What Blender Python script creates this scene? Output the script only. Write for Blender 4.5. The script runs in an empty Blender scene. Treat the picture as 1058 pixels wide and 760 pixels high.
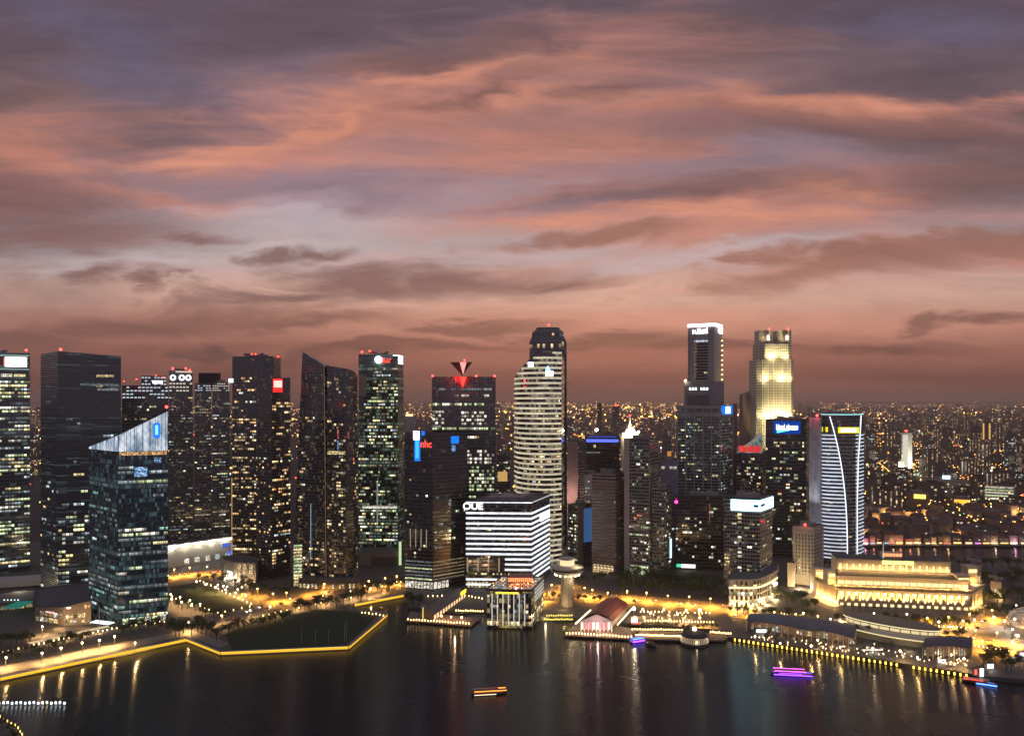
import bpy, bmesh, math, random
from math import sin, cos, pi, radians, hypot, atan2, sqrt, floor
from mathutils import Vector, Matrix
from mathutils.geometry import tessellate_polygon

S = bpy.context.scene
COL = S.collection
RND = random.Random(11)

# ------------------------------------------------------------------ camera
# level camera 200 m up; photo coordinates (1058 x 760) turn into world points through F, CX, CY
F, H, CX, CY = 830.0, 200.0, 529.0, 413.0
cam = bpy.data.cameras.new("camera")
cam.sensor_width = 36.0
cam.lens = 36.0 * F / 1058.0
cam.shift_y = 33.0 / 1058.0
cam.clip_start = 1.0
cam.clip_end = 120000.0
camo = bpy.data.objects.new("camera", cam)
camo.location = (0, 0, H)
camo.rotation_euler = (pi / 2, 0, 0)
COL.objects.link(camo)
S.camera = camo

S.view_settings.view_transform = 'Standard'
S.view_settings.look = 'None'
S.view_settings.exposure = 0.0
S.view_settings.gamma = 1.0
S.view_settings.use_curve_mapping = False
S.render.engine = 'CYCLES'
cy = S.cycles
cy.use_denoising = True
cy.denoiser = 'OPENIMAGEDENOISE'
cy.use_adaptive_sampling = True
cy.adaptive_threshold = 0.015
cy.max_bounces = 4
cy.diffuse_bounces = 2
cy.glossy_bounces = 3
cy.transmission_bounces = 2
cy.volume_bounces = 0
cy.sample_clamp_indirect = 3.0
cy.sample_clamp_direct = 0.0
cy.blur_glossy = 0.3
cy.caustics_reflective = True
cy.use_light_tree = True


# ------------------------------------------------------------------ node helpers
class NT:
    def __init__(s, nt):
        s.nt = nt

    def n(s, t, **k):
        o = s.nt.nodes.new(t)
        for a, b in k.items():
            setattr(o, a, b)
        return o

    def put(s, sock, v):
        if v is None:
            return
        if isinstance(v, bpy.types.NodeSocket):
            s.nt.links.new(v, sock)
        else:
            if hasattr(sock.default_value, '__len__') and not hasattr(v, '__len__'):
                v = (v,) * len(sock.default_value)
            if hasattr(sock.default_value, '__len__') and len(sock.default_value) == 4 and len(v) == 3:
                v = tuple(v) + (1.0,)
            sock.default_value = v

    def m(s, op, a, b=None, c=None, clamp=False):
        o = s.n('ShaderNodeMath', operation=op, use_clamp=clamp)
        for i, v in enumerate((a, b, c)):
            s.put(o.inputs[i], v)
        return o.outputs[0]

    def v(s, op, a, b=None, out=0):
        o = s.n('ShaderNodeVectorMath', operation=op)
        s.put(o.inputs[0], a)
        if b is not None:
            if op == 'SCALE':
                s.put(o.inputs['Scale'], b)
            else:
                s.put(o.inputs[1], b)
        return o.outputs[out]

    def mix(s, f, a, b):
        o = s.n('ShaderNodeMix', data_type='RGBA')
        s.put(o.inputs[0], f)
        s.put(o.inputs[6], a)
        s.put(o.inputs[7], b)
        return o.outputs[2]

    def mr(s, x, a, b, c=0.0, d=1.0, t='SMOOTHSTEP'):
        o = s.n('ShaderNodeMapRange', interpolation_type=t)
        for i, v in enumerate((x, a, b, c, d)):
            s.put(o.inputs[i], v)
        return o.outputs[0]

    def xyz(s, x, y=0.0, z=0.0):
        o = s.n('ShaderNodeCombineXYZ')
        for i, v in enumerate((x, y, z)):
            s.put(o.inputs[i], v)
        return o.outputs[0]

    def sep(s, v):
        o = s.n('ShaderNodeSeparateXYZ')
        s.put(o.inputs[0], v)
        return o.outputs

    def noise(s, vec, scale, detail=4.0, rough=0.55, dist=0.0):
        o = s.n('ShaderNodeTexNoise')
        s.put(o.inputs['Vector'], vec)
        s.put(o.inputs['Scale'], scale)
        s.put(o.inputs['Detail'], detail)
        s.put(o.inputs['Roughness'], rough)
        s.put(o.inputs['Distortion'], dist)
        return o.outputs[0]

    def white(s, vec):
        o = s.n('ShaderNodeTexWhiteNoise', noise_dimensions='3D')
        s.put(o.inputs['Vector'], vec)
        return o.outputs[0]


def lin(r, g, b):
    f = lambda c: (c / 255 / 12.92) if c / 255 <= 0.04045 else ((c / 255 + 0.055) / 1.055) ** 2.4
    return (f(r), f(g), f(b))


# ------------------------------------------------------------------ sky at dusk
SUN_EL, SUN_AZ = radians(0.6), radians(6.0)      # the sun has just gone down behind the skyline
W = bpy.data.worlds.new("World")
S.world = W
W.use_nodes = True
W.node_tree.nodes.clear()
k = NT(W.node_tree)
d = k.n('ShaderNodeTexCoord').outputs['Generated']
dx, dy, dz = k.sep(d)
dyc = k.m('MAXIMUM', dy, 0.08)
u = k.m('DIVIDE', dx, dyc)
v = k.m('DIVIDE', dz, dyc)
uv = k.xyz(u, v, 0.0)
uvs = k.xyz(u, k.m('MULTIPLY', v, 3.4), 0.0)
n_big = k.noise(uvs, 2.6, 7.0, 0.55, 0.5)
n_mid = k.noise(k.v('ADD', uvs, (3.1, 7.7, 0)), 6.5, 7.0, 0.6, 0.7)
n_str = k.noise(k.xyz(k.m('ADD', u, k.m('MULTIPLY', v, 0.9)), k.m('MULTIPLY', v, 7.0), 4.0), 3.2, 6.0, 0.58, 0.4)
wu = k.m('MULTIPLY', k.m('SUBTRACT', n_mid, 0.5), 0.30)
wv = k.m('MULTIPLY', k.m('SUBTRACT', n_big, 0.5), 0.14)
wuv = k.v('ADD', uv, k.xyz(wu, wv, 0.0))


def ramp(x, stops):
    o = k.n('ShaderNodeValToRGB')
    o.color_ramp.interpolation = 'EASE'
    e = o.color_ramp.elements
    while len(e) < len(stops):
        e.new(0.5)
    for q, (p, c) in zip(e, stops):
        q.position = p
        q.color = (*lin(*c), 1)
    k.put(o.inputs[0], x)
    return o.outputs[0]


ypx = lambda y: (413 - y) / 830.0
# clear air: brown murk on the horizon, peach above it, pale band, violet blue higher up
vv = k.m('MULTIPLY', k.m('MAXIMUM', v, 0.0), 2.0, clamp=True)
P = lambda y: max(0.0, min(1.0, 2.0 * ypx(y)))
sky = ramp(vv, [(0.0, (114, 82, 72)), (P(395), (126, 87, 77)), (P(365), (156, 107, 96)), (P(335), (188, 136, 120)),
                (P(300), (196, 160, 146)), (P(255), (180, 166, 168)), (P(200), (158, 142, 154)), (P(110), (134, 112, 122)), (P(20), (98, 86, 102)), (1.0, (96, 86, 104))])
# the glow is strongest above the middle of the skyline
side = k.mr(k.m('ABSOLUTE', k.m('SUBTRACT', u, 0.12)), 0.05, 0.75, 1.0, 0.0)
low = k.mr(v, 0.16, 0.0, 0.0, 1.0)
sky = k.mix(k.m('MULTIPLY', k.m('MULTIPLY', k.m('SUBTRACT', 1.0, side), low), 0.55), sky, lin(96, 66, 60))


def blob(px, py, rx, ry, rot=0.0):
    """soft elongated patch of cloud, centred on a direction"""
    o = k.n('ShaderNodeMapping', vector_type='TEXTURE')
    k.put(o.inputs[0], wuv)
    o.inputs['Location'].default_value = ((px - CX) / F, (CY - py) / F, 0)
    o.inputs['Rotation'].default_value = (0, 0, radians(rot))
    o.inputs['Scale'].default_value = (rx / F, ry / F, 1)
    return k.m('SUBTRACT', 1.0, k.v('LENGTH', o.outputs[0], out=1))


def layer(col, blobs, noise, amt, lo, hi, gain):
    global sky
    f = None
    for b in blobs:
        q = blob(*b)
        f = q if f is None else k.m('SMOOTH_MAX', f, q, 0.25)
    f = k.m('ADD', f, k.m('MULTIPLY', k.m('SUBTRACT', noise, 0.5), amt))
    sky = k.mix(k.m('MULTIPLY', k.mr(f, lo, hi), gain), sky, col)


# mauve veil over the upper half
layer(lin(94, 78, 84), [(500, -30, 900, 90, 0), (980, 120, 430, 110, 4), (10, 130, 230, 180, 10), (760, 40, 320, 60, 0)], n_big, 1.4, -0.45, 0.85, 0.85)
# thin cloud lit salmon from below
layer(lin(166, 122, 114), [(440, 130, 420, 90, 8), (740, 200, 360, 70, 4), (950, 265, 260, 50, 5), (20, 160, 150, 90, 0)], n_mid, 1.4, -0.35, 1.0, 0.65)
layer(lin(180, 123, 107), [(440, 108, 330, 58, 11), (680, 215, 380, 40, 6), (760, 112, 420, 26, 0), (930, 265, 260, 34, 5),
                          (20, 150, 70, 50, 0), (540, 150, 260, 50, 4), (330, 130, 200, 50, 14), (760, 240, 330, 34, 4), (160, 210, 120, 22, -8)], n_str, 2.5, -0.35, 1.1, 0.8)
layer(lin(202, 140, 116), [(450, 82, 150, 20, 10), (330, 130, 130, 16, 16), (560, 95, 170, 26, -4), (860, 100, 240, 12, 2),
                           (700, 225, 230, 14, 2), (840, 190, 150, 9, -5), (250, 150, 90, 13, 12)], n_str, 2.4, -0.25, 1.2, 0.75)
# grey violet openings
layer(lin(134, 115, 126), [(790, 168, 230, 28, 7), (340, 190, 200, 26, 0), (620, 208, 120, 12, 6)], n_mid, 1.1, -0.2, 0.8, 0.8)
layer(lin(176, 164, 168), [(300, 232, 190, 24, 0), (480, 250, 150, 12, 3), (800, 262, 130, 9, 4), (90, 282, 150, 10, 2), (560, 262, 120, 8, 2), (700, 275, 160, 10, 3)], n_mid, 1.5, -0.1, 0.9, 0.5)
layer(lin(98, 92, 112), [(120, 55, 160, 34, -28), (950, 25, 160, 24, 0)], n_mid, 1.2, -0.4, 1.0, 0.7)
# heavier dark bands
layer(lin(100, 78, 80), [(955, 132, 290, 26, -2), (1040, 180, 140, 40, 0), (720, 198, 220, 15, 4), (500, 92, 110, 14, 14), (620, 95, 80, 12, 4), (440, 60, 160, 18, 8)], n_str, 1.9, -0.4, 1.1, 0.75)
layer(lin(124, 92, 90), [(70, 248, 180, 28, -1), (10, 205, 120, 44, -12), (190, 252, 60, 9, 4)], n_mid, 2.0, -0.35, 0.85, 0.85)
layer(lin(124, 94, 90), [(440, 292, 180, 24, 2), (300, 305, 100, 10, 0), (570, 290, 90, 9, 0), (310, 272, 60, 10, 7), (160, 297, 34, 10, 0), (90, 288, 60, 8, 2)], n_mid, 2.0, -0.3, 0.85, 0.88)
layer(lin(140, 100, 88), [(870, 282, 210, 24, 7), (785, 280, 50, 9, 5), (900, 272, 70, 8, 3), (1020, 250, 140, 24, 8), (620, 245, 130, 11, 3)], n_mid, 1.7, -0.1, 0.7, 0.75)
layer(lin(112, 82, 76), [(120, 330, 280, 18, 2), (300, 335, 170, 14, 0), (640, 352, 100, 12, 0), (480, 340, 150, 10, 2), (900, 358, 130, 10, 1), (1010, 338, 100, 9, 3),
                         (740, 358, 130, 8, 0), (400, 362, 200, 8, 0)], n_mid, 1.9, -0.1, 0.8, 0.72)
layer(lin(104, 80, 78), [(213, 354, 36, 9, 0), (190, 362, 28, 5, 0)], n_big, 0.7, -0.4, 0.9, 0.75)
n_fin = k.noise(k.xyz(k.m('ADD', k.m('ADD', u, k.m('MULTIPLY', v, 1.3)), k.m('MULTIPLY', n_mid, 0.35)), k.m('ADD', k.m('MULTIPLY', v, 11.0), k.m('MULTIPLY', n_big, 1.2)), 9.0), 4.5, 8.0, 0.64, 0.8)
# faint streaks everywhere
tex = k.m('ADD', k.m('MULTIPLY', k.m('SUBTRACT', n_str, 0.5), 0.55), k.m('ADD', k.m('MULTIPLY', k.m('SUBTRACT', n_mid, 0.5), 0.35), k.m('MULTIPLY', k.m('SUBTRACT', n_fin, 0.5), 0.42)))
sky = k.v('SCALE', sky, k.m('ADD', 1.0, tex))
gm = k.n('ShaderNodeGamma')
k.put(gm.inputs[0], sky)
gm.inputs[1].default_value = 1.09
sky = k.v('SCALE', gm.outputs[0], 1.25)
# the sky away from the sunset is dim blue violet, and a twilight Nishita sky lights the rest
nis = k.n('ShaderNodeTexSky', sky_type='NISHITA')
nis.sun_disc = False
nis.sun_elevation = SUN_EL
nis.sun_rotation = SUN_AZ
nis.altitude = 100
nis.dust_density = 3.0
east = k.mix(k.mr(dz, 0.0, 0.9), lin(124, 116, 130), lin(134, 130, 152))
away = k.mr(dy, 0.12, 0.5)
high = k.mr(dz, 0.72, 0.42)
sky = k.mix(k.m('MULTIPLY', away, high), east, sky)
sky = k.v('ADD', sky, k.v('SCALE', nis.outputs[0], 0.006))
bg = k.n('ShaderNodeBackground')
k.put(bg.inputs[0], sky)
bg.inputs[1].default_value = 1.0
k.nt.links.new(bg.outputs[0], k.n('ShaderNodeOutputWorld').inputs[0])

sun = bpy.data.lights.new("sun", 'SUN')
sun.energy = 0.04
sun.angle = radians(12)
sun.color = (1.0, 0.55, 0.35)
suno = bpy.data.objects.new("sun", sun)
suno.rotation_euler = (pi / 2 - SUN_EL, 0, pi - SUN_AZ)
COL.objects.link(suno)


# ------------------------------------------------------------------ materials
MATS = {}


def new_mat(name):
    m = bpy.data.materials.new(name)
    m.use_nodes = True
    m.node_tree.nodes.clear()
    q = NT(m.node_tree)
    out = q.n('ShaderNodeOutputMaterial')
    return m, q, out


def pbr(name, col, rough=0.6, metal=0.0, var=0.25, scale=0.15, spec=0.5, stretch=None):
    """plain procedural surface with soft blotches of wear"""
    if name in MATS:
        return MATS[name]
    m, q, out = new_mat(name)
    b = q.n('ShaderNodeBsdfPrincipled')
    tc = q.n('ShaderNodeTexCoord').outputs['Object']
    if stretch:
        tc = q.v('MULTIPLY', tc, stretch)
    n1 = q.noise(tc, scale, 5.0, 0.6)
    n2 = q.noise(tc, scale * 9, 3.0, 0.6)
    f = q.m('ADD', 1.0, q.m('MULTIPLY', q.m('SUBTRACT', q.m('ADD', n1, q.m('MULTIPLY', n2, 0.5)), 0.75), var * 2.2))
    q.put(b.inputs['Base Color'], q.v('SCALE', q.xyz(*col), f))
    b.inputs['Roughness'].default_value = rough
    b.inputs['Metallic'].default_value = metal
    b.inputs['Specular IOR Level'].default_value = spec
    q.nt.links.new(b.outputs[0], out.inputs[0])
    MATS[name] = m
    return m


def emit(name, col, strength, sample=True):
    if name in MATS:
        return MATS[name]
    m, q, out = new_mat(name)
    e = q.n('ShaderNodeEmission')
    e.inputs[0].default_value = (*col, 1)
    e.inputs[1].default_value = strength
    q.nt.links.new(e.outputs[0], out.inputs[0])
    if not sample:
        m.cycles.emission_sampling = 'NONE'
    MATS[name] = m
    return m


def facade(name, glass, frame, fh=4.0, bay=3.0, sp=0.3, mu=0.12, rough=0.08, ior=2.1, dimp=0.1, dimcol=(1, .8, .5), dims=0.08, dimfloor=0.0, frough=0.5):
    """curtain wall: panes, spandrels and mullions from the wall's own metres; a few panes glow faintly from inside"""
    if name in MATS:
        return MATS[name]
    m, q, out = new_mat(name)
    b = q.n('ShaderNodeBsdfPrincipled')
    x, y, _ = q.sep(q.n('ShaderNodeUVMap').outputs[0])
    U, V = q.m('DIVIDE', x, bay), q.m('DIVIDE', y, fh)
    fu, fv = q.m('FRACT', U), q.m('FRACT', V)
    iu, iv = q.m('FLOOR', U), q.m('FLOOR', V)
    mask = q.m('MAXIMUM', q.m('LESS_THAN', fv, sp), q.m('LESS_THAN', fu, mu))
    r1 = q.white(q.xyz(iu, iv, 1.7))
    r2 = q.white(q.xyz(iu, iv, 5.1))
    r3 = q.white(q.xyz(q.m('FLOOR', q.m('DIVIDE', iu, 4.0)), iv, 9.3))
    big = q.noise(q.xyz(x, y, 0), 0.02, 4.0)
    shade = q.m('ADD', 0.45, q.m('ADD', q.m('MULTIPLY', r1, 0.5), q.m('MULTIPLY', big, 0.8)))
    gcol = q.v('SCALE', q.xyz(*glass), shade)
    fcol = q.v('SCALE', q.xyz(*frame), q.m('ADD', 0.65, q.m('MULTIPLY', big, 0.7)))
    q.put(b.inputs['Base Color'], q.mix(mask, gcol, fcol))
    q.put(b.inputs['Roughness'], q.m('ADD', q.m('MULTIPLY', mask, frough - rough), q.m('ADD', rough, q.m('MULTIPLY', r2, 0.05))))
    b.inputs['IOR'].default_value = ior
    # slightly different tilt of every pane
    geo = q.n('ShaderNodeNewGeometry').outputs['Normal']
    tilt = q.v('SCALE', q.v('SUBTRACT', q.xyz(r1, r2, r3), (0.5, 0.5, 0.5)), 0.02)
    q.put(b.inputs['Normal'], q.v('NORMALIZE', q.v('ADD', geo, tilt)))
    # dim interiors
    on = q.m('LESS_THAN', r2, q.m('MULTIPLY', q.m('ADD', q.m('MULTIPLY', q.m('LESS_THAN', r3, 0.25), 2.0), 0.5), dimp))
    if dimfloor:
        on = q.m('MAXIMUM', on, q.m('LESS_THAN', q.white(q.xyz(3.0, iv, 2.0)), dimfloor))
    lvl = q.m('MULTIPLY', q.m('MULTIPLY', on, q.m('SUBTRACT', 1.0, mask)), q.m('MULTIPLY', q.m('ADD', 0.2, q.m('POWER', r1, 2.0)), dims))
    q.put(b.inputs['Emission Color'], q.mix(q.m('MULTIPLY', r3, 0.6), q.xyz(*dimcol), q.xyz(0.75, 0.9, 1.0)))
    q.put(b.inputs['Emission Strength'], lvl)
    q.nt.links.new(b.outputs[0], out.inputs[0])
    m.cycles.emission_sampling = 'NONE'
    MATS[name] = m
    return m


def window_mat(name, col, strength, mull=0.14, sample=False):
    """lit pane: ceiling lights bright at the top of the room, each bay its own level, mullions between"""
    if name in MATS:
        return MATS[name]
    m, q, out = new_mat(name)
    b = q.n('ShaderNodeBsdfPrincipled')
    x, y, _ = q.sep(q.n('ShaderNodeUVMap').outputs[0])
    fu, fv = q.m('FRACT', x), q.m('FRACT', y)
    ran = q.m('MULTIPLY', q.n('ShaderNodeObjectInfo').outputs['Random'], 97.0)
    cell = q.xyz(q.m('FLOOR', x), ran, q.m('FLOOR', y))
    r1, r2 = q.white(cell), q.white(q.v('ADD', cell, (7.3, 1.1, 3.7)))
    ro = q.white(q.xyz(ran, 4.0, q.m('FLOOR', y)))
    frame = q.m('MULTIPLY', q.m('GREATER_THAN', fu, mull), q.m('LESS_THAN', fu, 1.0 - mull * 0.4))
    frame = q.m('ADD', 0.12, q.m('MULTIPLY', frame, 0.88))
    ceil = q.mr(fv, 0.15, 0.95, 0.55, 1.25)
    stuff = q.noise(q.xyz(q.m('MULTIPLY', x, 5.0), q.m('ADD', q.m('MULTIPLY', y, 2.0), ran), ran), 1.3, 2.0)
    lvl = q.m('MULTIPLY', q.m('ADD', 0.16, q.m('MULTIPLY', q.m('POWER', r1, 1.6), 1.1)), q.m('ADD', 0.35, q.m('MULTIPLY', ro, 0.85)))
    lvl = q.m('MULTIPLY', q.m('MULTIPLY', lvl, frame), q.m('MULTIPLY', ceil, q.m('ADD', 0.5, stuff)))
    q.put(b.inputs['Emission Color'], q.mix(q.m('MULTIPLY', r2, 0.45), q.xyz(*col), q.xyz(1.0, 0.86, 0.62)))
    q.put(b.inputs['Emission Strength'], q.m('MULTIPLY', lvl, strength))
    b.inputs['Base Color'].default_value = (0.02, 0.02, 0.02, 1)
    b.inputs['Roughness'].default_value = 0.15
    q.nt.links.new(b.outputs[0], out.inputs[0])
    if not sample:
        m.cycles.emission_sampling = 'NONE'
    MATS[name] = m
    return m


WIN = {
    'warm': window_mat('lit_warm', (1.0, .66, .28), 1.95),
    'amber': window_mat('lit_amber', (1.0, .48, .14), 1.95),
    'cool': window_mat('lit_cool', (.66, .88, 1.0), 1.43),
    'green': window_mat('lit_green', (.78, 1.0, .52), 1.62),
    'white': window_mat('lit_white', (1.0, .93, .78), 1.95),
    'yellow': window_mat('lit_yellow', (1.0, .8, .34), 2.21),
    'teal': window_mat('lit_teal', (.3, .9, .8), 0.78),
    'blue': window_mat('lit_blue', (.08, .42, 1.0), 1.69),
    'red': window_mat('lit_red', (1.0, .05, .04), 1.30),
    'dim': window_mat('lit_dim', (1.0, .75, .4), 0.59),
    'dimcool': window_mat('lit_dimcool', (.6, .8, .9), 0.45),
}
RED_LAMP = emit('aviation_red', (1.0, .03, .025), 14.0)
WHITE_LAMP = emit('white_lamp', (1.0, .86, .62), 45.0)
WARM_LAMP = emit('warm_lamp', (1.0, .62, .25), 40.0)
STEEL = pbr('painted_steel', (.12, .12, .12), .45, .6)
ROOFM = pbr('roof_gravel', (.10, .10, .10), .9)
CONC = pbr('concrete', (.28, .26, .23), .85)
DARK = pbr('dark_metal', (.03, .03, .035), .4, .3)
STONE = pbr('pale_stone', (.42, .37, .29), .8)


# ------------------------------------------------------------------ objects
def gX(px, Y):
    return (px - CX) * Y / F


def gZ(py, Y):
    return H - (py - CY) * Y / F


def gp(px, py, z=3.0):
    """photo point to the spot of ground at height z"""
    Y = F * (H - z) / (py - CY)
    return (gX(px, Y), Y)


def tag(o, label=None, cat=None, group=None, kind=None):
    if label:
        o['label'] = label
    if cat:
        o['category'] = cat
    if group:
        o['group'] = group
    if kind:
        o['kind'] = kind
    return o


def thing(name, label, cat, loc=(0, 0, 0), rz=0.0, group=None):
    o = bpy.data.objects.new(name, None)
    o.location = loc
    o.rotation_euler = (0, 0, rz)
    o.empty_display_size = 1.0
    COL.objects.link(o)
    return tag(o, label, cat, group)


class MB:
    """collects faces in world metres; uv in metres along walls and up"""

    def __init__(s):
        s.v, s.f, s.uv, s.mi = [], [], [], []

    def face(s, pts, uv=None, mi=0):
        i = len(s.v)
        s.v += [tuple(p) for p in pts]
        s.f.append(tuple(range(i, i + len(pts))))
        s.uv.append(uv or [(p[0] + p[1], p[2]) for p in pts])
        s.mi.append(mi)

    def wall(s, a, b, z0a, z0b, z1a, z1b, u0=0.0, mi=0):
        L = hypot(b[0] - a[0], b[1] - a[1])
        s.face([(a[0], a[1], z0a), (b[0], b[1], z0b), (b[0], b[1], z1b), (a[0], a[1], z1a)],
               [(u0, z0a), (u0 + L, z0b), (u0 + L, z1b), (u0, z1a)], mi)
        return u0 + L

    def prism(s, poly, z0, z1, top=True, bottom=True, mi=0, walls=True):
        """poly counter-clockwise seen from above; z1 a number or a height per corner"""
        n = len(poly)
        zt = [z1] * n if not hasattr(z1, '__len__') else list(z1)
        zb = [z0] * n if not hasattr(z0, '__len__') else list(z0)
        uu = 0.0
        if walls:
            for i in range(n):
                j = (i + 1) % n
                uu = s.wall(poly[i], poly[j], zb[i], zb[j], zt[i], zt[j], uu, mi)
        if top:
            s.cap([(p[0], p[1], z) for p, z in zip(poly, zt)], mi)
        if bottom:
            s.cap([(p[0], p[1], z) for p, z in zip(poly, zb)][::-1], mi)

    def cap(s, pts, mi=0):
        if len(pts) <= 4:
            s.face(pts, [(p[0], p[1]) for p in pts], mi)
            return
        for t in tessellate_polygon([[Vector((p[0], p[1], 0)) for p in pts]]):
            a, b, c = (pts[i] for i in t)
            if (b[0] - a[0]) * (c[1] - a[1]) - (b[1] - a[1]) * (c[0] - a[0]) < 0:
                b, c = c, b
            s.face([a, b, c], [(p[0], p[1]) for p in (a, b, c)], mi)

    def loft(s, bot, top, cap=True, mi=0):
        n = len(bot)
        uu = 0.0
        for i in range(n):
            j = (i + 1) % n
            L = hypot(bot[j][0] - bot[i][0], bot[j][1] - bot[i][1])
            s.face([bot[i], bot[j], top[j], top[i]], [(uu, bot[i][2]), (uu + L, bot[j][2]), (uu + L, top[j][2]), (uu, top[i][2])], mi)
            uu += L
        if cap:
            s.cap(top, mi)

    def box(s, x0, x1, y0, y1, z0, z1, mi=0):
        s.prism([(x0, y0), (x1, y0), (x1, y1), (x0, y1)], z0, z1, mi=mi)

    def fbox(s, a, b, s0, s1, z0, z1, d0, d1, mi=0):
        """box on the wall a->b: s0..s1 metres along it, d0..d1 metres out from it"""
        L = hypot(b[0] - a[0], b[1] - a[1])
        dx, dy = (b[0] - a[0]) / L, (b[1] - a[1]) / L
        nx, ny = dy, -dx
        q = lambda t, dd: (a[0] + dx * t + nx * dd, a[1] + dy * t + ny * dd)
        s.prism([q(s0, d1), q(s1, d1), q(s1, d0), q(s0, d0)], z0, z1, mi=mi)

    def cyl(s, x, y, z0, z1, r0, r1=None, n=10, cap=True, mi=0):
        r1 = r0 if r1 is None else r1
        b = [(x + r0 * cos(2 * pi * i / n), y + r0 * sin(2 * pi * i / n), z0) for i in range(n)]
        t = [(x + r1 * cos(2 * pi * i / n), y + r1 * sin(2 * pi * i / n), z1) for i in range(n)]
        s.loft(b, t, cap, mi)
        if cap:
            s.cap(b[::-1], mi)

    def ball(s, x, y, z, r, nu=8, nv=5, rz=None, mi=0):
        rz = rz or r
        P = lambda i, j: (x + r * sin(pi * j / nv) * cos(2 * pi * i / nu), y + r * sin(pi * j / nv) * sin(2 * pi * i / nu), z - rz * cos(pi * j / nv))
        for j in range(nv):
            for i in range(nu):
                if j == 0:
                    s.face([P(i, 0), P(i + 1, 1), P(i, 1)], mi=mi)
                elif j == nv - 1:
                    s.face([P(i, j), P(i + 1, j), P(i, nv)], mi=mi)
                else:
                    s.face([P(i, j), P(i + 1, j), P(i + 1, j + 1), P(i, j + 1)], mi=mi)

    def bar(s, p, q, r=0.1, n=6, mi=0):
        p, q = Vector(p), Vector(q)
        d = (q - p).normalized()
        a = d.orthogonal().normalized()
        b = d.cross(a)
        A = [p + (a * cos(2 * pi * i / n) + b * sin(2 * pi * i / n)) * r for i in range(n)]
        B = [w + (q - p) for w in A]
        for i in range(n):
            j = (i + 1) % n
            s.face([A[i], A[j], B[j], B[i]], mi=mi)
        s.face(A[::-1], mi=mi)
        s.face(B, mi=mi)

    def mesh(s, name, mats, base=(0, 0, 0)):
        me = bpy.data.meshes.new(name)
        me.from_pydata([(p[0] - base[0], p[1] - base[1], p[2] - base[2]) for p in s.v], [], s.f)
        ul = me.uv_layers.new(name="UVMap")
        flat = [c for f in s.uv for t in f for c in t]
        ul.data.foreach_set('uv', flat)
        for m in (mats if isinstance(mats, (list, tuple)) else [mats]):
            me.materials.append(m)
        me.polygons.foreach_set('material_index', s.mi)
        me.update()
        return me

    def build(s, name, mats, parent=None, smooth=False):
        base = Vector((0, 0, 0))
        q = parent
        while q is not None:
            base += q.location
            q = q.parent
        me = s.mesh(name, mats, base)
        if smooth:
            me.polygons.foreach_set('use_smooth', [True] * len(me.polygons))
        o = bpy.data.objects.new(name, me)
        COL.objects.link(o)
        o.parent = parent
        return o

    def solo(s, name, mats, label, cat, group=None, kind=None):
        """a thing that is one mesh, its origin at its base"""
        xs, ys, zs = zip(*s.v)
        base = ((min(xs) + max(xs)) / 2, (min(ys) + max(ys)) / 2, min(zs))
        o = bpy.data.objects.new(name, s.mesh(name, mats, base))
        o.location = base
        COL.objects.link(o)
        return tag(o, label, cat, group, kind)


def child(name, mesh, parent, loc=(0, 0, 0), rz=0.0, scale=(1, 1, 1)):
    o = bpy.data.objects.new(name, mesh)
    o.location = loc
    o.rotation_euler = (0, 0, rz)
    o.scale = scale
    COL.objects.link(o)
    o.parent = parent
    return o


def lamp(parent, loc, watts, col=(1, .6, .25), r=0.6, spot=None, aim=None, name="lamp"):
    """a point or spot light, some added as fill with no fixture; loc in world metres"""
    li = bpy.data.lights.new(name, 'SPOT' if spot else 'POINT')
    li.energy = watts
    li.color = col
    li.shadow_soft_size = r
    o = bpy.data.objects.new(name, li)
    if spot:
        li.spot_size = radians(spot)
        li.spot_blend = 0.7
    o.location = Vector(loc) - (parent.location if parent else Vector((0, 0, 0)))
    if aim:
        o.rotation_euler = (Vector(aim) - Vector(loc)).to_track_quat('-Z', 'Y').to_euler()
    COL.objects.link(o)
    o.parent = parent
    return o


_WM = {}


def win_mesh(n, pal):
    if (n, pal) not in _WM:
        m = MB()
        X0, X1 = 0.0, 1.0
        f = [(0, -.15, 0), (1, -.15, 0), (1, -.15, 1), (0, -.15, 1)]
        m.face(f, [(0, 0), (n, 0), (n, .999), (0, .999)])
        for a, b, c, e in (((0, 0, 0), (1, 0, 0), (1, -.15, 0), (0, -.15, 0)), ((0, -.15, 1), (1, -.15, 1), (1, 0, 1), (0, 0, 1)),
                           ((0, 0, 0), (0, -.15, 0), (0, -.15, 1), (0, 0, 1)), ((1, -.15, 0), (1, 0, 0), (1, 0, 1), (1, -.15, 1))):
            m.face([a, b, c, e], [(0.01, .02)] * 4)
        _WM[(n, pal)] = m.mesh("lit_window", WIN[pal])
    return _WM[(n, pal)]


def pick(r, pal):
    t = r.random() * sum(w for _, w in pal)
    for nme, w in pal:
        t -= w
        if t <= 0:
            return nme
    return pal[-1][0]


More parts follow.
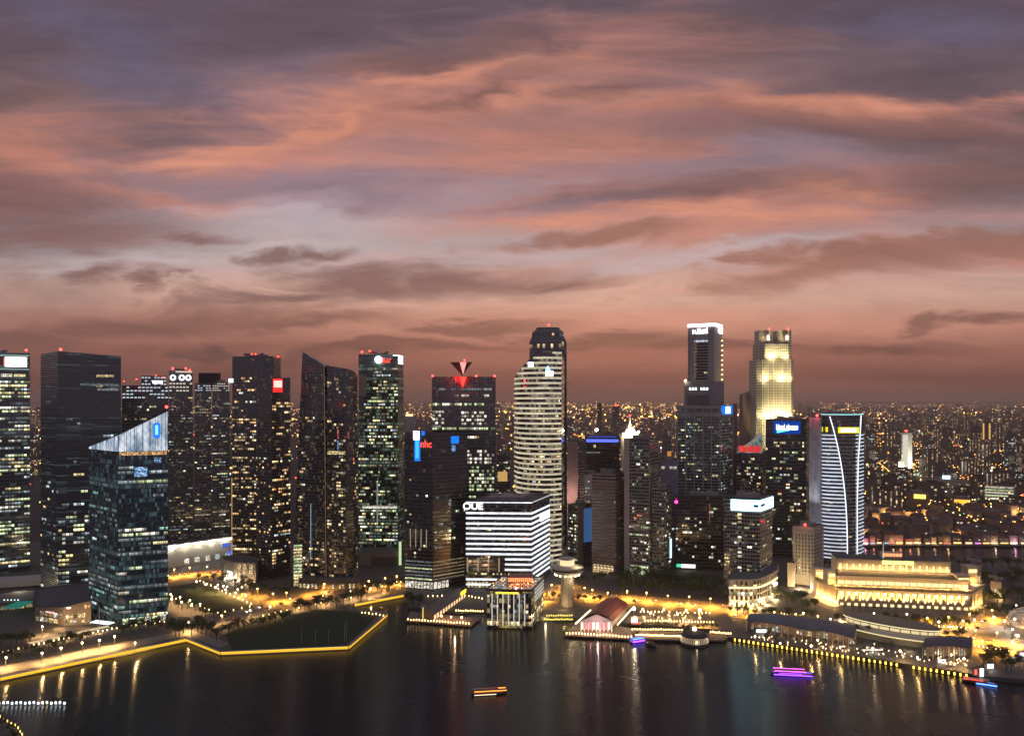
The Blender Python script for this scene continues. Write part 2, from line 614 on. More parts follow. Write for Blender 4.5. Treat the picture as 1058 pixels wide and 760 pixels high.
def lit_windows(root, faces, seed, cap=90, name="lit_window"):
    """lit panes on the walls of a tower. faces: dicts a, b (wall ends), z0, z1, fh, bay, p, pal, run, full, h, ok
    The largest CAP runs of panes are parts of their own, the rest one part."""
    r = random.Random(seed)
    runs = []
    for fc in faces:
        a, b = fc['a'], fc['b']
        L = hypot(b[0] - a[0], b[1] - a[1])
        nb = max(1, int(L / fc['bay']))
        bay = L / nb
        nf = int((fc['z1'] - fc['z0']) / fc['fh'])
        lo, hi = fc.get('run', (1, 3))
        for fl in range(nf):
            z = fc['z0'] + fl * fc['fh']
            p = fc['p']
            if callable(p):
                p = p(fl / max(1, nf - 1))
            pf = 0.75 if r.random() < fc.get('full', 0.04) else p * (0.4 + 1.2 * r.random())
            i = 0
            fpal = pick(r, fc['pal'])
            while i < nb:
                n = r.randint(lo, hi)
                n = min(n, nb - i)
                if r.random() < pf and ('ok' not in fc or fc['ok']((i + n / 2) / nb, fl / max(1, nf - 1))):
                    runs.append((fc, z, i, n, bay, fpal if r.random() < .6 else pick(r, fc['pal'])))
                    i += n + (1 if r.random() < .5 else 0)
                else:
                    i += r.randint(1, max(1, (lo + hi) // 2))
    runs.sort(key=lambda t: -t[3] * t[4] * t[0]['fh'] * (1 + r.random() * .5))
    rest, mats = MB(), []
    for idx, (fc, z, i, n, bay, pal) in enumerate(runs):
        a, b = fc['a'], fc['b']
        L = hypot(b[0] - a[0], b[1] - a[1])
        dx, dy = (b[0] - a[0]) / L, (b[1] - a[1]) / L
        hh = fc['fh'] * fc.get('h', 0.55)
        zz = z + fc['fh'] * fc.get('s', 0.32)
        x0, y0 = a[0] + dx * i * bay, a[1] + dy * i * bay
        w = n * bay - 0.15
        if idx < cap:
            child(name, win_mesh(n, pal), root, Vector((x0, y0, zz)) - root.location, atan2(dy, dx), (w, 1, hh))
        else:
            if pal not in mats:
                mats.append(pal)
            nx, ny = dy * .15, -dx * .15
            x1, y1 = x0 + dx * w, y0 + dy * w
            uo, vo = r.randint(0, 900), r.randint(0, 900)
            P = [(x0 + nx, y0 + ny, zz), (x1 + nx, y1 + ny, zz), (x1 + nx, y1 + ny, zz + hh), (x0 + nx, y0 + ny, zz + hh)]
            rest.face(P, [(uo, vo), (uo + n, vo), (uo + n, vo + .999), (uo, vo + .999)], mats.index(pal))
            for q, t in ((0, 1), (1, 2), (2, 3), (3, 0)):
                A, B = P[q], P[t]
                rest.face([A, (A[0] - nx, A[1] - ny, A[2]), (B[0] - nx, B[1] - ny, B[2]), B], [(.01, .02)] * 4, mats.index(pal))
    if rest.f:
        tag(rest.build(name, [WIN[m] for m in mats], root), kind='stuff')


def corner_box(pl, Yl, pc, Yc, pr, Yr):
    """plan of a block from its left edge, near corner and right edge as seen from the bay; counter-clockwise A B C D"""
    A, B, C = (gX(pl, Yl), Yl), (gX(pc, Yc), Yc), (gX(pr, Yr), Yr)
    return [A, B, C, (A[0] + C[0] - B[0], A[1] + C[1] - B[1])]


def front_box(pl, pr, Y, depth, skew=None):
    """block whose front faces the camera direction; right end set back by skew metres"""
    A = (gX(pl, Y), Y)
    if skew is None:
        # turned so that it is seen square on, its flank running away along the line of sight
        e = (pr if (pl + pr) / 2 < CX else pl) - CX
        n_ = hypot(e, F)
        f = (F / n_, -e / n_)
        kr = (pr - CX) / F
        s = (kr * A[1] - A[0]) / (f[0] - kr * f[1])
        B = (A[0] + f[0] * s, A[1] + f[1] * s)
    else:
        B = (gX(pr, Y + skew), Y + skew)
    L = hypot(B[0] - A[0], B[1] - A[1])
    nx, ny = -(B[1] - A[1]) / L * depth, (B[0] - A[0]) / L * depth
    return [A, B, (B[0] + nx, B[1] + ny), (A[0] + nx, A[1] + ny)]


def inset(poly, t):
    cx = sum(p[0] for p in poly) / len(poly)
    cyy = sum(p[1] for p in poly) / len(poly)
    return [(cx + (p[0] - cx) * t, cyy + (p[1] - cyy) * t) for p in poly]


def centre(poly):
    return (sum(p[0] for p in poly) / len(poly), sum(p[1] for p in poly) / len(poly))


GROUND = 3.0


def tower(name, label, poly, ztop, mat, cat="tower", z0=GROUND, roof=True, plant=0.5, parapet=1.6, seed=1, group=None):
    """root + wall + roof (parapet, plant room)"""
    c = centre(poly)
    root = thing(name, label, cat, (c[0], c[1], z0), group=group)
    m = MB()
    m.prism(poly, z0, ztop, top=False, bottom=False)
    m.build("curtain_wall", mat, root)
    if roof:
        zt = [ztop] * len(poly) if not hasattr(ztop, '__len__') else list(ztop)
        r = random.Random(seed)
        m = MB()
        inn = inset(poly, 0.985)
        m.cap([(p[0], p[1], z - parapet) for p, z in zip(inn, zt)])
        n = len(poly)
        for i in range(n):
            j = (i + 1) % n
            m.face([(*inn[i], zt[i] - parapet), (*inn[i], zt[i] + .02), (*inn[j], zt[j] + .02), (*inn[j], zt[j] - parapet)])
            m.face([(*poly[i], zt[i] + .02), (*poly[j], zt[j] + .02), (*inn[j], zt[j] + .02), (*inn[i], zt[i] + .02)])
        zm = min(zt)
        ro = m.build("roof", ROOFM, root)
        if plant:
            m = MB()
            pin = inset(poly, plant)
            m.prism(pin, zm - parapet, zm + 2.2)
            for _ in range(5):
                t = (c[0] + r.uniform(-1, 1) * abs(poly[1][0] - poly[0][0]) * .3, c[1] + r.uniform(-5, 5))
                m.box(t[0] - 2, t[0] + 2, t[1] - 2, t[1] + 2, zm + 2.2, zm + 3.4 + r.random())
            m.build("plant_room", CONC, ro)
    return root


def beacon(root, x, y, z, r=1.3, mast=2.0):
    m = MB()
    m.cyl(x, y, z, z + mast, .15, .12, 6)
    o = m.build("beacon_mast", STEEL, root)
    m = MB()
    m.ball(x, y, z + mast + r, r)
    m.build("beacon", RED_LAMP, o)


def text_mesh(txt, size, ext=0.3, bold=0.0):
    cu = bpy.data.curves.new("lettering", 'FONT')
    cu.body = txt
    cu.size = size
    cu.extrude = ext
    cu.offset = bold
    cu.align_x = 'CENTER'
    o = bpy.data.objects.new("lettering", cu)
    COL.objects.link(o)
    bpy.context.view_layer.update()
    me = bpy.data.meshes.new_from_object(o.evaluated_get(bpy.context.evaluated_depsgraph_get()))
    bpy.data.objects.remove(o)
    bpy.data.curves.remove(cu)
    return me


def sign_text(root, txt, a, b, t, z, size, mat, out=0.6, bold=0.0, xs=1.0):
    """upright letters on the wall a->b at fraction t, baseline z"""
    L = hypot(b[0] - a[0], b[1] - a[1])
    dx, dy = (b[0] - a[0]) / L, (b[1] - a[1]) / L
    me = text_mesh(txt, size, 0.3, bold)
    me.materials.clear()
    me.materials.append(mat)
    o = bpy.data.objects.new("sign_lettering", me)
    loc = Vector((a[0] + dx * L * t + dy * out, a[1] + dy * L * t - dx * out, z)) - root.location
    o.matrix_basis = Matrix.Translation(loc) @ Matrix.Rotation(atan2(dy, dx), 4, 'Z') @ Matrix.Rotation(pi / 2, 4, 'X') @ Matrix.Diagonal((xs, 1, 1, 1))
    COL.objects.link(o)
    o.parent = root
    return o


def sign_blocks(root, a, b, t0, t1, z0, z1, mat, n=7, seed=1, out=0.5, name="sign_lettering"):
    """a lit sign too far off to read: glowing strokes of uneven height"""
    r = random.Random(seed)
    L = hypot(b[0] - a[0], b[1] - a[1])
    m = MB()
    w = (t1 - t0) * L / n
    hh = z1 - z0
    for i in range(n):
        s0 = t0 * L + i * w
        up = 1.0 if r.random() < .35 else .74
        m.fbox(a, b, s0 + w * .06, s0 + w * .30, z0, z0 + hh * up, 0, out)
        m.fbox(a, b, s0 + w * .30, s0 + w * .90, z0 + hh * r.choice((.0, .55)), z0 + hh * r.choice((.22, .74)), 0, out * .9)
        if r.random() < .6:
            m.fbox(a, b, s0 + w * .68, s0 + w * .90, z0, z0 + hh * .74, 0, out)
    return m.build(name, mat, root)


def panel(root, a, b, t0, t1, z0, z1, mat, name="sign_panel", out=0.4, inn=0.0):
    L = hypot(b[0] - a[0], b[1] - a[1])
    m = MB()
    m.fbox(a, b, t0 * L, t1 * L, z0, z1, inn, out)
    return m.build(name, mat, root)


def on_face(a, b, t, z, out=0.5):
    L = hypot(b[0] - a[0], b[1] - a[1])
    return (a[0] + (b[0] - a[0]) * t + (b[1] - a[1]) / L * out, a[1] + (b[1] - a[1]) * t - (b[0] - a[0]) / L * out, z)


def ordinal(i):
    w = ("first second third fourth fifth sixth seventh eighth ninth tenth eleventh twelfth thirteenth fourteenth fifteenth sixteenth seventeenth eighteenth nineteenth").split()
    if i < 19:
        return w[i]
    tens = ["", "", "twenty", "thirty", "forty", "fifty", "sixty", "seventy", "eighty", "ninety"]
    n = i + 1
    h = "" if n < 100 else ("hundred and " if n % 100 else "hundredth")
    n %= 100
    if n == 0:
        return h
    if n < 20:
        return h + w[n - 1]
    return h + (tens[n // 10] + "-" + w[n % 10 - 1] if n % 10 else tens[n // 10][:-1] + "ieth")


# ------------------------------------------------------------------ water, land, roads
def water_mat():
    m, q, out = new_mat('bay_water')
    b = q.n('ShaderNodeBsdfPrincipled')
    tc = q.n('ShaderNodeTexCoord').outputs['Object']
    n1 = q.noise(tc, 0.012, 4.0, 0.6, 0.6)
    n2 = q.noise(q.v('MULTIPLY', tc, (0.4, 1.0, 1.0)), 0.10, 3.0, 0.6)
    b.inputs['Base Color'].default_value = (.007, .009, .010, 1)
    q.put(b.inputs['Roughness'], q.m('ADD', 0.23, q.m('MULTIPLY', n1, 0.08)))
    b.inputs['IOR'].default_value = 1.36
    b.inputs['Anisotropic'].default_value = 0.88      # ripples lie across the bay, so lights smear along the view
    b.inputs['Tangent'].default_value = (0, 1, 0)
    tg = q.n('ShaderNodeCombineXYZ')
    tg.inputs[1].default_value = 1.0
    q.nt.links.new(tg.outputs[0], b.inputs['Tangent'])
    q.nt.links.new(b.outputs[0], out.inputs[0])
    return m


WATER = water_mat()
m = MB()
m.face([(-60000, -4000, 0), (60000, -4000, 0), (60000, 90000, 0), (-60000, 90000, 0)])
tag(m.build("water", WATER), kind='structure')

PAVE = pbr('paving', (.085, .078, .068), .75, var=.35, scale=.03)
LAWN = pbr('lawn_turf', (.022, .036, .012), .95, var=.4, scale=.05)
ASPH = pbr('asphalt', (.075, .07, .065), .7, var=.2, scale=.05)
PAINT = pbr('road_paint', (.7, .7, .66), .6)
CITYG = pbr('city_ground', (.035, .034, .028), .9, var=.6, scale=.006)

shore_px = [(0, 704), (193, 663), (228, 677), (360, 671), (400, 637), (366, 632), (366, 627), (417, 617), (424, 630), (470, 634), (500, 632), (560, 641),
            (600, 641), (650, 646), (740, 654), (757, 662), (1008, 701), (1060, 706), (1200, 714)]
shore = [gp(x, y, 0) for x, y in shore_px]
land = [(-60000, 300), (-620, 300)] + shore + [(3000, 560), (3000, 978), (gX(862, 978), 978), (gX(858, 1090), 1090), (3000, 1090), (60000, 1090), (60000, 90000), (-60000, 90000)]
m = MB()
m.prism(land, -4, GROUND, bottom=False)
tag(m.build("ground", PAVE), kind='structure')


def sheet(name, pts, mat, z, lab=None):
    m = MB()
    m.cap([(p[0], p[1], z) for p in pts])
    if m.f and sum((m.v[i][0] * m.v[j][1] - m.v[j][0] * m.v[i][1]) for f in m.f for i, j in zip(f, f[1:] + f[:1])) < 0:
        m.f = [f[::-1] for f in m.f]
        m.uv = [t[::-1] for t in m.uv]
    return tag(m.build(name, mat), kind='structure')


G = lambda pts, z=GROUND: [gp(x, y, z) for x, y in pts]
# the city floor further inland is darker than the waterfront paving
sheet("city_ground", [(-40000, 1120), (40000, 1120), (60000, 88000), (-60000, 88000)], CITYG, GROUND + .004)
lawn = sheet("lawn", G([(176, 606), (203, 601), (262, 627), (226, 634), (176, 617)]), LAWN, GROUND + .05)
sheet("event_field", G([(232, 655), (262, 641), (330, 629), (392, 634), (357, 667), (240, 671)]), LAWN, GROUND + .05)


def road(name, px, width, z=GROUND + .008):
    """road along photo points, with kerbs and a broken centre line"""
    pts = [gp(x, y) for x, y in px]
    L, R = [], []
    for i, p in enumerate(pts):
        a, b = pts[max(0, i - 1)], pts[min(len(pts) - 1, i + 1)]
        t = Vector((b[0] - a[0], b[1] - a[1])).normalized()
        n = Vector((-t.y, t.x)) * width / 2
        L.append((p[0] + n.x, p[1] + n.y))
        R.append((p[0] - n.x, p[1] - n.y))
    m = MB()
    for i in range(len(pts) - 1):
        m.face([(*R[i], z), (*R[i + 1], z), (*L[i + 1], z), (*L[i], z)])
    tag(m.build(name, ASPH), kind='structure')
    mk = MB()
    for i in range(len(pts) - 1):
        a, b = Vector(pts[i]), Vector(pts[i + 1])
        t = (b - a).normalized()
        n = Vector((-t.y, t.x))
        q = 0.0
        while q + 3 < (b - a).length:
            for off in (-width * .25, 0.0, width * .25):
                p = a + t * q + n * off
                e = p + t * 3
                mk.face([(p.x - n.x * .1, p.y - n.y * .1, z + .004), (p.x + n.x * .1, p.y + n.y * .1, z + .004), (e.x + n.x * .1, e.y + n.y * .1, z + .004), (e.x - n.x * .1, e.y - n.y * .1, z + .004)][::-1])
            q += 8
    tag(mk.build("road_markings", PAINT), kind='structure')
    kb = MB()
    for side in (L, R):
        for i in range(len(side) - 1):
            kb.fbox(side[i], side[i + 1], 0, hypot(side[i + 1][0] - side[i][0], side[i + 1][1] - side[i][1]), GROUND, GROUND + .14, -.15, .15)
    tag(kb.build("kerb", CONC), kind='structure')
    return pts


ROAD_E = road("road", [(560, 610), (640, 618), (700, 621), (760, 629), (840, 647), (900, 652), (960, 651), (1010, 646), (1058, 639), (1130, 634)], 20)
ROAD_B = road("road", [(955, 656), (1000, 658), (1058, 664), (1130, 672)], 16)
ROAD_W = road("road", [(168, 594), (205, 592), (240, 588)], 18)
ROAD_C = road("road", [(236, 641), (270, 629), (300, 620), (350, 612), (418, 603), (470, 604), (545, 608)], 14)
ROAD_L = road("road", [(-60, 668), (0, 660), (60, 655), (110, 648), (180, 640), (236, 641)], 12, GROUND + .012)
sheet("waterside_path", [gp(x, y) for x, y in [(-80, 720 - 6), (0, 697), (193, 656), (228, 669), (236, 664), (196, 650), (0, 688), (-80, 704)]], pbr('granite_path', (.2, .18, .15), .7), GROUND + .06)

# ------------------------------------------------------------------ lit sea walls
LED_Y = emit('wall_glow_yellow', (1.0, .52, .03), 1.15)
LED_YS = emit('led_yellow_bright', (1.0, .66, .10), 2.6)
WALLM = pbr('granite_wall', (.30, .26, .20), .8)


def sea_wall(a, b, label, glow=True, h=GROUND):
    p, q = gp(*a, 0), gp(*b, 0)
    L = hypot(q[0] - p[0], q[1] - p[1])
    c = ((p[0] + q[0]) / 2, (p[1] + q[1]) / 2, 0)
    t = thing("sea_wall", label, "sea wall", c, group="lit sea walls along the promenade")
    m = MB()
    m.fbox(p, q, 0, L, -3, h + .05, -1.0, .35)
    m.build("wall", WALLM, t)
    m = MB()
    m.fbox(p, q, 0, L, h + .05, h + .35, -1.2, 1.1)
    m.build("coping", CONC, t)
    if glow:
        m = MB()
        m.fbox(p, q, .2, L - .2, h - 2.1, h - .25, .35, .45)
        m.build("light_strip", LED_Y, t)  # glowing band stands in for the lit wall face below the cove
        m = MB()
        m.fbox(p, q, .2, L - .2, h - .22, h + .02, .35, .75)
        m.build("light_cove", LED_YS, t)
    m = MB()
    n = int(L / 4)
    for i in range(n + 1):
        m.fbox(p, q, L * i / n - .05, L * i / n + .05, h + .35, h + 1.4, -.1, .0)
    m.fbox(p, q, 0, L, h + 1.4, h + 1.47, -.1, .0)
    m.build("railing", STEEL, t)
    return t


sea_wall((-70, 719), (0, 704), "yellow lit sea wall nearest the row of white buoys")
sea_wall((0, 704), (193, 663), "long yellow lit sea wall beside the lamp lined promenade")
sea_wall((193, 663), (228, 677), "short angled yellow lit sea wall turning towards the event field")
sea_wall((228, 677), (360, 671), "straight yellow lit sea wall below the dark event field")
sea_wall((360, 671), (400, 637), "yellow lit sea wall climbing from the field corner to the inlet")
sea_wall((366, 627), (417, 617), "short yellow lit sea wall across the narrow inlet")
sea_wall((400, 637), (366, 632), "unlit sea wall on the field side of the inlet", glow=False)

# ------------------------------------------------------------------ facades
F_DARK = facade('glass_dark', (.012, .014, .018), (.05, .05, .055), 4.0, 1.5, .22, .10, dimp=.10, dims=.05)
F_BAND = facade('glass_banded', (.010, .024, .030), (.035, .05, .058), 4.2, 6.0, .34, .05, dimp=.22, dims=.09, dimcol=(.7, .95, .9), dimfloor=.25)
F_TEAL = facade('glass_teal', (.010, .045, .055), (.025, .055, .065), 4.2, 1.6, .18, .12, dimp=.28, dims=.10, dimcol=(.4, .85, .9), dimfloor=.30)
F_GRID = facade('stone_grid', (.015, .016, .018), (.10, .095, .085), 3.6, 2.6, .34, .34, dimp=.25, dims=.10)
F_RESI = facade('flat_tower', (.015, .013, .012), (.07, .06, .055), 3.3, 2.4, .30, .26, dimp=.10, dims=.10, dimcol=(1, .62, .25))
F_SAIL = facade('glass_sail', (.016, .014, .014), (.045, .038, .036), 3.3, 2.0, .28, .18, dimp=.20, dims=.11, dimcol=(1, .65, .3))
F_GREEN = facade('glass_green', (.008, .028, .018), (.022, .036, .03), 4.0, 1.8, .25, .14, dimp=.3, dims=.14, dimcol=(.6, 1, .6), dimfloor=.15)
F_BLACK = facade('glass_black', (.006, .006, .008), (.018, .018, .022), 4.0, 2.2, .2, .08, dimp=.06, dims=.05, rough=.05)
F_PLUM = facade('glass_plum', (.012, .008, .012), (.03, .022, .03), 4.0, 2.0, .25, .10, dimp=.05, dims=.06)
F_BROWN = facade('brown_ledges', (.012, .010, .009), (.24, .17, .125), 3.7, 9.0, .52, .03, dimp=.06, dims=.10, frough=.8)
F_GREY = facade('grey_ledges', (.012, .013, .015), (.20, .175, .16), 3.8, 2.8, .36, .12, dimp=.12, dims=.10, frough=.8)
F_FINS = facade('grey_fins', (.012, .016, .018), (.24, .235, .22), 4.0, 4.2, .34, .10, dimp=.15, dims=.06, dimcol=(.7, .9, .8), frough=.7)
F_CREAM = facade('cream_stone', (.03, .027, .022), (.50, .43, .33), 3.8, 2.4, .45, .55, dimp=.15, dims=.08, frough=.85)
F_WHITE = facade('white_panels', (.30, .30, .32), (.46, .45, .46), 8.0, 3.0, .03, .05, dimp=.0, dims=.0, rough=.5, frough=.6)
F_UOB = facade('granite_punched', (.012, .012, .014), (.52, .48, .38), 3.9, 3.0, .50, .52, dimp=.05, dims=.1, frough=.75)

WARMS = [('warm', 5), ('amber', 3), ('yellow', 2), ('white', 1), ('dim', 2)]
COOLS = [('cool', 4), ('white', 3), ('green', 3), ('yellow', 1), ('dimcool', 3)]
GREENS = [('green', 5), ('white', 2), ('yellow', 2), ('cool', 1), ('dimcool', 2), ('dim', 1)]
MIXED = [('warm', 3), ('white', 2), ('green', 2), ('cool', 2), ('dim', 2), ('dimcool', 1)]


def fc(poly, i, z0, z1, fh, bay, p, pal, **kw):
    return dict(a=poly[i], b=poly[(i + 1) % len(poly)], z0=z0, z1=z1, fh=fh, bay=bay, p=p, pal=pal, **kw)


# ---- left edge office tower with the white sign
P1 = front_box(-70, 31, 880, 45)
z = gZ(362, 880)
t1 = tower("office_tower", "banded office tower at the frame edge, white sign with a red end", P1, z, F_BAND, seed=2)
lit_windows(t1, [fc(P1, 0, 8, z - 24, 4.2, 3.0, lambda f: .16, COOLS + [('yellow', 3)], run=(2, 7), full=.30)], 5, 80)
panel(t1, P1[0], P1[1], .735, .965, gZ(377, 880), gZ(367, 880), emit('sign_white', (1, .97, .92), 6.0))
panel(t1, P1[0], P1[1], .718, .735, gZ(376, 880), gZ(368, 880), emit('sign_red', (1, .03, .025), 1.5))
for q in range(3):
    panel(t1, P1[0], P1[1], .55 + q * .14, .67 + q * .14, gZ(388, 880), gZ(385, 880), WIN[('blue', 'white', 'yellow')[q]], "lit_window")
panel(t1, P1[0], P1[1], .5, .99, gZ(366, 880), gZ(364.2, 880), emit('crown_dim', (.7, 1, .9), .35, False), "crown_light")
panel(t1, P1[0], P1[1], .5, .99, gZ(380.5, 880), gZ(379, 880), emit('crown_dim', (.7, 1, .9), .35, False), "crown_light")
beacon(t1, *on_face(P1[0], P1[1], .96, z, -3))

# ---- tall dark tower with horizontal louvres
P2 = corner_box(42, 815, 60, 790, 125, 812)
zz = [gZ(366, 815), gZ(362.5, 790), gZ(368, 812), gZ(370, 840)]
t2 = tower("office_tower", "tallest dark louvred tower, mostly unlit above and speckled with office lights below", P2, zz, facade('louvred_glass', (.008, .018, .022), (.022, .030, .034), 2.1, 12.0, .42, .02, dimp=.14, dims=.05, dimcol=(.5, .9, .9), dimfloor=.15), plant=0, seed=3)
lowp = lambda f: .42 if f < .42 else (.02 if f < .78 else .05)
lit_windows(t2, [fc(P2, 1, 6, zz[1] - 22, 4.2, 3.2, lowp, COOLS + [('yellow', 3), ('warm', 2)], run=(1, 3), full=.01),
                 fc(P2, 0, 6, 120, 4.2, 3.2, .12, [('cool', 2), ('warm', 1), ('dimcool', 3)], run=(1, 2), full=.0)], 8, 92)
for q, (s0, s1, py, pal) in enumerate([(.42, .72, 397, 'white'), (.35, .98, 397, 'dimcool'), (.60, .88, 388, 'warm'), (.62, .95, 402, 'dimcool')]):
    panel(t2, P2[1], P2[2], s0, s1, gZ(py + 1.2, 800), gZ(py - 1.2, 800), WIN[pal], "lit_window", .2 + .02 * q)
beacon(t2, gX(62, 792), 793, zz[1] - 1.5)
beacon(t2, gX(122, 816), 818, gZ(398, 812) + 2)

# ---- glass tower with a sloping lit crown
P3 = corner_box(92, 742, 122, 700, 173.5, 716)
zt = [gZ(461, 742), gZ(449, 700), gZ(424, 716), gZ(440, 755)]
t3 = tower("glass_tower", "teal glass tower beside the field, its slanting white crown lit from within", P3, zt, F_TEAL, plant=0, roof=False)
zb = [gZ(466, 705)] * 3


def crown_mat():
    m, q, out = new_mat('lit_crown')
    e = q.n('ShaderNodeEmission')
    x, y, _ = q.sep(q.n('ShaderNodeUVMap').outputs[0])
    fu = q.m('FRACT', q.m('DIVIDE', x, 6.3))
    bar = q.m('GREATER_THAN', fu, .09)
    dia = q.m('GREATER_THAN', q.m('ABSOLUTE', q.m('SUBTRACT', q.m('FRACT', q.m('DIVIDE', q.m('ADD', x, y), 6.3)), .5)), .05)
    di2 = q.m('GREATER_THAN', q.m('ABSOLUTE', q.m('SUBTRACT', q.m('FRACT', q.m('DIVIDE', q.m('SUBTRACT', x, y), 6.3)), .5)), .05)
    n = q.mr(q.noise(q.xyz(x, q.m('MULTIPLY', y, .5), 0), .10, 5.0), .2, .75)
    lv = q.m('MULTIPLY', q.m('MULTIPLY', q.m('ADD', .25, q.m('MULTIPLY', bar, .75)), q.m('ADD', .6, q.m('MULTIPLY', q.m('MULTIPLY', dia, di2), .4))), q.m('ADD', .2, q.m('MULTIPLY', n, 1.1)))
    q.put(e.inputs[0], q.mix(n, q.xyz(.34, .62, 1.0), q.xyz(.95, .97, 1.0)))
    q.put(e.inputs[1], q.m('MULTIPLY', lv, .85))
    q.nt.links.new(e.outputs[0], out.inputs[0])
    return m


CROWN = crown_mat()
m = MB()
for i in (0, 1):
    a, b = P3[i], P3[i + 1]
    L = hypot(b[0] - a[0], b[1] - a[1])
    nx, ny = (b[1] - a[1]) / L * .25, -(b[0] - a[0]) / L * .25
    m.wall((a[0] + nx, a[1] + ny), (b[0] + nx, b[1] + ny), zb[i], zb[i + 1], zt[i] - .6, zt[i + 1] - .6)
m.build("lit_crown", CROWN, t3)
m = MB()
for i in (0, 1):
    a, b = P3[i], P3[i + 1]
    for q in range(9):
        f = q / 8
        x, y = a[0] + (b[0] - a[0]) * f, a[1] + (b[1] - a[1]) * f
        m.bar((x, y - .4, zb[i] + (zb[i + 1] - zb[i]) * f), (x, y - .4, zt[i] + (zt[i + 1] - zt[i]) * f), .18, 4)
    m.bar((*a, zt[i]), (*b, zt[i + 1]), .35, 4)
m.build("crown_frame", STEEL, t3)
m = MB()
m.cap([(p[0], p[1], zz_ - 1.0) for p, zz_ in zip(P3, zt)])
m.build("roof", ROOFM, t3)
panel(t3, P3[1], P3[2], .70, .84, gZ(452, 712), gZ(437, 712), emit('sign_blue', (.02, .22, 1.0), 1.1), out=.7)
panel(t3, P3[1], P3[2], .74, .80, gZ(449, 712), gZ(439, 712), emit('sign_cyan', (.25, .85, 1.0), 1.4), "sign_emblem", out=.9, inn=.7)
panel(t3, P3[1], P3[2], .02, .98, gZ(470, 705), gZ(466.5, 705), WIN['amber'], "crown_floor", .2)
lit_windows(t3, [fc(P3, 1, 8, gZ(474, 700), 4.2, 1.7, .10, COOLS + [('dimcool', 6), ('teal', 3)], run=(3, 9), full=.32),
                 fc(P3, 0, 8, gZ(492, 742), 4.2, 1.7, .12, [('dimcool', 5), ('cool', 2), ('teal', 3), ('white', 1)], run=(2, 7), full=.22)], 3, 94)
panel(t3, P3[1], P3[2], .32, .58, gZ(492, 708), gZ(482, 708), WIN['blue'], "lit_window", .22)
panel(t3, P3[1], P3[2], .72, .86, gZ(478, 708), gZ(473, 708), WIN['blue'], "lit_window", .22)
beacon(t3, gX(171.5, 716), 717, zt[2])

# ---- pair of grid-topped towers behind it, and the dark-shafted block beside them
P4a = front_box(126, 174, 1090, 40)
t4 = tower("office_tower", "stepped tower behind the slanting crown, rows of short white roof lights", P4a, gZ(398, 1090), F_DARK, plant=0)
P4s = front_box(146, 172, 1092, 30)
m = MB()
m.prism(P4s, gZ(398, 1090) - 2, gZ(388, 1090))
m.build("upper_storeys", F_DARK, t4)


def dashes(root, a, b, z0, z1, rows, cols, seed, mat, p=.7):
    r = random.Random(seed)
    L = hypot(b[0] - a[0], b[1] - a[1])
    for j in range(rows):
        m = MB()
        zz_ = z0 + (z1 - z0) * (j + .25) / rows
        for i in range(cols):
            if r.random() < p:
                m.fbox(a, b, L * (i + .15) / cols, L * (i + .85) / cols, zz_, zz_ + (z1 - z0) / rows * .38, 0, .3)
        if m.f:
            m.build("roof_light", mat, root)


DASH = emit('dash_white', (.75, .85, 1.0), .8, False)
dashes(t4, P4a[0], P4a[1], gZ(412, 1090), gZ(398, 1090), 4, 12, 4, DASH, .75)
dashes(t4, P4s[0], P4s[1], gZ(398, 1090), gZ(388, 1090), 3, 8, 5, DASH, .8)
panel(t4, P4s[0], P4s[1], .45, .85, gZ(396, 1092), gZ(393, 1092), emit('sign_pale', (.8, .9, 1), 3.0))
lit_windows(t4, [fc(P4a, 0, 20, gZ(414, 1090), 4.2, 3, .10, MIXED, full=.01)], 31, 20)
for px, py in ((128, 392), (141, 390), (161, 386), (169, 388)):
    beacon(t4, gX(px, 1095), 1095, gZ(py + 6, 1095) + 2, .8, 3)

P4b = front_box(174.5, 199, 1040, 40)
t5 = tower("office_tower", "slim office tower crowned by three round white emblems and red lamps", P4b, gZ(383, 1040), F_GRID, plant=.4)
for q, (x0, x1) in enumerate(((.04, .30), (.42, .66), (.70, .94))):
    m = MB()
    L = hypot(P4b[1][0] - P4b[0][0], P4b[1][1] - P4b[0][1])
    ex = (P4b[1][0] - P4b[0][0]) / L, (P4b[1][1] - P4b[0][1]) / L
    c_ = on_face(P4b[0], P4b[1], (x0 + x1) / 2, gZ(390, 1044), .8)
    for w in range(14):
        a_ = 2 * pi * w / 14
        b_ = 2 * pi * (w + 1) / 14
        m.bar((c_[0] + ex[0] * 2.8 * cos(a_), c_[1] + ex[1] * 2.8 * cos(a_), c_[2] + 3.0 * sin(a_)), (c_[0] + ex[0] * 2.8 * cos(b_), c_[1] + ex[1] * 2.8 * cos(b_), c_[2] + 3.0 * sin(b_)), 1.0, 5)
    m.build("emblem", emit('emblem_white', (.85, .93, 1), 2.5), t5)
dashes(t5, P4b[0], P4b[1], gZ(405, 1040), gZ(394, 1040), 3, 7, 8, emit('dash_warm', (1, .9, .75), .7, False), .8)
panel(t5, P4b[0], P4b[1], .28, .98, gZ(384.6, 1040), gZ(383, 1040), emit('dash_warm', (1, .9, .75), .7, False), "crown_light")
lit_windows(t5, [fc(P4b, 0, 22, gZ(408, 1040), 3.8, 2.6, .18, MIXED + [('dim', 8), ('dimcool', 6)], run=(1, 3), full=.03, h=.4)], 32, 85)
beacon(t5, gX(178.5, 1044), 1044, gZ(383, 1040)); beacon(t5, gX(192, 1044), 1044, gZ(383, 1040)); beacon(t5, gX(196, 1044), 1044, gZ(385, 1040))
P4c = front_box(201, 218, 1042, 42)
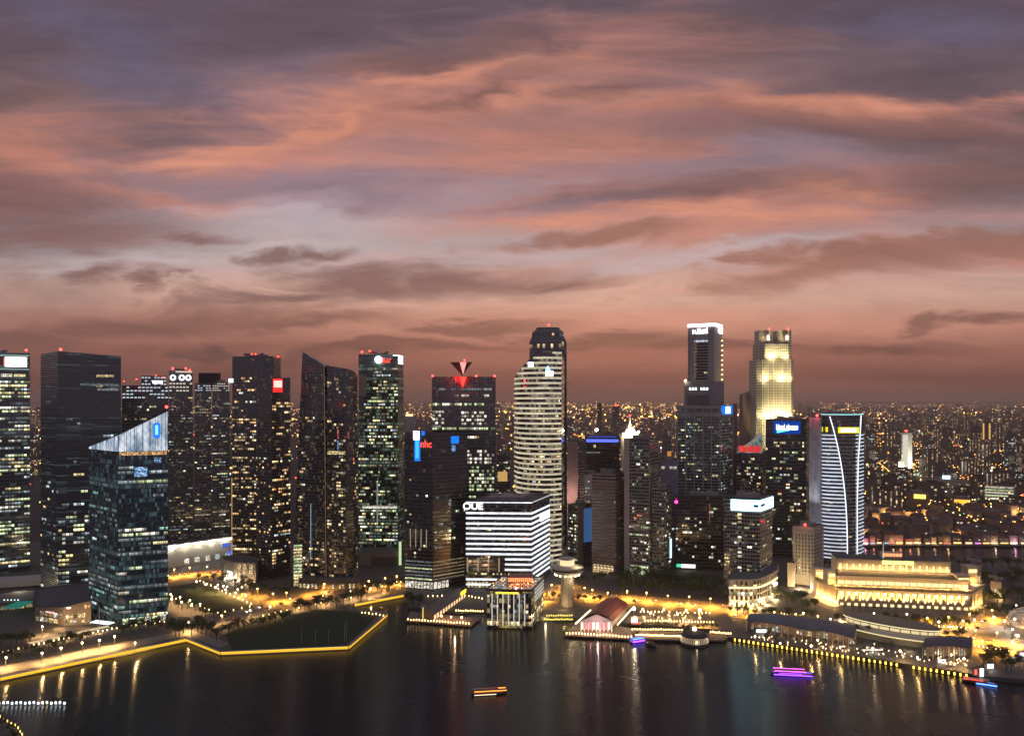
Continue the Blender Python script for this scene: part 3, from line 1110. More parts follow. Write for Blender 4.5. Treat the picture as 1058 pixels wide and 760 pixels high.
t6 = tower("office_tower", "narrow speckled office block between two dark slots, unlit plant box on top", P4c, gZ(396, 1042), F_GRID, plant=0)
m = MB(); m.prism(front_box(205, 228, 1062, 20), gZ(400, 1062), gZ(385, 1062)); m.build("plant_room", DARK, t6)
dashes(t6, P4c[0], P4c[1], gZ(404, 1042), gZ(397, 1042), 3, 6, 9, DASH, .6)
lit_windows(t6, [fc(P4c, 0, 22, gZ(405, 1042), 3.8, 2.6, .15, MIXED + [('green', 3), ('dim', 8)], run=(1, 4), full=.07, h=.4)], 33, 70)
P4d = front_box(219.5, 237.5, 1044, 42)
t7 = tower("office_tower", "office block with a pale ribbed top next to the amber windowed tower", P4d, gZ(395, 1044), F_GRID, plant=.4)
dashes(t7, P4d[0], P4d[1], gZ(404, 1044), gZ(395, 1044), 4, 8, 10, emit('dash_warm', (1, .9, .75), .7, False), .8)
lit_windows(t7, [fc(P4d, 0, 22, gZ(406, 1044), 3.8, 2.6, .13, GREENS + [('dim', 7)], run=(2, 5), full=.12, h=.4)], 34, 70)

# ---- two residential towers with amber windows
P5 = corner_box(240, 930, 283, 925, 290, 945)
z = gZ(368, 930)
t8 = tower("apartment_tower", "dark apartment tower with many amber windows and red roof lamps", P5, z, F_RESI, plant=.5)
lit_windows(t8, [fc(P5, 0, 12, z - 18, 3.4, 2.6, lambda f: .25 if f < .75 else .07, WARMS, run=(1, 3), full=.12, h=.6)], 41, 95)
panel(t8, P5[0], P5[1], -.08, .02, gZ(395, 930), gZ(391, 930), emit('sign_pale', (.8, .9, 1), 3.0), "roof_lamp", .6)
for px in (260, 264, 269, 287.5):
    beacon(t8, gX(px, 935), 935, z, .8, 2 if px < 280 else -1)
P5b = corner_box(264.5, 900, 281, 886, 300, 905)
zz5 = [gZ(400, 900), gZ(390, 886), gZ(390, 905), gZ(392, 920)]
t9 = tower("apartment_tower", "apartment tower with a bevelled shoulder and a square red lit sign at its top".replace("bevelled", "sloping"), P5b, zz5, F_RESI, plant=0)
lit_windows(t9, [fc(P5b, 1, 14, zz5[1] - 24, 3.4, 2.6, .20, WARMS + [('cool', 1)], run=(1, 3), full=.10, h=.6), fc(P5b, 0, 14, 160, 3.4, 2.6, .10, WARMS, run=(1, 1), full=0)], 42, 95)
m = MB()
for q in range(7):
    m.fbox(P5b[1], P5b[2], 1.2 + q * 1.8, 2.6 + q * 1.8, gZ(405, 890), gZ(391, 890), 0, .5)
m.build("red_sign", emit('sign_red', (1, .03, .025), 1.5), t9)
m = MB()
m.fbox(P5b[1], P5b[2], 2, 12.6, gZ(400, 890), gZ(393, 890), .5, .7)
m.build("red_sign_glyph", emit('sign_pink', (1, .4, .35), 2.2), t9)
# bright vertical seam between the two
m = MB(); m.bar((P5[0][0] - .3, 929.4, 10), (P5[0][0] - .3, 929.4, 110), .3, 4); m.build("corner_light", emit('seam_amber', (1, .6, .2), .8, False), t8)

# ---- leaning sail-shaped tower
zl = [gZ(383, 866), gZ(363, 858), gZ(377.5, 850), gZ(383, 872)]
bot = [(gX(302, 866), 866, GROUND), (gX(337, 850), 850, GROUND), (gX(340, 876), 876, GROUND), (gX(312, 886), 886, GROUND)]
top = [(gX(312.5, 866), 866, gZ(363, 866)), (gX(335, 850), 850, gZ(377.5, 850)), (gX(340, 876), 876, gZ(377, 876)), (gX(318, 886), 886, gZ(366, 886))]
ts = thing("apartment_tower", "apartment tower like a sharp leaning sail, its peak unlit", "tower", (gX(330, 860), 860, GROUND))
m = MB(); m.loft(bot, top); m.build("curtain_wall", F_SAIL, ts)
fa = [dict(a=bot[0][:2], b=bot[1][:2], z0=12, z1=gZ(398, 850), fh=3.4, bay=2.4, p=lambda f: .15 if f < .85 else .05, pal=WARMS, run=(1, 2), full=.03, h=.6, ok=lambda s, f: s > .30 * f + .06 and s < .92)]
lit_windows(ts, fa, 51, 90)
m = MB(); m.bar((bot[1][0], bot[1][1] - .3, 10), (top[1][0], top[1][1] - .3, top[1][2]), .28, 4); m.build("corner_light", emit('seam_pink', (1, .55, .4), .22, False), ts)
m = MB(); m.bar((gX(321.5, 858), 856.0, 30), (gX(321.5, 858), 856.0, 90), .35, 4); m.build("light_seam", emit('seam_blue', (.6, .8, 1), .5, False), ts)
P6 = [(gX(338, 852), 852), (gX(357, 846), 846), (gX(365, 852), 852), (gX(369.5, 864), 864), (gX(366, 890), 890), (gX(342, 890), 890)]
z6 = [gZ(377.5, 852), gZ(380.5, 846), gZ(383, 852), gZ(387, 864), gZ(385, 890), gZ(379, 890)]
tr = tower("apartment_tower", "rounded shouldered apartment tower joined to the sail shaped one, amber lights", P6, z6, F_SAIL, plant=0)
lit_windows(tr, [fc(P6, 0, 12, gZ(390, 850), 3.4, 2.4, .14, WARMS, run=(1, 2), full=.03, h=.6), fc(P6, 2, 12, gZ(400, 850), 3.4, 2.4, .12, WARMS, run=(1, 2), full=.02, h=.6)], 52, 95)
for q, (px, a_, b_, c_) in enumerate(((349, 443, 453, 'red'), (349, 455, 466, 'blue'), (359.5, 446, 452, 'red'), (365, 472, 477, 'red'))):
    panel(tr, P6[0], P6[1], (px - 338) / 19 - .02, (px - 338) / 19 + .05, gZ(b_, 848), gZ(a_, 848), WIN[c_], "coloured_window", .3)
panel(tr, P6[0], P6[1], .05, .98, gZ(469, 849), gZ(466, 849), WIN['yellow'], "lit_window", .25)

# ---- green glass tower with a white and red sign
P7 = corner_box(370.5, 1000, 411, 996, 417, 1020)
z = gZ(366, 998)
t10 = tower("office_tower", "green tinted glass tower with a glaring white and red roof sign", P7, z, F_GREEN, plant=.3)
lit_windows(t10, [fc(P7, 0, 20, z - 16, 4.0, 2.2, lambda f: .32 if f > .55 or f < .2 else .13, GREENS, run=(1, 4), full=.07, ok=lambda s, f: s > .2 or f < .6)], 61, 95)
L = hypot(P7[1][0] - P7[0][0], P7[1][1] - P7[0][1])
m = MB(); m.ball(gX(391, 996), 995, gZ(371.5, 996), 4.2, 10, 6); m.build("sign_disc", emit('sign_glare', (.9, .93, 1), 14.0), t10)
sign_blocks(t10, P7[0], P7[1], .60, .84, gZ(374.5, 997), gZ(368.5, 997), emit('sign_red_hot', (1, .07, .05), 2.2), 4, 3)
m = MB(); m.fbox(P7[1], P7[2], 2, 20, gZ(376, 1005), gZ(367, 1005), 0, .5); m.fbox(P7[0], P7[1], L * .88, L, gZ(367.5, 997), gZ(366.4, 997), 0, .5)
m.build("side_sign", emit('sign_mint', (.85, 1, .92), 2.6), t10)
panel(t10, P7[0], P7[1], .01, .20, gZ(409, 998), gZ(388, 998), pbr('tan_panel', (.30, .24, .18), .7), "stone_panel", .3)
panel(t10, P7[0], P7[1], .46, .50, gZ(540, 998), gZ(498, 998), emit('shaft_pale', (.7, .9, .8), .25, False), "light_shaft", .3)
panel(t10, P7[0], P7[1], .10, .98, gZ(525, 998), gZ(522, 998), WIN['white'], "lit_window", .35)
beacon(t10, gX(374, 1000), 1000, z); beacon(t10, gX(382, 1000), 1000, z, 1.2, 3)
P7p = front_box(371, 413, 955, 30)
pod = tower("podium_building", "plain beige podium block at the foot of the green glass tower", P7p, gZ(570, 955), pbr('beige_panel', (.36, .30, .22), .8, scale=.05), plant=0, parapet=.6, cat="building")
panel(pod, P7p[0], P7p[1], .30, .97, gZ(590, 955), gZ(576, 955), pbr('brown_panel', (.17, .13, .09), .7), "recessed_panel", .3)
m = MB(); m.fbox(P7p[1], P7p[2], -2, -1, GROUND, gZ(560, 955), -1.0, 2); m.build("light_fin", emit('fin_green', (.75, 1, .5), .8), pod)

# ---- black tower with the blue and red sign
P8 = corner_box(418, 842, 447, 832, 483, 860)
z8 = [gZ(446, 842), gZ(446, 832), gZ(450, 860), gZ(450, 875)]
t11 = tower("office_tower", "near black tower with a tall blue light bar and red letters", P8, z8, F_PLUM, plant=.4)
lit_windows(t11, [fc(P8, 0, 34, z8[0] - 45, 4, 2.6, .07, GREENS, run=(1, 1), full=0), fc(P8, 1, 40, z8[1] - 60, 4, 2.6, .05, [('green', 2), ('amber', 1), ('dim', 2), ('dimcool', 3)], run=(1, 2), full=.03)], 71, 60)
a, b = P8[0], P8[1]
panel(t11, a, b, .36, .56, gZ(476, 838), gZ(446, 838), emit('sign_azure', (.01, .22, 1.0), 1.1), "light_bar", .6)
panel(t11, a, b, .40, .52, gZ(473, 838), gZ(455, 838), emit('sign_sky', (.06, .55, 1.0), 1.2), "light_bar_core", .8, .6)
panel(t11, a, b, .33, .54, gZ(454, 838), gZ(445, 838), emit('sign_pinkwhite', (1, .75, .7), 5.0), "sign_emblem", 1.1, .8)
panel(t11, a, b, .62, .72, gZ(449.5, 838), gZ(445, 838), emit('sign_azure', (.01, .22, 1.0), 1.1), "sign_dot", .7)
sign_text(t11, "nhc", a, b, .78, gZ(461.8, 836), 10.5, emit('sign_red_hot', (1, .07, .05), 2.2), .8, .1, .85)
panel(t11, P8[1], P8[2], .52, .74, gZ(458, 848), gZ(450.5, 848), emit('sign_azure', (.01, .22, 1.0), 1.1), "blue_window", .5)
panel(t11, P8[1], P8[2], .54, .64, gZ(466, 848), gZ(459.5, 848), WIN['blue'], "blue_window", .5)
for q in range(4):
    panel(t11, a, b, .20 + q * .19, .225 + q * .19, gZ(565, 838), gZ(546, 838), emit('slot_warm', (1, .8, .55), .35, False), "light_slot", .4)
for q in range(6):
    zz_ = gZ(598, 838) + q * 3.6
    panel(t11, a, b, .02, .98, zz_, zz_ + 1.5, WIN['dimcool'] if q % 3 else WIN['green'], "podium_window", .35)
    panel(t11, P8[1], P8[2], .02, .9, zz_, zz_ + 1.3, WIN['dim'], "podium_window", .35)
for q in range(9):
    panel(t11, a, b, .03 + q * .11, .115 + q * .11, 4, 11, WIN['white'], "lobby_window", .3)
for q in range(4):
    panel(t11, P8[1], P8[2], .03 + q * .11, .115 + q * .11, 4, 11, WIN['white'], "lobby_window", .3)

# ---- grid tower with the red V crown
P9 = front_box(446.5, 512, 960, 45)
z = gZ(389, 960)
t12 = tower("office_tower", "open framed tower with a red lit V shaped crown and bright square windows", P9, z, F_DARK, plant=0)
a, b = P9[0], P9[1]
L = hypot(b[0] - a[0], b[1] - a[1])
m = MB()
for q in range(23):
    m.fbox(a, b, L * q / 22 - .2, L * q / 22 + .2, gZ(414, 960), z, 0, .6)
m.build("roof_fin", pbr('pale_fin', (.25, .23, .22), .6), t12)


def vee(x0, x1, xm, zt_, zb_, split, m):
    """inverted triangle plate, in the open above the roof"""
    A, B, Cc = (gX(x0, 958), 957.6, zt_), (gX(x1, 958), 957.6, zt_), (gX(xm, 958), 957.6, zb_)
    bk = lambda p: (p[0], p[1] + 1.2, p[2])
    m.face([Cc, B, A]); m.face([bk(A), bk(B), bk(Cc)])
    for s, e in ((A, B), (B, Cc), (Cc, A)):
        m.face([s, e, bk(e), bk(s)])


m = MB(); vee(465, 488, 477.5, gZ(374, 958), gZ(388, 958), 0, m); cr = m.build("crown", pbr('crown_dark', (.05, .02, .02), .5), t12)
m = MB(); P_ = [(gX(475, 958), 957.2, gZ(374, 958)), (gX(482, 958), 957.2, gZ(374, 958)), (gX(478.5, 958), 957.2, gZ(387, 958))]
m.face(P_[::-1]); m.build("crown_glow", emit('crown_pink', (1, .35, .3), 1.4), cr)
m = MB(); vee(468, 488, 478, gZ(388.5, 958), gZ(401, 958), 0, m); lc = m.build("lower_crown", pbr('crown_plate', (.30, .03, .03), .5), t12)
m = MB(); P_ = [(gX(474.5, 958), 957.2, gZ(389, 958)), (gX(482.5, 958), 957.2, gZ(389, 958)), (gX(478.3, 958), 957.2, gZ(399.5, 958))]
m.face(P_[::-1]); m.build("lower_glow", emit('crown_red2', (1, .10, .08), 1.2), lc)
lamp(t12, (gX(478, 950), 949, gZ(398, 950)), 5000, (1, .06, .05), .6)
lamp(t12, (gX(470, 950), 948, gZ(391, 950)), 9000, (1, .05, .05), 1.0)
wins = []
for (s0, s1, y0, y1, pal, p) in ((0, .82, 420, 416.5, 'green', 1), (0, .19, 443, 424, 'white', .9), (.46, .86, 440, 424, 'white', .9), (0, 1, 445, 441, 'green', 1),
                                 (.1, .98, 404.5, 402.5, 'dimcool', .8), (.1, .9, 411, 409, 'dimcool', .5), (.2, .98, 454, 451.5, 'warm', .8), (.55, .98, 480, 464, 'white', .95), (.58, .98, 508, 481, 'green', .85)):
    zz0, zz1 = gZ(y0, 960), gZ(y1, 960)
    nf = max(1, round((zz1 - zz0) / 4.4))
    a2 = (a[0] + (b[0] - a[0]) * s0, a[1]); b2 = (a[0] + (b[0] - a[0]) * s1, a[1])
    wins.append(dict(a=a2, b=b2, z0=zz0, z1=zz0 + nf * 4.4 + .1, fh=4.4, bay=2.9, p=p, pal=[(pal, 3), ('white', 1)], run=(1, 1) if nf > 1 else (2, 4), full=0, h=.62))
lit_windows(t12, wins + [fc(P9, 0, 20, gZ(510, 960), 4.4, 2.9, .22, GREENS, run=(1, 3), full=.08)], 81, 98)
for px, py in ((447, 388), (480, 372), (492, 388), (511, 388)):
    beacon(t12, gX(px, 959), 959 if py > 380 else 957.8, gZ(py + 2.5, 959), 1.2, 1.5)

# ---- white banded block with the three big letters
P10 = corner_box(481, 842, 549, 838, 568, 905)
zo = gZ(517.5, 838)
to = tower("office_block", "broad block wrapped in white light bands, three white letters OUE on top", P10, zo, facade('oue_glass', (.010, .010, .013), (.025, .025, .03), 4.1, 2.0, .3, .06, dimp=.18, dims=.12), plant=.55)
def band_mat(name, col, s, w):
    """strip light: each tube its own level, faint joints"""
    m, q, out = new_mat(name)
    e_ = q.n('ShaderNodeEmission')
    x, y, _ = q.sep(q.n('ShaderNodeUVMap').outputs[0])
    geo = q.n('ShaderNodeNewGeometry').outputs['Position']
    gx, gy, gz = q.sep(geo)
    r1 = q.white(q.xyz(q.m('FLOOR', q.m('DIVIDE', q.m('ADD', gx, gy), w)), q.m('FLOOR', q.m('DIVIDE', gz, 2.6)), 3.0))
    n = q.noise(geo, .035, 3.0)
    q.put(e_.inputs[0], (*col, 1))
    q.put(e_.inputs[1], q.m('MULTIPLY', s, q.m('MULTIPLY', q.m('ADD', .72, q.m('MULTIPLY', r1, .42)), q.m('ADD', .45, n))))
    q.nt.links.new(e_.outputs[0], out.inputs[0])
    return m


STRIP = band_mat('band_white', (.88, .92, 1.0), 1.5, 3.0)
DIMST = emit('band_dim', (.90, .93, 1.0), .55)
zs = [gZ(y, 838) for y in (518.6, 529.2, 534.5, 540, 545, 550.5, 555.5, 561, 566.3, 571.5, 576.7, 582, 587.5, 592.5, 597.8, 603, 608)]
L0 = hypot(P10[1][0] - P10[0][0], P10[1][1] - P10[0][1])
L1 = hypot(P10[2][0] - P10[1][0], P10[2][1] - P10[1][1])
for i, zz_ in enumerate(zs[:-1]):
    hgt = 1.0 if i == 0 else 2.0
    m = MB()
    if 10 <= i <= 12:
        m.fbox(P10[0], P10[1], L0 * .60, L0 + .6, zz_ - hgt, zz_, 0, .6)
    elif i == 13:
        pass
    else:
        m.fbox(P10[0], P10[1], .5, L0 + .6, zz_ - hgt, zz_, 0, .6)
    if m.f:
        m.build("light_band", STRIP, to)
    if i < 15:
        m = MB(); m.fbox(P10[1], P10[2], .1, L1 - 1, zz_ - hgt, zz_, 0, .6); m.build("light_band", STRIP if i else DIMST, to)
sign_text(to, "OUE", P10[0], P10[1], .115, gZ(525.5, 838) - .8, 10.0, emit('letter_white', (1, 1, 1), 2.6), 1.2, .16, 1.05)
lit_windows(to, [dict(a=P10[0], b=P10[1], z0=gZ(529, 838), z1=gZ(520, 838), fh=5, bay=2.4, p=.35, pal=[('amber', 2), ('warm', 2), ('dim', 3)], run=(1, 1), full=0),
                 dict(a=P10[0], b=P10[1], z0=gZ(595, 838), z1=gZ(590.5, 838), fh=3, bay=2, p=.7, pal=[('yellow', 2), ('green', 1)], run=(1, 1), full=0),
                 fc(P10, 0, gZ(575, 838), gZ(530, 838), 5.3, 3, .12, [('green', 2), ('dim', 3), ('yellow', 1)], run=(1, 3), full=0, h=.3, s=.1)], 91, 70)
for q in range(4):
    panel(to, P10[0], P10[1], .02 + q * .16, .04 + q * .16, gZ(591, 838), gZ(576.5, 838), emit('slot_tan', (1, .75, .5), .35, False), "column", .8)
panel(to, P10[1], P10[2], .45, .95, gZ(538, 870) , gZ(532, 870), emit('letter_white', (1, 1, 1), 2.6), "side_sign", 1.0)
for q in range(6):
    panel(to, P10[0], P10[1], .03 + q * .055, .065 + q * .055, 4, 10, WIN['yellow'], "lobby_window", .4)

# ---- tower with curved plan and lit ledges on every floor
pts = [(531.5, 985), (535, 962), (541, 948), (548, 940), (556, 936), (563, 934), (572, 936), (580, 944)]
tops = [390, 384, 377, 370, 366, 364, 363, 366]
P11 = [(gX(x, y), y) for x, y in pts] + [(gX(580, 944) + 6, 985)]
z11 = [gZ(t, y) for t, (x, y) in zip(tops, pts)] + [gZ(372, 985)]
t13 = tower("office_tower", "round fronted tower ringed with warm lit ledges on every floor", P11, z11, facade('ocean_glass', (.015, .016, .018), (.08, .075, .065), 5.9, 3.0, .2, .05, dimp=.35, dims=.30, dimcol=(1, .85, .5)), plant=0)
LEDGE = band_mat('ledge_warm', (1.0, .86, .60), .74, 5.0)
LEDGP = pbr('ledge_pale', (.5, .47, .4), .6)


def ring(root, P, zt_, zz_, h, out, mat, name, only=None):
    m = MB()
    for i in range(len(P) - 1 if only is None else only):
        za, zb_ = zt_[i], zt_[i + 1]
        if min(za, zb_) < zz_ + h:
            if max(za, zb_) < zz_ + h:
                continue
        f0 = 0.0 if za >= zz_ + h else (zz_ + h - za) / (zb_ - za)
        A, B = P[i], P[i + 1]
        L = hypot(B[0] - A[0], B[1] - A[1])
        m.fbox(A, B, L * f0, L, zz_, zz_ + h, -.1, out)
    if m.f:
        return m.build(name, mat, root)


zz_ = 12.0
q = 0
while zz_ < max(z11) - 1:
    ring(t13, P11, z11, zz_, 2.3, .35, LEDGE, "lit_ledge", 7)
    ring(t13, P11, z11, zz_ + 2.32, .4, .8, LEDGP, "ledge", 7)
    zz_ += 5.9
    q += 1
lit_windows(t13, [dict(a=P11[i], b=P11[i + 1], z0=30, z1=gZ(398, 940), fh=5.9, bay=2.4, p=.16, pal=[('yellow', 2), ('warm', 2), ('dim', 4), ('cool', 1)], run=(1, 3), full=.03, h=.4, s=.4) for i in range(2, 7)], 92, 40)
panel(t13, P11[2], P11[3], .75, 1.0, gZ(379, 942), gZ(374, 942), emit('sign_pale', (.8, .9, 1), 5.0), out=1.2)
panel(t13, P11[3], P11[4], .0, .4, gZ(379, 938), gZ(374, 938), emit('sign_pale', (.8, .9, 1), 5.0), out=1.2)
panel(t13, P11[5], P11[6], .1, .9, gZ(388.5, 935), gZ(383, 935), emit('sign_ice', (.8, .9, 1), 6.0), out=1.4)
m = MB(); xx, yy = gX(566, 935), 933; m.loft([(xx - 3, yy, gZ(382.5, 935)), (xx + 3, yy, gZ(382.5, 935)), (xx + 3, yy + 1, gZ(382.5, 935)), (xx - 3, yy + 1, gZ(382.5, 935))],
                                            [(xx - .4, yy, gZ(378, 935)), (xx + .4, yy, gZ(378, 935)), (xx + .4, yy + 1, gZ(378, 935)), (xx - .4, yy + 1, gZ(378, 935))])
m.build("sign_emblem", emit('sign_azure2', (.2, .5, 1), 4.0), t13)
m = MB(); m.prism(front_box(561, 571, 950, 10), gZ(368, 950), gZ(362.5, 950)); m.build("plant_room", LEDGP, t13)

# ---- tall dark octagonal tower behind it
Y = 1080
b8 = [(547, Y + 8), (552, Y), (580, Y), (585.5, Y + 8), (585.5, Y + 45), (547, Y + 45)]
B8 = [(gX(x, y), y) for x, y in b8]
t14 = tower("office_tower", "tallest black tower with a stepped and chamfered top of amber windows", B8, gZ(353, Y), F_BLACK, plant=0)
m = MB(); B9 = inset(B8, .86); m.loft([(p[0], p[1], gZ(353, Y)) for p in B8], [(p[0], p[1], gZ(347, Y)) for p in B9])
m.prism(B9, gZ(347, Y), gZ(343, Y)); B10 = inset(B8, .62); m.loft([(p[0], p[1], gZ(343, Y)) for p in B9], [(p[0], p[1], gZ(339, Y)) for p in B10], cap=False)
m.prism(B10, gZ(339, Y), gZ(337.5, Y)); m.build("stepped_top", F_BLACK, t14)
lit_windows(t14, [dict(a=B8[1], b=B8[2], z0=gZ(361.5, Y), z1=gZ(354, Y), fh=9, bay=3.4, p=.6, pal=[('amber', 3), ('warm', 2), ('dim', 2)], run=(1, 1), full=0, h=.6),
                  dict(a=B9[1], b=B9[2], z0=gZ(352, Y), z1=gZ(343.2, Y), fh=5.5, bay=3.4, p=.35, pal=[('amber', 3), ('dim', 3)], run=(1, 1), full=0, h=.6),
                  dict(a=B8[0], b=B8[1], z0=gZ(362, Y), z1=gZ(354, Y), fh=9, bay=2.6, p=.8, pal=[('amber', 3), ('warm', 2)], run=(1, 1), full=0, h=.6),
                  dict(a=B8[2], b=B8[3], z0=gZ(359, Y), z1=gZ(353.5, Y), fh=7, bay=5, p=1, pal=[('yellow', 1)], run=(1, 1), full=0, h=.8),
                  fc(B8, 1, 60, gZ(365, Y), 4, 3.4, .05, [('white', 1), ('cool', 1), ('warm', 1)], run=(1, 2), full=0)], 93, 60)
beacon(t14, gX(567, Y + 10), Y + 10, gZ(337.5, Y), 1.2, 2)


# ------------------------------------------------------------------ middle towers
# pink lit slab with ribs, seen beside the black octagonal tower
Pa = front_box(586, 597, 1180, 25)
t = tower("office_tower", "pinkish lit slim slab beside the black octagonal tower", Pa, gZ(456, 1180), pbr('pink_slab', (.45, .33, .30), .8), plant=.5)
lamp(t, (gX(589, 1160), 1158, 60), 26000, (1, .6, .5), 2.0)
m = MB()
for q in range(5):
    m.fbox(Pa[0], Pa[1], q * 3.6, q * 3.6 + .8, 10, gZ(457, 1180), 0, .8)
m.build("rib", pbr('pink_rib', (.5, .38, .34), .8), t)
Pb = front_box(597.5, 606, 1185, 25)
t = tower("office_tower", "grey slab with faint ribs between the pink slab and the blue lit roof", Pb, gZ(458, 1185), F_GREY, plant=.5)
Pc = front_box(604, 640, 1240, 40)
t = tower("office_tower", "dark block wearing a band of deep blue light below its roof", Pc, gZ(450, 1240), F_BLACK, plant=0)
panel(t, Pc[0], Pc[1], .05, .97, gZ(456.5, 1240), gZ(453.5, 1240), emit('blue_band', (.10, .16, 1.0), 1.6), "blue_band", .5)
panel(t, Pc[0], Pc[1], .10, .92, gZ(451.5, 1240), gZ(450.4, 1240), emit('blue_band_dim', (.10, .16, 1.0), .5), "blue_band", .5)
panel(t, Pc[0], Pc[1], .05, .45, gZ(468, 1240), gZ(466.5, 1240), WIN['dimcool'], "lit_window", .3)
panel(t, Pc[0], Pc[1], .25, .32, gZ(462, 1240), gZ(459, 1240), WIN['yellow'], "lit_window", .3)
m = MB(); m.ball(gX(616.5, 1240), 1242, gZ(444, 1240), 2.2); m.build("roof_lamp", WHITE_LAMP, t)
Pd = corner_box(587, 952, 597, 940, 612, 960)
t = tower("office_block", "low dark block with a brown corner pier and a blue glowing flank", Pd, gZ(521, 945), F_DARK, plant=.4)
panel(t, Pd[1], Pd[2], .0, .35, 5, gZ(521, 945) - .2, pbr('brown_pier', (.26, .18, .12), .8), "pier", .3)
panel(t, Pd[1], Pd[2], .40, .98, gZ(560, 950), gZ(525, 950), emit('blue_flank', (.12, .32, .75), .28), "blue_flank", .3)
lit_windows(t, [fc(Pd, 0, 6, gZ(524, 945), 4, 2.4, .2, GREENS, run=(1, 2))], 101, 14)
Pe = corner_box(612, 918, 636, 905, 645, 925)
t = tower("office_block", "brown office block ribbed by closely stacked ledges", Pe, gZ(489, 905), F_BROWN, plant=.5)
m = MB()
zz_ = 14.0
while zz_ < gZ(496, 905):
    m.fbox(Pe[0], Pe[1], 0, 26.4, zz_, zz_ + 1.7, 0, .7)
    m.fbox(Pe[1], Pe[2], 0, 21, zz_, zz_ + 1.7, 0, .7)
    zz_ += 3.7
m.build("ledge", pbr('brown_ledge', (.27, .19, .14), .85), t)
lit_windows(t, [dict(a=Pe[0], b=Pe[1], z0=60, z1=100, fh=3.7, bay=2.4, p=.10, pal=[('warm', 2), ('dim', 2), ('yellow', 1)], run=(1, 2), full=0, h=.42, s=.5)], 102, 16)
m = MB()
for q in range(6):
    for w in range(4):
        m.fbox(Pe[0], Pe[1], 1 + q * 4.2, 4.4 + q * 4.2, 4 + w * 2.4, 5.8 + w * 2.4, 0, .8)
m.build("lobby_glazing", WIN['warm'], t)
Pf = front_box(604, 618, 960, 20)
t = tower("office_block", "white side wing peeping out behind the brown ledged block", Pf, gZ(490, 960), pbr('white_wing', (.5, .45, .42), .8), plant=.5)
lit_windows(t, [fc(Pf, 0, 60, gZ(492, 960), 4, 3, .4, [('dim', 1), ('dimcool', 1)], run=(1, 2))], 103, 20)
# striped tower with a light edge
Pg = corner_box(645, 905, 672, 893, 681, 925)
t = tower("office_tower", "tall striped tower with a pale left edge wall and dark glass bays", Pg, gZ(454, 893), F_GREY, plant=.5)
panel(t, Pg[0], Pg[1], .0, .20, 4, gZ(454, 893) - .3, pbr('pale_edge', (.40, .34, .30), .8), "edge_wall", .5)
m = MB()
zz_ = 16.0
q = 0
while zz_ < gZ(458, 893):
    if q % 9 in (0, 1):
        m.fbox(Pg[0], Pg[1], 6.2, 29.1, zz_, zz_ + 1.1, 0, .6)
    m.fbox(Pg[1], Pg[2], 0, 33, zz_, zz_ + .9, 0, .5)
    zz_ += 3.8
    q += 1
m.fbox(Pg[0], Pg[1], 28.4, 29.4, 4, gZ(454, 893), 0, .8)
m.build("ledge", pbr('grey_ledge', (.30, .26, .24), .8), t)
lit_windows(t, [dict(a=Pg[0], b=Pg[1], z0=8, z1=150, fh=3.8, bay=2.2, p=.05, pal=GREENS, run=(1, 2), full=.06, ok=lambda s, f: s > .24),
                dict(a=Pg[0], b=Pg[1], z0=30, z1=62, fh=8, bay=2.2, p=.6, pal=[('green', 2), ('white', 2)], run=(1, 3), full=.2, ok=lambda s, f: s > .24, h=.3)], 104, 60)
m = MB(); m.fbox(Pg[0], Pg[1], 7, 28, 5, 15, 0, .4); m.build("lobby_glazing", WIN['green'], t)
Ph = corner_box(673.5, 880, 686, 872, 694, 893)
t = tower("office_block", "shorter grey block leaning on the striped tower, few green windows", Ph, gZ(504, 872), F_GREY, plant=.5)
lit_windows(t, [fc(Ph, 0, 8, gZ(508, 872), 3.8, 2.4, .16, GREENS, run=(1, 2), full=.05), fc(Ph, 1, 8, gZ(508, 872), 3.8, 2.4, .12, GREENS, run=(1, 2), full=.05)], 105, 50)
panel(t, Ph[1], Ph[2], .75, .95, gZ(577, 885), gZ(557, 885), emit('ice_sign', (.6, .9, 1), 1.6), "light_panel", .5)
Pi = front_box(683, 699.5, 960, 25)
t = tower("office_block", "blue grey slab between the striped tower and the black glass tower", Pi, gZ(475, 960), pbr('blue_slab', (.20, .22, .28), .7), plant=.5)
lit_windows(t, [dict(a=Pi[0], b=Pi[1], z0=gZ(486, 960), z1=gZ(480, 960), fh=6, bay=4, p=.9, pal=[('white', 1)], run=(1, 1)), fc(Pi, 0, 20, 120, 4, 3, .06, COOLS)], 106, 20)
Pj = front_box(684, 694, 1130, 20)
t = tower("office_block", "grey slab with one orange lit bay behind the striped tower", Pj, gZ(457, 1130), pbr('grey_slab', (.24, .22, .22), .8), plant=.4)
panel(t, Pj[0], Pj[1], .55, .95, gZ(473, 1130), gZ(466, 1130), emit('orange_bay', (1, .42, .08), .6), "lit_bay", .4)

# black glass tower in front of the twin slab
Pk = corner_box(698, 935, 747, 925, 757, 950)
t = tower("office_tower", "jet black glass tower with a handful of lights, below the finned block", Pk, gZ(512, 925), F_BLACK, plant=.5)
lit_windows(t, [fc(Pk, 0, 8, gZ(516, 925), 4, 2.6, .05, GREENS, run=(1, 2), full=.03), fc(Pk, 1, 8, gZ(516, 925), 4, 2.6, .12, GREENS, run=(1, 1))], 107, 40)
m = MB(); m.bar((gX(733, 925), 924, 60), (gX(733, 925), 924, gZ(520, 925)), .4, 4); m.build("red_seam", emit('seam_red', (1, .3, .25), .35), t)
m = MB(); m.ball(gX(698.3, 925), 923, gZ(518, 925), 2.0); m.build("magenta_lamp", emit('magenta', (1, .05, .35), 4.0), t)
panel(t, Pk[0], Pk[1], .02, .2, 6, 9.5, emit('green_fascia', (.1, 1, .5), .9), "shop_fascia", 1)
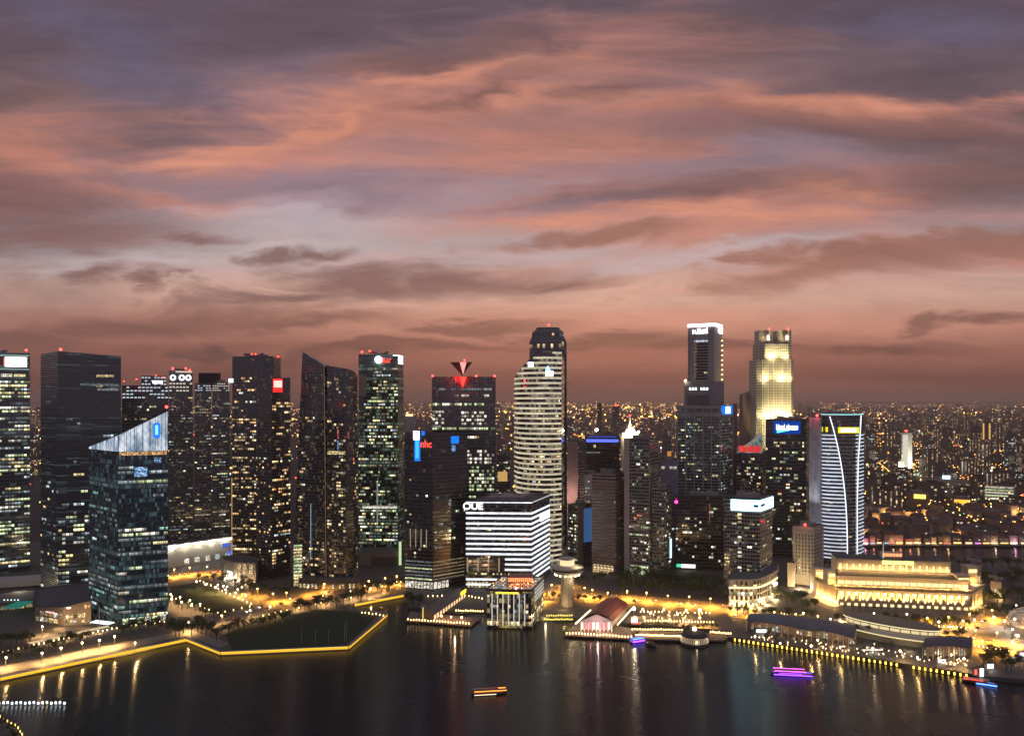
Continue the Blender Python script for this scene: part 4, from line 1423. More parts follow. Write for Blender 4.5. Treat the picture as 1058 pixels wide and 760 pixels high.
panel(t, Pk[0], Pk[1], .12, .42, 5.5, 9.5, emit('white_fascia', (1, .95, .8), 1.6), "shop_fascia", 1.2)

# broad grey finned block and the tall tower on it
Pl = corner_box(700, 1050, 744, 1035, 757, 1075)
z = gZ(419, 1040)
t = tower("office_tower", "broad grey finned block with a small blue and white emblem at its top corner", Pl, z, F_FINS, plant=0)
m = MB()
L = hypot(Pl[1][0] - Pl[0][0], Pl[1][1] - Pl[0][1]); L2 = hypot(Pl[2][0] - Pl[1][0], Pl[2][1] - Pl[1][1])
for q in range(6):
    m.fbox(Pl[0], Pl[1], L * q / 5 - .8, L * q / 5 + .8, GROUND, z, 0, 1.6)
m.fbox(Pl[0], Pl[1], 0, L, z - 14, z - 9, 0, 1.2); m.fbox(Pl[0], Pl[1], 0, L, z - 4, z + .1, 0, 1.2)
m.fbox(Pl[1], Pl[2], 0, L2, z - 14, z - 8, 0, 1.2); m.fbox(Pl[1], Pl[2], L2 - 2, L2, GROUND, z, 0, 1.2)
m.build("pier", pbr('grey_pier', (.34, .34, .31), .8), t)
panel(t, Pl[1], Pl[2], .1, .9, gZ(428, 1050), gZ(419, 1050), emit('sign_azure', (.01, .22, 1.0), 1.1), out=1.5)
panel(t, Pl[1], Pl[2], .35, .7, gZ(427, 1050), gZ(420, 1050), emit('sign_pale', (.8, .9, 1), 3.0), "sign_emblem", 1.8, 1.5)
lit_windows(t, [fc(Pl, 0, 30, z - 22, 4, 2.1, lambda f: .10 if f < .8 else .2, GREENS + [('dimcool', 6), ('teal', 3)], run=(1, 3), full=.05, s=.4, h=.5), fc(Pl, 1, 30, z - 18, 4, 2.1, .12, [('dimcool', 5), ('teal', 2), ('cool', 1)], run=(1, 3), full=.05),
                dict(a=Pl[0], b=Pl[1], z0=gZ(431, 1045), z1=gZ(426, 1045), fh=5, bay=2.4, p=.45, pal=[('amber', 3), ('yellow', 1)], run=(1, 2), full=0),
                dict(a=Pl[0], b=Pl[1], z0=gZ(497, 1045), z1=gZ(488, 1045), fh=5, bay=2.4, p=.6, pal=[('yellow', 3), ('dim', 3)], run=(2, 4), full=0, ok=lambda s, f: s > .55)], 108, 92)
Pm = corner_box(711, 1130, 738, 1110, 746, 1140)
zt_ = [gZ(336, 1130), gZ(333.5, 1110), gZ(335, 1140), gZ(337, 1160)]
t = tower("office_tower", "slender grey tower capped by a white light line above a white sign", Pm, zt_, pbr('aluminium_panel', (.33, .31, .31), .55, .2, scale=.04), plant=0)
a, b = Pm[0], Pm[1]
L = hypot(b[0] - a[0], b[1] - a[1])
m = MB()
zz_ = gZ(392, 1115)
while zz_ < gZ(352, 1115):
    m.fbox(a, b, L * .30, L * .76, zz_, zz_ + 2.4, 0, .35)
    zz_ += 4.0
m.build("ribbon_window", pbr('ribbon_glass', (.015, .015, .018), .1), t)
m = MB()
for s in (0, .26, .76):
    m.fbox(a, b, L * s, L * s + 1.6, gZ(393, 1115), gZ(340, 1115), 0, .9)
m.build("rib", pbr('alu_rib', (.3, .28, .28), .5, .2), t)
m = MB(); m.fbox(a, b, -.6, L + .4, zt_[1] - 4.2, zt_[1] - .4, 0, 1.2); m.fbox(Pm[1], Pm[2], -.3, 34, zt_[1] - 4.2, zt_[1] - .4, 0, 1.2)
m.build("roof_light_line", emit('roofline_white', (.95, .97, 1), 5.0), t)
panel(t, Pm[1], Pm[2], .55, .98, gZ(343.5, 1125), gZ(337.5, 1125), emit('sign_glare', (.9, .93, 1), 8.0), out=1.0)
sign_blocks(t, a, b, .18, .80, gZ(344, 1115), gZ(338.8, 1115), emit('sign_white', (1, .97, .92), 6.0), 7, 5, .9)
sign_blocks(t, a, b, .24, .78, gZ(353, 1115), gZ(350.6, 1115), emit('letters_dim', (.8, .85, 1), .9), 9, 6, .8)
for q in range(9):
    panel(t, a, b, .25, .31, gZ(355 + q * 4.2, 1115) - 2, gZ(355 + q * 4.2, 1115) + 1, WIN['amber'], "lit_window", .8)
panel(t, a, b, .60, .74, gZ(385.5, 1115), gZ(384, 1115), WIN['yellow'], "lit_window", .6)
m = MB()
for q in range(9):
    m.ball(Pm[2][0] - .4, Pm[2][1] - 3, gZ(352 + q * 5, 1140), .9, 6, 4)
m.build("edge_lamp", emit('edge_amber', (1, .7, .3), 5.0), t)
Pn = corner_box(707, 1098, 735, 1088, 748, 1105)
t = tower("office_block", "stepped base storey with six small square white windows under the slender grey tower", Pn, gZ(394, 1090), pbr('aluminium_base', (.27, .25, .25), .6, .1, scale=.04), plant=0)
for q in (0, 1, 2, 4, 5, 6):
    panel(t, Pn[0], Pn[1], .18 + q * .105, .25 + q * .105, gZ(402.8, 1092), gZ(400.2, 1092), emit('square_white', (.9, .95, 1), 2.2), "square_window", .4)
m = MB(); m.fbox(Pn[0], Pn[1], 4, 34, gZ(418, 1090), gZ(408, 1090), 0, .4); m.build("recess", F_BLACK, t)
m = MB(); m.ball(gX(708, 1096), 1095, gZ(393, 1096), 1.2); m.build("roof_lamp", WHITE_LAMP, t)
Po = front_box(757.5, 762, 1090, 25)
t = tower("office_block", "thin dark pink slab edge behind the finned block", Po, gZ(417, 1090), pbr('rose_slab', (.32, .16, .17), .8), plant=0)
Pp = [(gX(764, 1230), 1230), (gX(767, 1222), 1222), (gX(774, 1218), 1218), (gX(781, 1222), 1222), (gX(784, 1230), 1230), (gX(784, 1260), 1260), (gX(764, 1260), 1260)]
t = tower("apartment_tower", "plain pale tower with rounded corners, red lamp on its roof edge", Pp, gZ(407, 1225), pbr('cream_render', (.27, .20, .18), .85, scale=.02), plant=.6, parapet=.5)
beacon(t, gX(782.5, 1225), 1226, gZ(412, 1225), 1.6, 1)

# floodlit granite tower
Y = 1180
def octo(x0, x1, Y, dep, c=.16):
    w = x1 - x0
    k_ = c * w * Y / F
    p = [(x0, Y + k_), (x0 + c * w, Y), (x1 - c * w, Y), (x1, Y + k_), (x1, Y + dep - k_), (x1 - c * w, Y + dep), (x0 + c * w, Y + dep), (x0, Y + dep - k_)]
    return [(gX(a_, Y), b_) for a_, b_ in p]
O1, O2 = octo(783, 821.5, Y, 50, .12), octo(785.5, 819.5, Y + 3, 44, .14)
t = tower("office_tower", "granite tower floodlit in warm white, two drum shaped tops with red lamps", O1, gZ(371, Y), F_UOB, plant=0)
m = MB(); m.prism(O2, gZ(371, Y) - 1, gZ(355, Y)); m.build("upper_shaft", F_UOB, t)
for x0, x1 in ((785, 799), (804.5, 818.5)):
    Oq = octo(x0, x1, Y + 5, 30, .2)
    m = MB(); m.prism(Oq, gZ(355, Y), gZ(340.5, Y)); dr = m.build("drum", F_UOB, t)
    panel(dr if False else t, Oq[1], Oq[2], .1, .75, gZ(355, Y), gZ(341.5, Y), pbr('drum_recess', (.10, .07, .07), .6), "drum_recess", .3)
    beacon(t, gX(x1 - 2.5, Y), Y + 8, gZ(341, Y), 1.3, 1)
    panel(t, Oq[1], Oq[2], .55, .8, gZ(351, Y), gZ(346, Y), emit('drum_white', (1, .98, .9), 3.0), "drum_lamp", .8)
m = MB()
for q in range(11):
    s = q / 10
    m.fbox(O1[1], O1[2], s * (O1[2][0] - O1[1][0]) - .5, s * (O1[2][0] - O1[1][0]) + .5, 60, gZ(371, Y), 0, .7)
m.build("pilaster", pbr('granite_pale', (.55, .51, .42), .8), t)
FL = (1.0, .80, .38)
for (px, py, w, dz_) in ((799, 371, 30000, 8), (814, 371, 16000, 8), (790, 395, 30000, 8), (808, 395, 30000, 8), (818, 395, 12000, 8), (786, 434, 26000, 8), (797, 434, 40000, 8), (809, 434, 55000, 8), (819, 434, 22000, 8), (800, 452, 20000, 6)):
    lx, lz = gX(px, Y - 6), gZ(py, Y - 6)
    ly = Y - 9 if py > 380 else Y - 4
    m = MB(); m.box(lx - 1.2, lx + 1.2, ly - .8, ly + .8, lz - 1.0, lz - .2); m.bar((lx, ly, lz - .8), (lx, Y + .5, lz - 1.2), .25, 5)
    m.build("floodlight", STEEL, t)
    lamp(t, (lx, ly, lz + .6), w * 1.3, FL, 1.0, spot=150, aim=(lx, ly + 7, lz + 22), name="floodlight_lamp")
    lamp(t, (lx, ly + 1.2, lz + 3.0), w * .22, FL, .8, name="floodlight_lamp")

for (px, yq, w_, pz) in ((792, Y - 70, 300000, 150), (805, Y - 80, 380000, 175), (814, Y - 60, 160000, 150)):  # fill spots added in mid-air so the whole shaft glows
    lamp(t, (gX(px, yq), yq, 110), w_, FL, 1.5, spot=34, aim=(gX(px, Y), Y, pz), name="floodlight_lamp")
for px in (792, 811.5):
    lamp(t, (gX(px, Y - 6), Y - 4, gZ(353, Y)), 14000, FL, .8, spot=120, aim=(gX(px, Y), Y + 6, gZ(343, Y)), name="floodlight_lamp")
# block with the curved glass crown, lit red and green
Pq = corner_box(761, 1065, 788, 1050, 797, 1075)
t = tower("office_block", "dark block under a sloping green glass crown with a red lit band", Pq, gZ(468, 1055), F_DARK, plant=0)
a, b = Pq[0], Pq[1]
m = MB()
L = hypot(b[0] - a[0], b[1] - a[1])
NN = 10
for i in range(NN):
    s0, s1 = i / NN, (i + 1) / NN
    h0, h1 = 6 + 19 * s0 ** 2.2, 6 + 19 * s1 ** 2.2
    A = (a[0] + (b[0] - a[0]) * s0, a[1] + (b[1] - a[1]) * s0); B = (a[0] + (b[0] - a[0]) * s1, a[1] + (b[1] - a[1]) * s1)
    zq = gZ(468, 1055)
    m.wall(A, B, zq, zq, zq + h0, zq + h1, s0 * L)
    m.face([(*A, zq + h0), (*B, zq + h1), (B[0], B[1] + 22, zq + h1 - 1), (A[0], A[1] + 22, zq + h0 - 1)])
cw = m.build("glass_crown", facade('crown_glass', (.25, .42, .36), (.3, .4, .35), 4.0, 2.4, .12, .1, dimp=3.0, dims=.25, dimcol=(.6, 1, .8)), t)
for q in range(8):
    m = MB(); m.fbox(a, b, L * (.08 + q * .11), L * (.17 + q * .11), gZ(467, 1055), gZ(460.5, 1055), 0, .6); m.build("red_panel", emit('crown_red', (1, .05, .05), .8), t)
lit_windows(t, [fc(Pq, 0, 20, gZ(470, 1055), 4, 2.4, .15, GREENS + WARMS, run=(1, 2), full=.03)], 111, 60)

# dark blue signed tower
Pr = corner_box(791, 1010, 833, 998, 837, 1030)
t = tower("office_tower", "dark navy tower with a glowing blue and white sign, green swoosh under it", Pr, gZ(433, 1000), F_BLACK, plant=.5)
a, b = Pr[0], Pr[1]
panel(t, a, b, .20, .86, gZ(448, 1002), gZ(435, 1002), emit('sign_deepblue', (.0, .08, .6), .6), out=.5)
sign_blocks(t, a, b, .26, .80, gZ(444, 1002), gZ(438, 1002), emit('sign_ice2', (.85, .95, 1), 3.0), 11, 7, 1.0)
m = MB()
L = hypot(b[0] - a[0], b[1] - a[1])
for q in range(8):
    m.fbox(a, b, L * (.28 + q * .04), L * (.32 + q * .04), gZ(447 - q * .35, 1002), gZ(445 - q * .2, 1002), .5, .9)
m.build("sign_swoosh", emit('sign_green', (.1, 1, .5), 2.5), t)
lit_windows(t, [fc(Pr, 0, 20, gZ(450, 1002), 4, 2.4, .13, GREENS + [('warm', 3)], run=(1, 3), full=.02)], 112, 90)

# banded tower with the bright cyan sign and its curved lit podium
Ps = corner_box(748, 812, 785, 800, 798, 834)
z = gZ(514, 803)
t = tower("office_tower", "grey banded tower wearing a glaring cyan white box sign around its corner", Ps, z, F_GREY, plant=.5)
SG = emit('sign_cyanwhite', (.40, .84, 1.0), 6.0)
Ls, Ls2 = hypot(Ps[1][0] - Ps[0][0], Ps[1][1] - Ps[0][1]), hypot(Ps[2][0] - Ps[1][0], Ps[2][1] - Ps[1][1])
m = MB(); zz0, zz1 = gZ(527.5, 803), gZ(516.5, 803)
m.fbox(Ps[0], Ps[1], Ls * .20, Ls + .8, zz0, zz1, 0, 1.0)
m.fbox(Ps[1], Ps[2], 0, Ls2, zz0, zz0 + 3.4, 0, 1.0); m.fbox(Ps[1], Ps[2], 0, Ls2, zz1 - 3.4, zz1, 0, 1.0); m.fbox(Ps[1], Ps[2], Ls2 * .45, Ls2, zz0 + 3.4, zz1 - 3.4, 0, 1.0)
m.build("box_sign", SG, t)
m = MB(); m.fbox(Ps[0], Ps[1], Ls * .83, Ls * .97, zz0 + 3.6, zz1 - 4, 1.0, 1.2); m.fbox(Ps[0], Ps[1], Ls * .55, Ls * .57, zz0 + 4, zz1 - 5, 1.0, 1.2); m.fbox(Ps[0], Ps[1], Ls * .59, Ls * .61, zz0 + 3.4, zz1 - 5.4, 1.0, 1.2)
m.build("sign_mark", pbr('sign_navy', (.02, .12, .3), .5), t)
lit_windows(t, [fc(Ps, 0, 20, z - 16, 3.8, 2.4, .12, GREENS + [('warm', 3), ('white', 3), ('dim', 5)], run=(1, 2), full=.02, s=.4, h=.5), fc(Ps, 1, 20, z - 16, 3.8, 2.4, .14, GREENS + [('dim', 5)], run=(1, 2), full=.02, s=.4, h=.5),
                dict(a=Ps[0], b=Ps[1], z0=22, z1=90, fh=3.8, bay=4, p=.75, pal=[('white', 2), ('yellow', 1)], run=(1, 1), full=0, ok=lambda s, f: .42 < s < .55)], 113, 92)
cpts = []
for i in range(13):
    f = i / 12
    px = 753 + 50 * f
    Yc_ = 764 + 10 * (1 - f) * .3 + 46 * max(0, (f - .45) / .55) ** 2
    cpts.append((gX(px, Yc_), Yc_))
Pt = cpts + [(gX(803, 836), 836), (gX(755, 800), 800)]
zt_ = gZ(597.5, 768)
t = tower("podium_building", "curved stone podium ablaze with warm light, three rows of windows", Pt, zt_, facade('podium_stone', (.02, .018, .015), (.50, .42, .30), 7.0, 4.4, .3, .45, dimp=.2, dims=.3, frough=.8), cat="building", plant=0, parapet=1)
fl = []
for i in range(12):
    fl.append(dict(a=Pt[i], b=Pt[i + 1], z0=5, z1=27, fh=7, bay=4.3, p=.85, pal=[('white', 3), ('yellow', 3), ('warm', 1)], run=(1, 1), full=.3, h=.5, s=.2))
lit_windows(t, fl, 114, 80)
for i in (1, 3, 5, 7, 9, 11):
    lamp(t, (Pt[i][0] + .5, Pt[i][1] - 5, 5), 6500 if i < 8 else 12000, (1, .72, .34), .8, name="uplight")
ring(t, Pt, [zt_] * 15, 20.2, 1.6, .8, emit('cornice_glow', (1, .76, .4), 1.8), "light_cove", 12)
ring(t, Pt, [zt_] * 15, zt_ - 1.8, 1.5, 1.2, STONE, "cornice", 14)

# cream stone bank and the slabs behind it
Pu = corner_box(819, 862, 841, 852, 851, 875)
z = gZ(544, 855)
t = tower("stone_building", "cream stone bank building with thin vertical window slots and a red roof lamp", Pu, z, pbr('cream_ashlar', (.52, .45, .35), .85, scale=.03), cat="building", plant=.5, parapet=1.2)
m = MB()
for q in range(6):
    m.fbox(Pu[0], Pu[1], 3 + q * 3.2, 4.3 + q * 3.2, 14, z - 8, -.3, .15)
for q in range(4):
    m.fbox(Pu[1], Pu[2], 3 + q * 5, 5 + q * 5, 14, z - 8, -.3, .15)
m.build("window_slot", facade('slot_glass', (.03, .026, .02), (.40, .34, .26), 3.8, 6, .4, .05, dimp=.3, dims=.25), t)
m = MB(); m.fbox(Pu[0], Pu[1], -.5, 23, z - 5, z - 3.6, 0, .8); m.fbox(Pu[1], Pu[2], 0, 24, z - 5, z - 3.6, 0, .8); m.build("cornice", STONE, t)
lamp(t, (gX(826, 840), 838, 6), 16000, (1, .75, .42), 1.0); lamp(t, (gX(838, 835), 834, 6), 14000, (1, .75, .42), 1.0)
beacon(t, gX(833, 850), 853, z, 1.3, 1.2)
Pv = front_box(813.5, 821, 850, 20)
t = tower("stone_building", "lower cream wing standing against the stone bank", Pv, gZ(581, 850), pbr('cream_ashlar', (.52, .45, .35), .85), cat="building", plant=0, parapet=1)
Pw = corner_box(836, 952, 847, 945, 849.5, 965)
t = tower("office_tower", "smooth windowless pale slab tower with red glow at its top", Pw, gZ(431, 947), F_WHITE, plant=0)
lamp(t, (gX(843, 935), 938, gZ(428, 940)), 5000, (1, .08, .1), .8)
m = MB(); m.ball(gX(844, 947), 946, gZ(429, 947), 1.5); m.build("beacon", RED_LAMP, t)
lamp(t, (gX(840, 925), 926, 60), 60000, (.9, .92, 1.0), 1.0, spot=70, aim=(gX(841, 947), 947, 120)); lamp(t, (gX(840, 925), 930, 20), 30000, (.9, .92, 1.0), 1.0, spot=70, aim=(gX(841, 947), 947, 60))  # unseen spots added to brighten the pale slab

# tower with white lit fins and a sweeping curved edge line
Y = 955
zt_ = gZ(428, Y)
cv = [(848, Y + 14), (851, Y + 5), (857, Y), (866, Y - 4), (876, Y - 5), (884, Y), (889, Y + 8), (892, Y + 18)]
Px = [(gX(a_, b_), b_) for a_, b_ in cv] + [(gX(892, Y + 18) , Y + 45), (gX(848, Y + 14), Y + 45)]
t = tower("office_tower", "curved tower of stacked white lit fins split by a sweeping line, yellow sign on top", Px, zt_, facade('fin_glass', (.012, .014, .020), (.06, .06, .075), 4.4, 2.2, .3, .08, dimp=.12, dims=.1), plant=.5)
FIN = band_mat('fin_white', (.78, .83, 1.0), .95, 4.0)
FINP = pbr('fin_metal', (.4, .42, .48), .5, .3)
FINW = emit('fin_pale', (.85, .70, .70), .12)
def edge_s(zz_):
    """photo x of the sweeping line at height zz_"""
    py = CY + (H - zz_) * F / Y
    f = max(0.0, min(1.0, (py - 430) / 150))
    return 857 + 18.3 * (1 - (1 - f) ** 2.6)
zz_ = 12.0
while zz_ < gZ(446.5, Y):
    m, m2, m3 = MB(), MB(), MB()
    xs = edge_s(zz_)
    for i in range(7):
        A, B = Px[i], Px[i + 1]
        L = hypot(B[0] - A[0], B[1] - A[1])
        xa, xb = cv[i][0], cv[i + 1][0]
        f = (xs - xa) / (xb - xa)
        if f > 0:
            e = min(1, f) * L
            m.fbox(A, B, 0, e, zz_, zz_ + 1.7, 0, .7)
            m2.fbox(A, B, 0, e, zz_ + 1.72, zz_ + 2.2, 0, 1.1)
        if f < 1 and xb <= 886:
            m3.fbox(A, B, max(0, f) * L, L, zz_ + .2, zz_ + .9, 0, .3)
        if xa >= 884:
            m.fbox(A, B, 0, L, zz_, zz_ + 1.3, 0, .7)
    if m.f:
        m.build("lit_fin", FIN, t)
    if m3.f:
        m3.build("lit_fin", FINW, t)
    if m2.f:
        m2.build("fin", FINP, t)
    zz_ += 4.4
ELINE = emit('edge_line', (.80, .92, 1.0), 2.0)
def on_curve(px):
    for i in range(7):
        if cv[i][0] <= px <= cv[i + 1][0]:
            f = (px - cv[i][0]) / (cv[i + 1][0] - cv[i][0])
            return (Px[i][0] + (Px[i + 1][0] - Px[i][0]) * f, Px[i][1] + (Px[i + 1][1] - Px[i][1]) * f - .9)
    return Px[7]
m = MB()
last = None
for q in range(25):
    zq = gZ(430, Y) + (10 - gZ(430, Y)) * q / 24
    p = (*on_curve(edge_s(zq)), zq)
    if last:
        m.bar(last, p, .55, 5)
    last = p
m.build("curved_light_line", ELINE, t)
m = MB()
e1 = [(*on_curve(889.5), gZ(429, Y)), (*on_curve(888.5), gZ(448, Y)), (*on_curve(886.5), gZ(475, Y)), (*on_curve(885.5), gZ(520, Y)), (*on_curve(885.5), 10)]
for a_, b_ in zip(e1, e1[1:]):
    m.bar(a_, b_, .5, 5)
m.build("curved_light_line", ELINE, t)
m = MB()
for i in range(7):
    A, B = Px[i], Px[i + 1]
    m.bar((A[0], A[1] - .6, zt_), (B[0], B[1] - .6, zt_), .45, 5)
m.build("roof_light_line", emit('roof_cyan', (.4, .95, 1), 1.4), t)
A, B = on_curve(866), on_curve(876)
YS = emit('sign_yellow', (1, .78, .02), 1.3)
panel(t, (A[0] - 1, A[1] - .2), (on_curve(884)[0], B[1] + .5), .02, 1.06, gZ(447, Y), gZ(441, Y), YS, out=1.0)
panel(t, (A[0] - 1, A[1] - .2), (on_curve(884)[0], B[1] + .5), .15, .92, gZ(445.8, Y), gZ(442.2, Y), emit('sign_core', (1, .97, .6), 5.0), "sign_core", 1.2, 1.0)
A, B = on_curve(849.3), on_curve(855)
panel(t, A, B, 0, 1, gZ(446, Y), gZ(441, Y), YS, out=.6)
m = MB(); m.bar((gX(859, Y), Y + 15, zt_), (gX(859, Y), Y + 15, zt_ + 14), .25, 5); m.build("mast", STEEL, t)
lit_windows(t, [dict(a=Px[i], b=Px[i + 1], z0=14, z1=gZ(450, Y), fh=4.4, bay=2.2, p=.06, pal=[('green', 1), ('warm', 1), ('dim', 4)], run=(1, 2), full=.02, h=.4, s=.35) for i in range(1, 6)], 121, 50)

# ------------------------------------------------------------------ classical stone hotel
HS = pbr('hotel_stone', (.50, .42, .30), .8, scale=.05)
HW = emit('hotel_window', (1, .80, .42), 1.5)
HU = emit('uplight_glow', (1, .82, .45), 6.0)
HROOF = pbr('hotel_roof', (.07, .06, .055), .8)
Ha = (gX(866, 772), 772)
Hb = (gX(1002, 752), 752)
Hl = (gX(843, 812), 812)
L = hypot(Hb[0] - Ha[0], Hb[1] - Ha[1])
dx_, dy_ = (Hb[0] - Ha[0]) / L, (Hb[1] - Ha[1]) / L
back = lambda p, dd: (p[0] - dy_ * dd, p[1] + dx_ * dd)
ht = thing("stone_hotel", "long columned classical stone hotel glowing gold under rows of uplights", "building", (*centre([Ha, Hb]), GROUND))
zc = gZ(607.5, 760)           # top of the main cornice
m = MB(); m.prism([Ha, Hb, back(Hb, 60), back(Ha, 60)], GROUND, zc)
m.prism([Hl, Ha, back(Ha, 60), back(Hl, 30)], GROUND, zc - .5)
He = (gX(1015, 778), 778)
m.prism([Hb, He, back(He, 30), back(Hb, 59)], GROUND, zc - .5)
m.build("wall", HS, ht)
NB = 18
for i in range(NB + 1):
    s = L * i / NB
    m = MB()
    m.fbox(Ha, Hb, s - .6, s + .6, 8, zc - 5.0, 0.02, 1.3)
    m.fbox(Ha, Hb, s - .9, s + .9, 7, 8, 0.02, 1.6); m.fbox(Ha, Hb, s - .9, s + .9, zc - 5.0, zc - 4.2, 0.02, 1.6)
    m.build("column", HS, ht)
m = MB(); m.fbox(Ha, Hb, -1, L + 1, zc - 4.2, zc - 2.6, -.1, 1.9); m.fbox(Ha, Hb, -1.5, L + 1.5, zc - .8, zc + .3, -.1, 2.6); m.fbox(Ha, Hb, 0, L, 6.2, 7.0, 0, 1.9)
Lw = hypot(Ha[0] - Hl[0], Ha[1] - Hl[1]); Le = hypot(He[0] - Hb[0], He[1] - Hb[1])
m.fbox(Hl, Ha, -.5, Lw, zc - 4.2, zc - 2.6, -.1, 1.5); m.fbox(Hl, Ha, -1, Lw, zc - .8, zc + .3, -.1, 2.2); m.fbox(Hb, He, 0, Le + .5, zc - 4.2, zc - 2.6, -.1, 1.5); m.fbox(Hb, He, 0, Le + 1, zc - .8, zc + .2, -.1, 2.2)
m.build("cornice", HS, ht)
for i in range(NB):
    s0, s1 = L * i / NB + 1.5, L * (i + 1) / NB - 1.5
    for zz0, zz1, mt in ((9, 12.5, HW if i % 3 == 0 else WIN['dim']), (14.5, 18, WIN['dim']), (20, 22.5, WIN['dim'])):
        m = MB(); m.fbox(Ha, Hb, s0 + .8, s1 - .8, zz0, zz1, 0, .12); m.build("window", mt, ht)
    m = MB(); m.fbox(Ha, Hb, s0 + .2, s1 - .2, 3.4, 6.0, 0, .2); m.build("window", HW, ht)
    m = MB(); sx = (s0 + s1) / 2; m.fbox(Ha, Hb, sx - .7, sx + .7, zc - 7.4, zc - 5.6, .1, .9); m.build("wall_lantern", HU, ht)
    p = (Ha[0] + dx_ * (s0 - 1.5 + 0) + dy_ * 3.0, Ha[1] + dy_ * (s0 - 1.5) - dx_ * 3.2)
    lamp(ht, (p[0], p[1], 7.4), 26000, (1, .54, .15), .35, spot=85, aim=(p[0] - dy_ * 2.6, p[1] + dx_ * 2.6, 17), name="uplight")
    q_ = (p[0] - dy_ * 1.6, p[1] + dx_ * 1.6)
    lamp(ht, (q_[0], q_[1], zc + 1.1), 1300, (1, .58, .18), .3, name="uplight")
    # continuous window gallery above the cornice
    m = MB(); m.fbox(Ha, Hb, L * i / NB + .5, L * (i + 1) / NB - .4, zc + 1.4, zc + 4.6, -3.05, -2.6); m.build("gallery_window", emit('gallery_glow', (1, .78, .36), 1.5), ht)
m = MB(); m.prism([back(Ha, 3.1), back(Hb, 3.1), back(Hb, 20), back(Ha, 20)], zc + .3, zc + 8.6); m.fbox(Ha, Hb, -1, L + 1, zc + 7.6, zc + 8.9, -3.1, -1.6)
m.build("attic", HS, ht)
A2, B2 = back((Ha[0] + dx_ * 2, Ha[1] + dy_ * 2), 14), back((Hb[0] - dx_ * 12, Hb[1] - dy_ * 12), 14)
L2 = hypot(B2[0] - A2[0], B2[1] - A2[1])
m = MB(); m.loft([(*back(Ha, 3.2), zc + 8.7), (*back(Hb, 3.2), zc + 8.7), (*back(Hb, 15), zc + 8.7), (*back(Ha, 15), zc + 8.7)],
                 [(*A2, zc + 13), (*B2, zc + 13), (*back(B2, 4), zc + 13), (*back(A2, 4), zc + 13)])
m.build("roof", HROOF, ht)
m = MB(); m.prism([A2, B2, back(B2, 26), back(A2, 26)], zc + 9, zc + 23); m.fbox(A2, B2, -1, L2 + 1, zc + 22, zc + 23.4, -.1, 1.2)
up = m.build("upper_storey", pbr('upper_stone', (.42, .36, .29), .8), ht)
m = MB(); m.cap([(p[0], p[1], zc + 23.5) for p in (back(A2, 2), back(B2, 2), back(B2, 26), back(A2, 26))]); m.build("upper_roof", HROOF, ht)
for i in range(17):
    s = L2 * (i + .5) / 17
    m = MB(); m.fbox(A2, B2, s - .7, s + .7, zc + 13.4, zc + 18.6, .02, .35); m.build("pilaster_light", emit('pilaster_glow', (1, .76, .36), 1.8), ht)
    p = (A2[0] + dx_ * s + dy_ * 2.6, A2[1] + dy_ * s - dx_ * 2.6)
    lamp(ht, (p[0], p[1], zc + 13.6), 2000, (1, .58, .18), .3, name="uplight")
for q in range(3):
    m = MB(); m.fbox(A2, B2, L2 * (.40 + q * .095), L2 * (.487 + q * .095), zc + 19.6, zc + 23.0, 1.3, 1.9); m.build("green_lit_parapet", emit('parapet_lime', (.85, 1, .25), 2.0), ht)
C0 = back((A2[0] + dx_ * L2 * .42, A2[1] + dy_ * L2 * .42), 8); C1 = (C0[0] + dx_ * L2 * .17, C0[1] + dy_ * L2 * .17)
m = MB(); m.prism([C0, C1, back(C1, 8), back(C0, 8)], zc + 23, zc + 29); m.build("roof_pavilion", HS, ht)
for q in range(6):
    m = MB(); m.fbox(C0, C1, 1 + q * 3, 3.4 + q * 3, zc + 25.4, zc + 28.4, 0, .3); m.build("pavilion_window", emit('pavilion_red', (1, .35, .15), 1.7), ht)
m = MB(); m.cyl(C0[0] + 1, C0[1] - 1, zc + 23, zc + 40, .35, .15, 6); m.build("flagpole", emit('pole_glow', (1, .9, .75), .9), ht)
for (p, w, h_) in ((Hl, 11, 6), ((Ha[0] - 8, Ha[1] + 3), 8, 12), ((Hb[0] - 9, Hb[1] + 3), 12, 12), ((He[0] - 12, He[1] + 2), 10, 15)):
    m = MB(); m.box(p[0], p[0] + w, p[1] + 2, p[1] + 14, zc, zc + h_); m.box(p[0] - .6, p[0] + w + .6, p[1] + 1.4, p[1] + 14.6, zc + h_, zc + h_ + .8)
    tu = m.build("corner_turret", HS, ht)
    m = MB(); m.box(p[0] + 1, p[0] + w - 1, p[1] + 1.7, p[1] + 1.98, zc + h_ - 5, zc + h_ - 1.5); m.build("turret_window", emit('gallery_glow', (1, .78, .36), 1.5), tu)
    lamp(ht, (p[0] + w / 2, p[1] - 2.5, zc + 1.2), 5500, (1, .55, .16), .4, name="uplight")
for i in range(6):
    f = (i + .5) / 6
    p = (Hl[0] + (Ha[0] - Hl[0]) * f, Hl[1] + (Ha[1] - Hl[1]) * f)
    m = MB(); m.fbox(Hl, Ha, Lw * f - 1.2, Lw * f + 1.2, 4, zc - 5, 0, .9); m.build("column", HS, ht)
    lamp(ht, (p[0] - 2.6, p[1] - 2.4, 5), 7500, (1, .55, .16), .4, name="uplight")
for i in range(4):
    f = (i + .5) / 4
    m = MB(); m.fbox(Hb, He, Le * f - 1.1, Le * f + 1.1, 4, zc - 5, 0, .9); m.build("column", HS, ht)
    p = (Hb[0] + (He[0] - Hb[0]) * f, Hb[1] + (He[1] - Hb[1]) * f)
    lamp(ht, (p[0] + 2, p[1] - 3, 5), 6500, (1, .55, .16), .4, name="uplight")
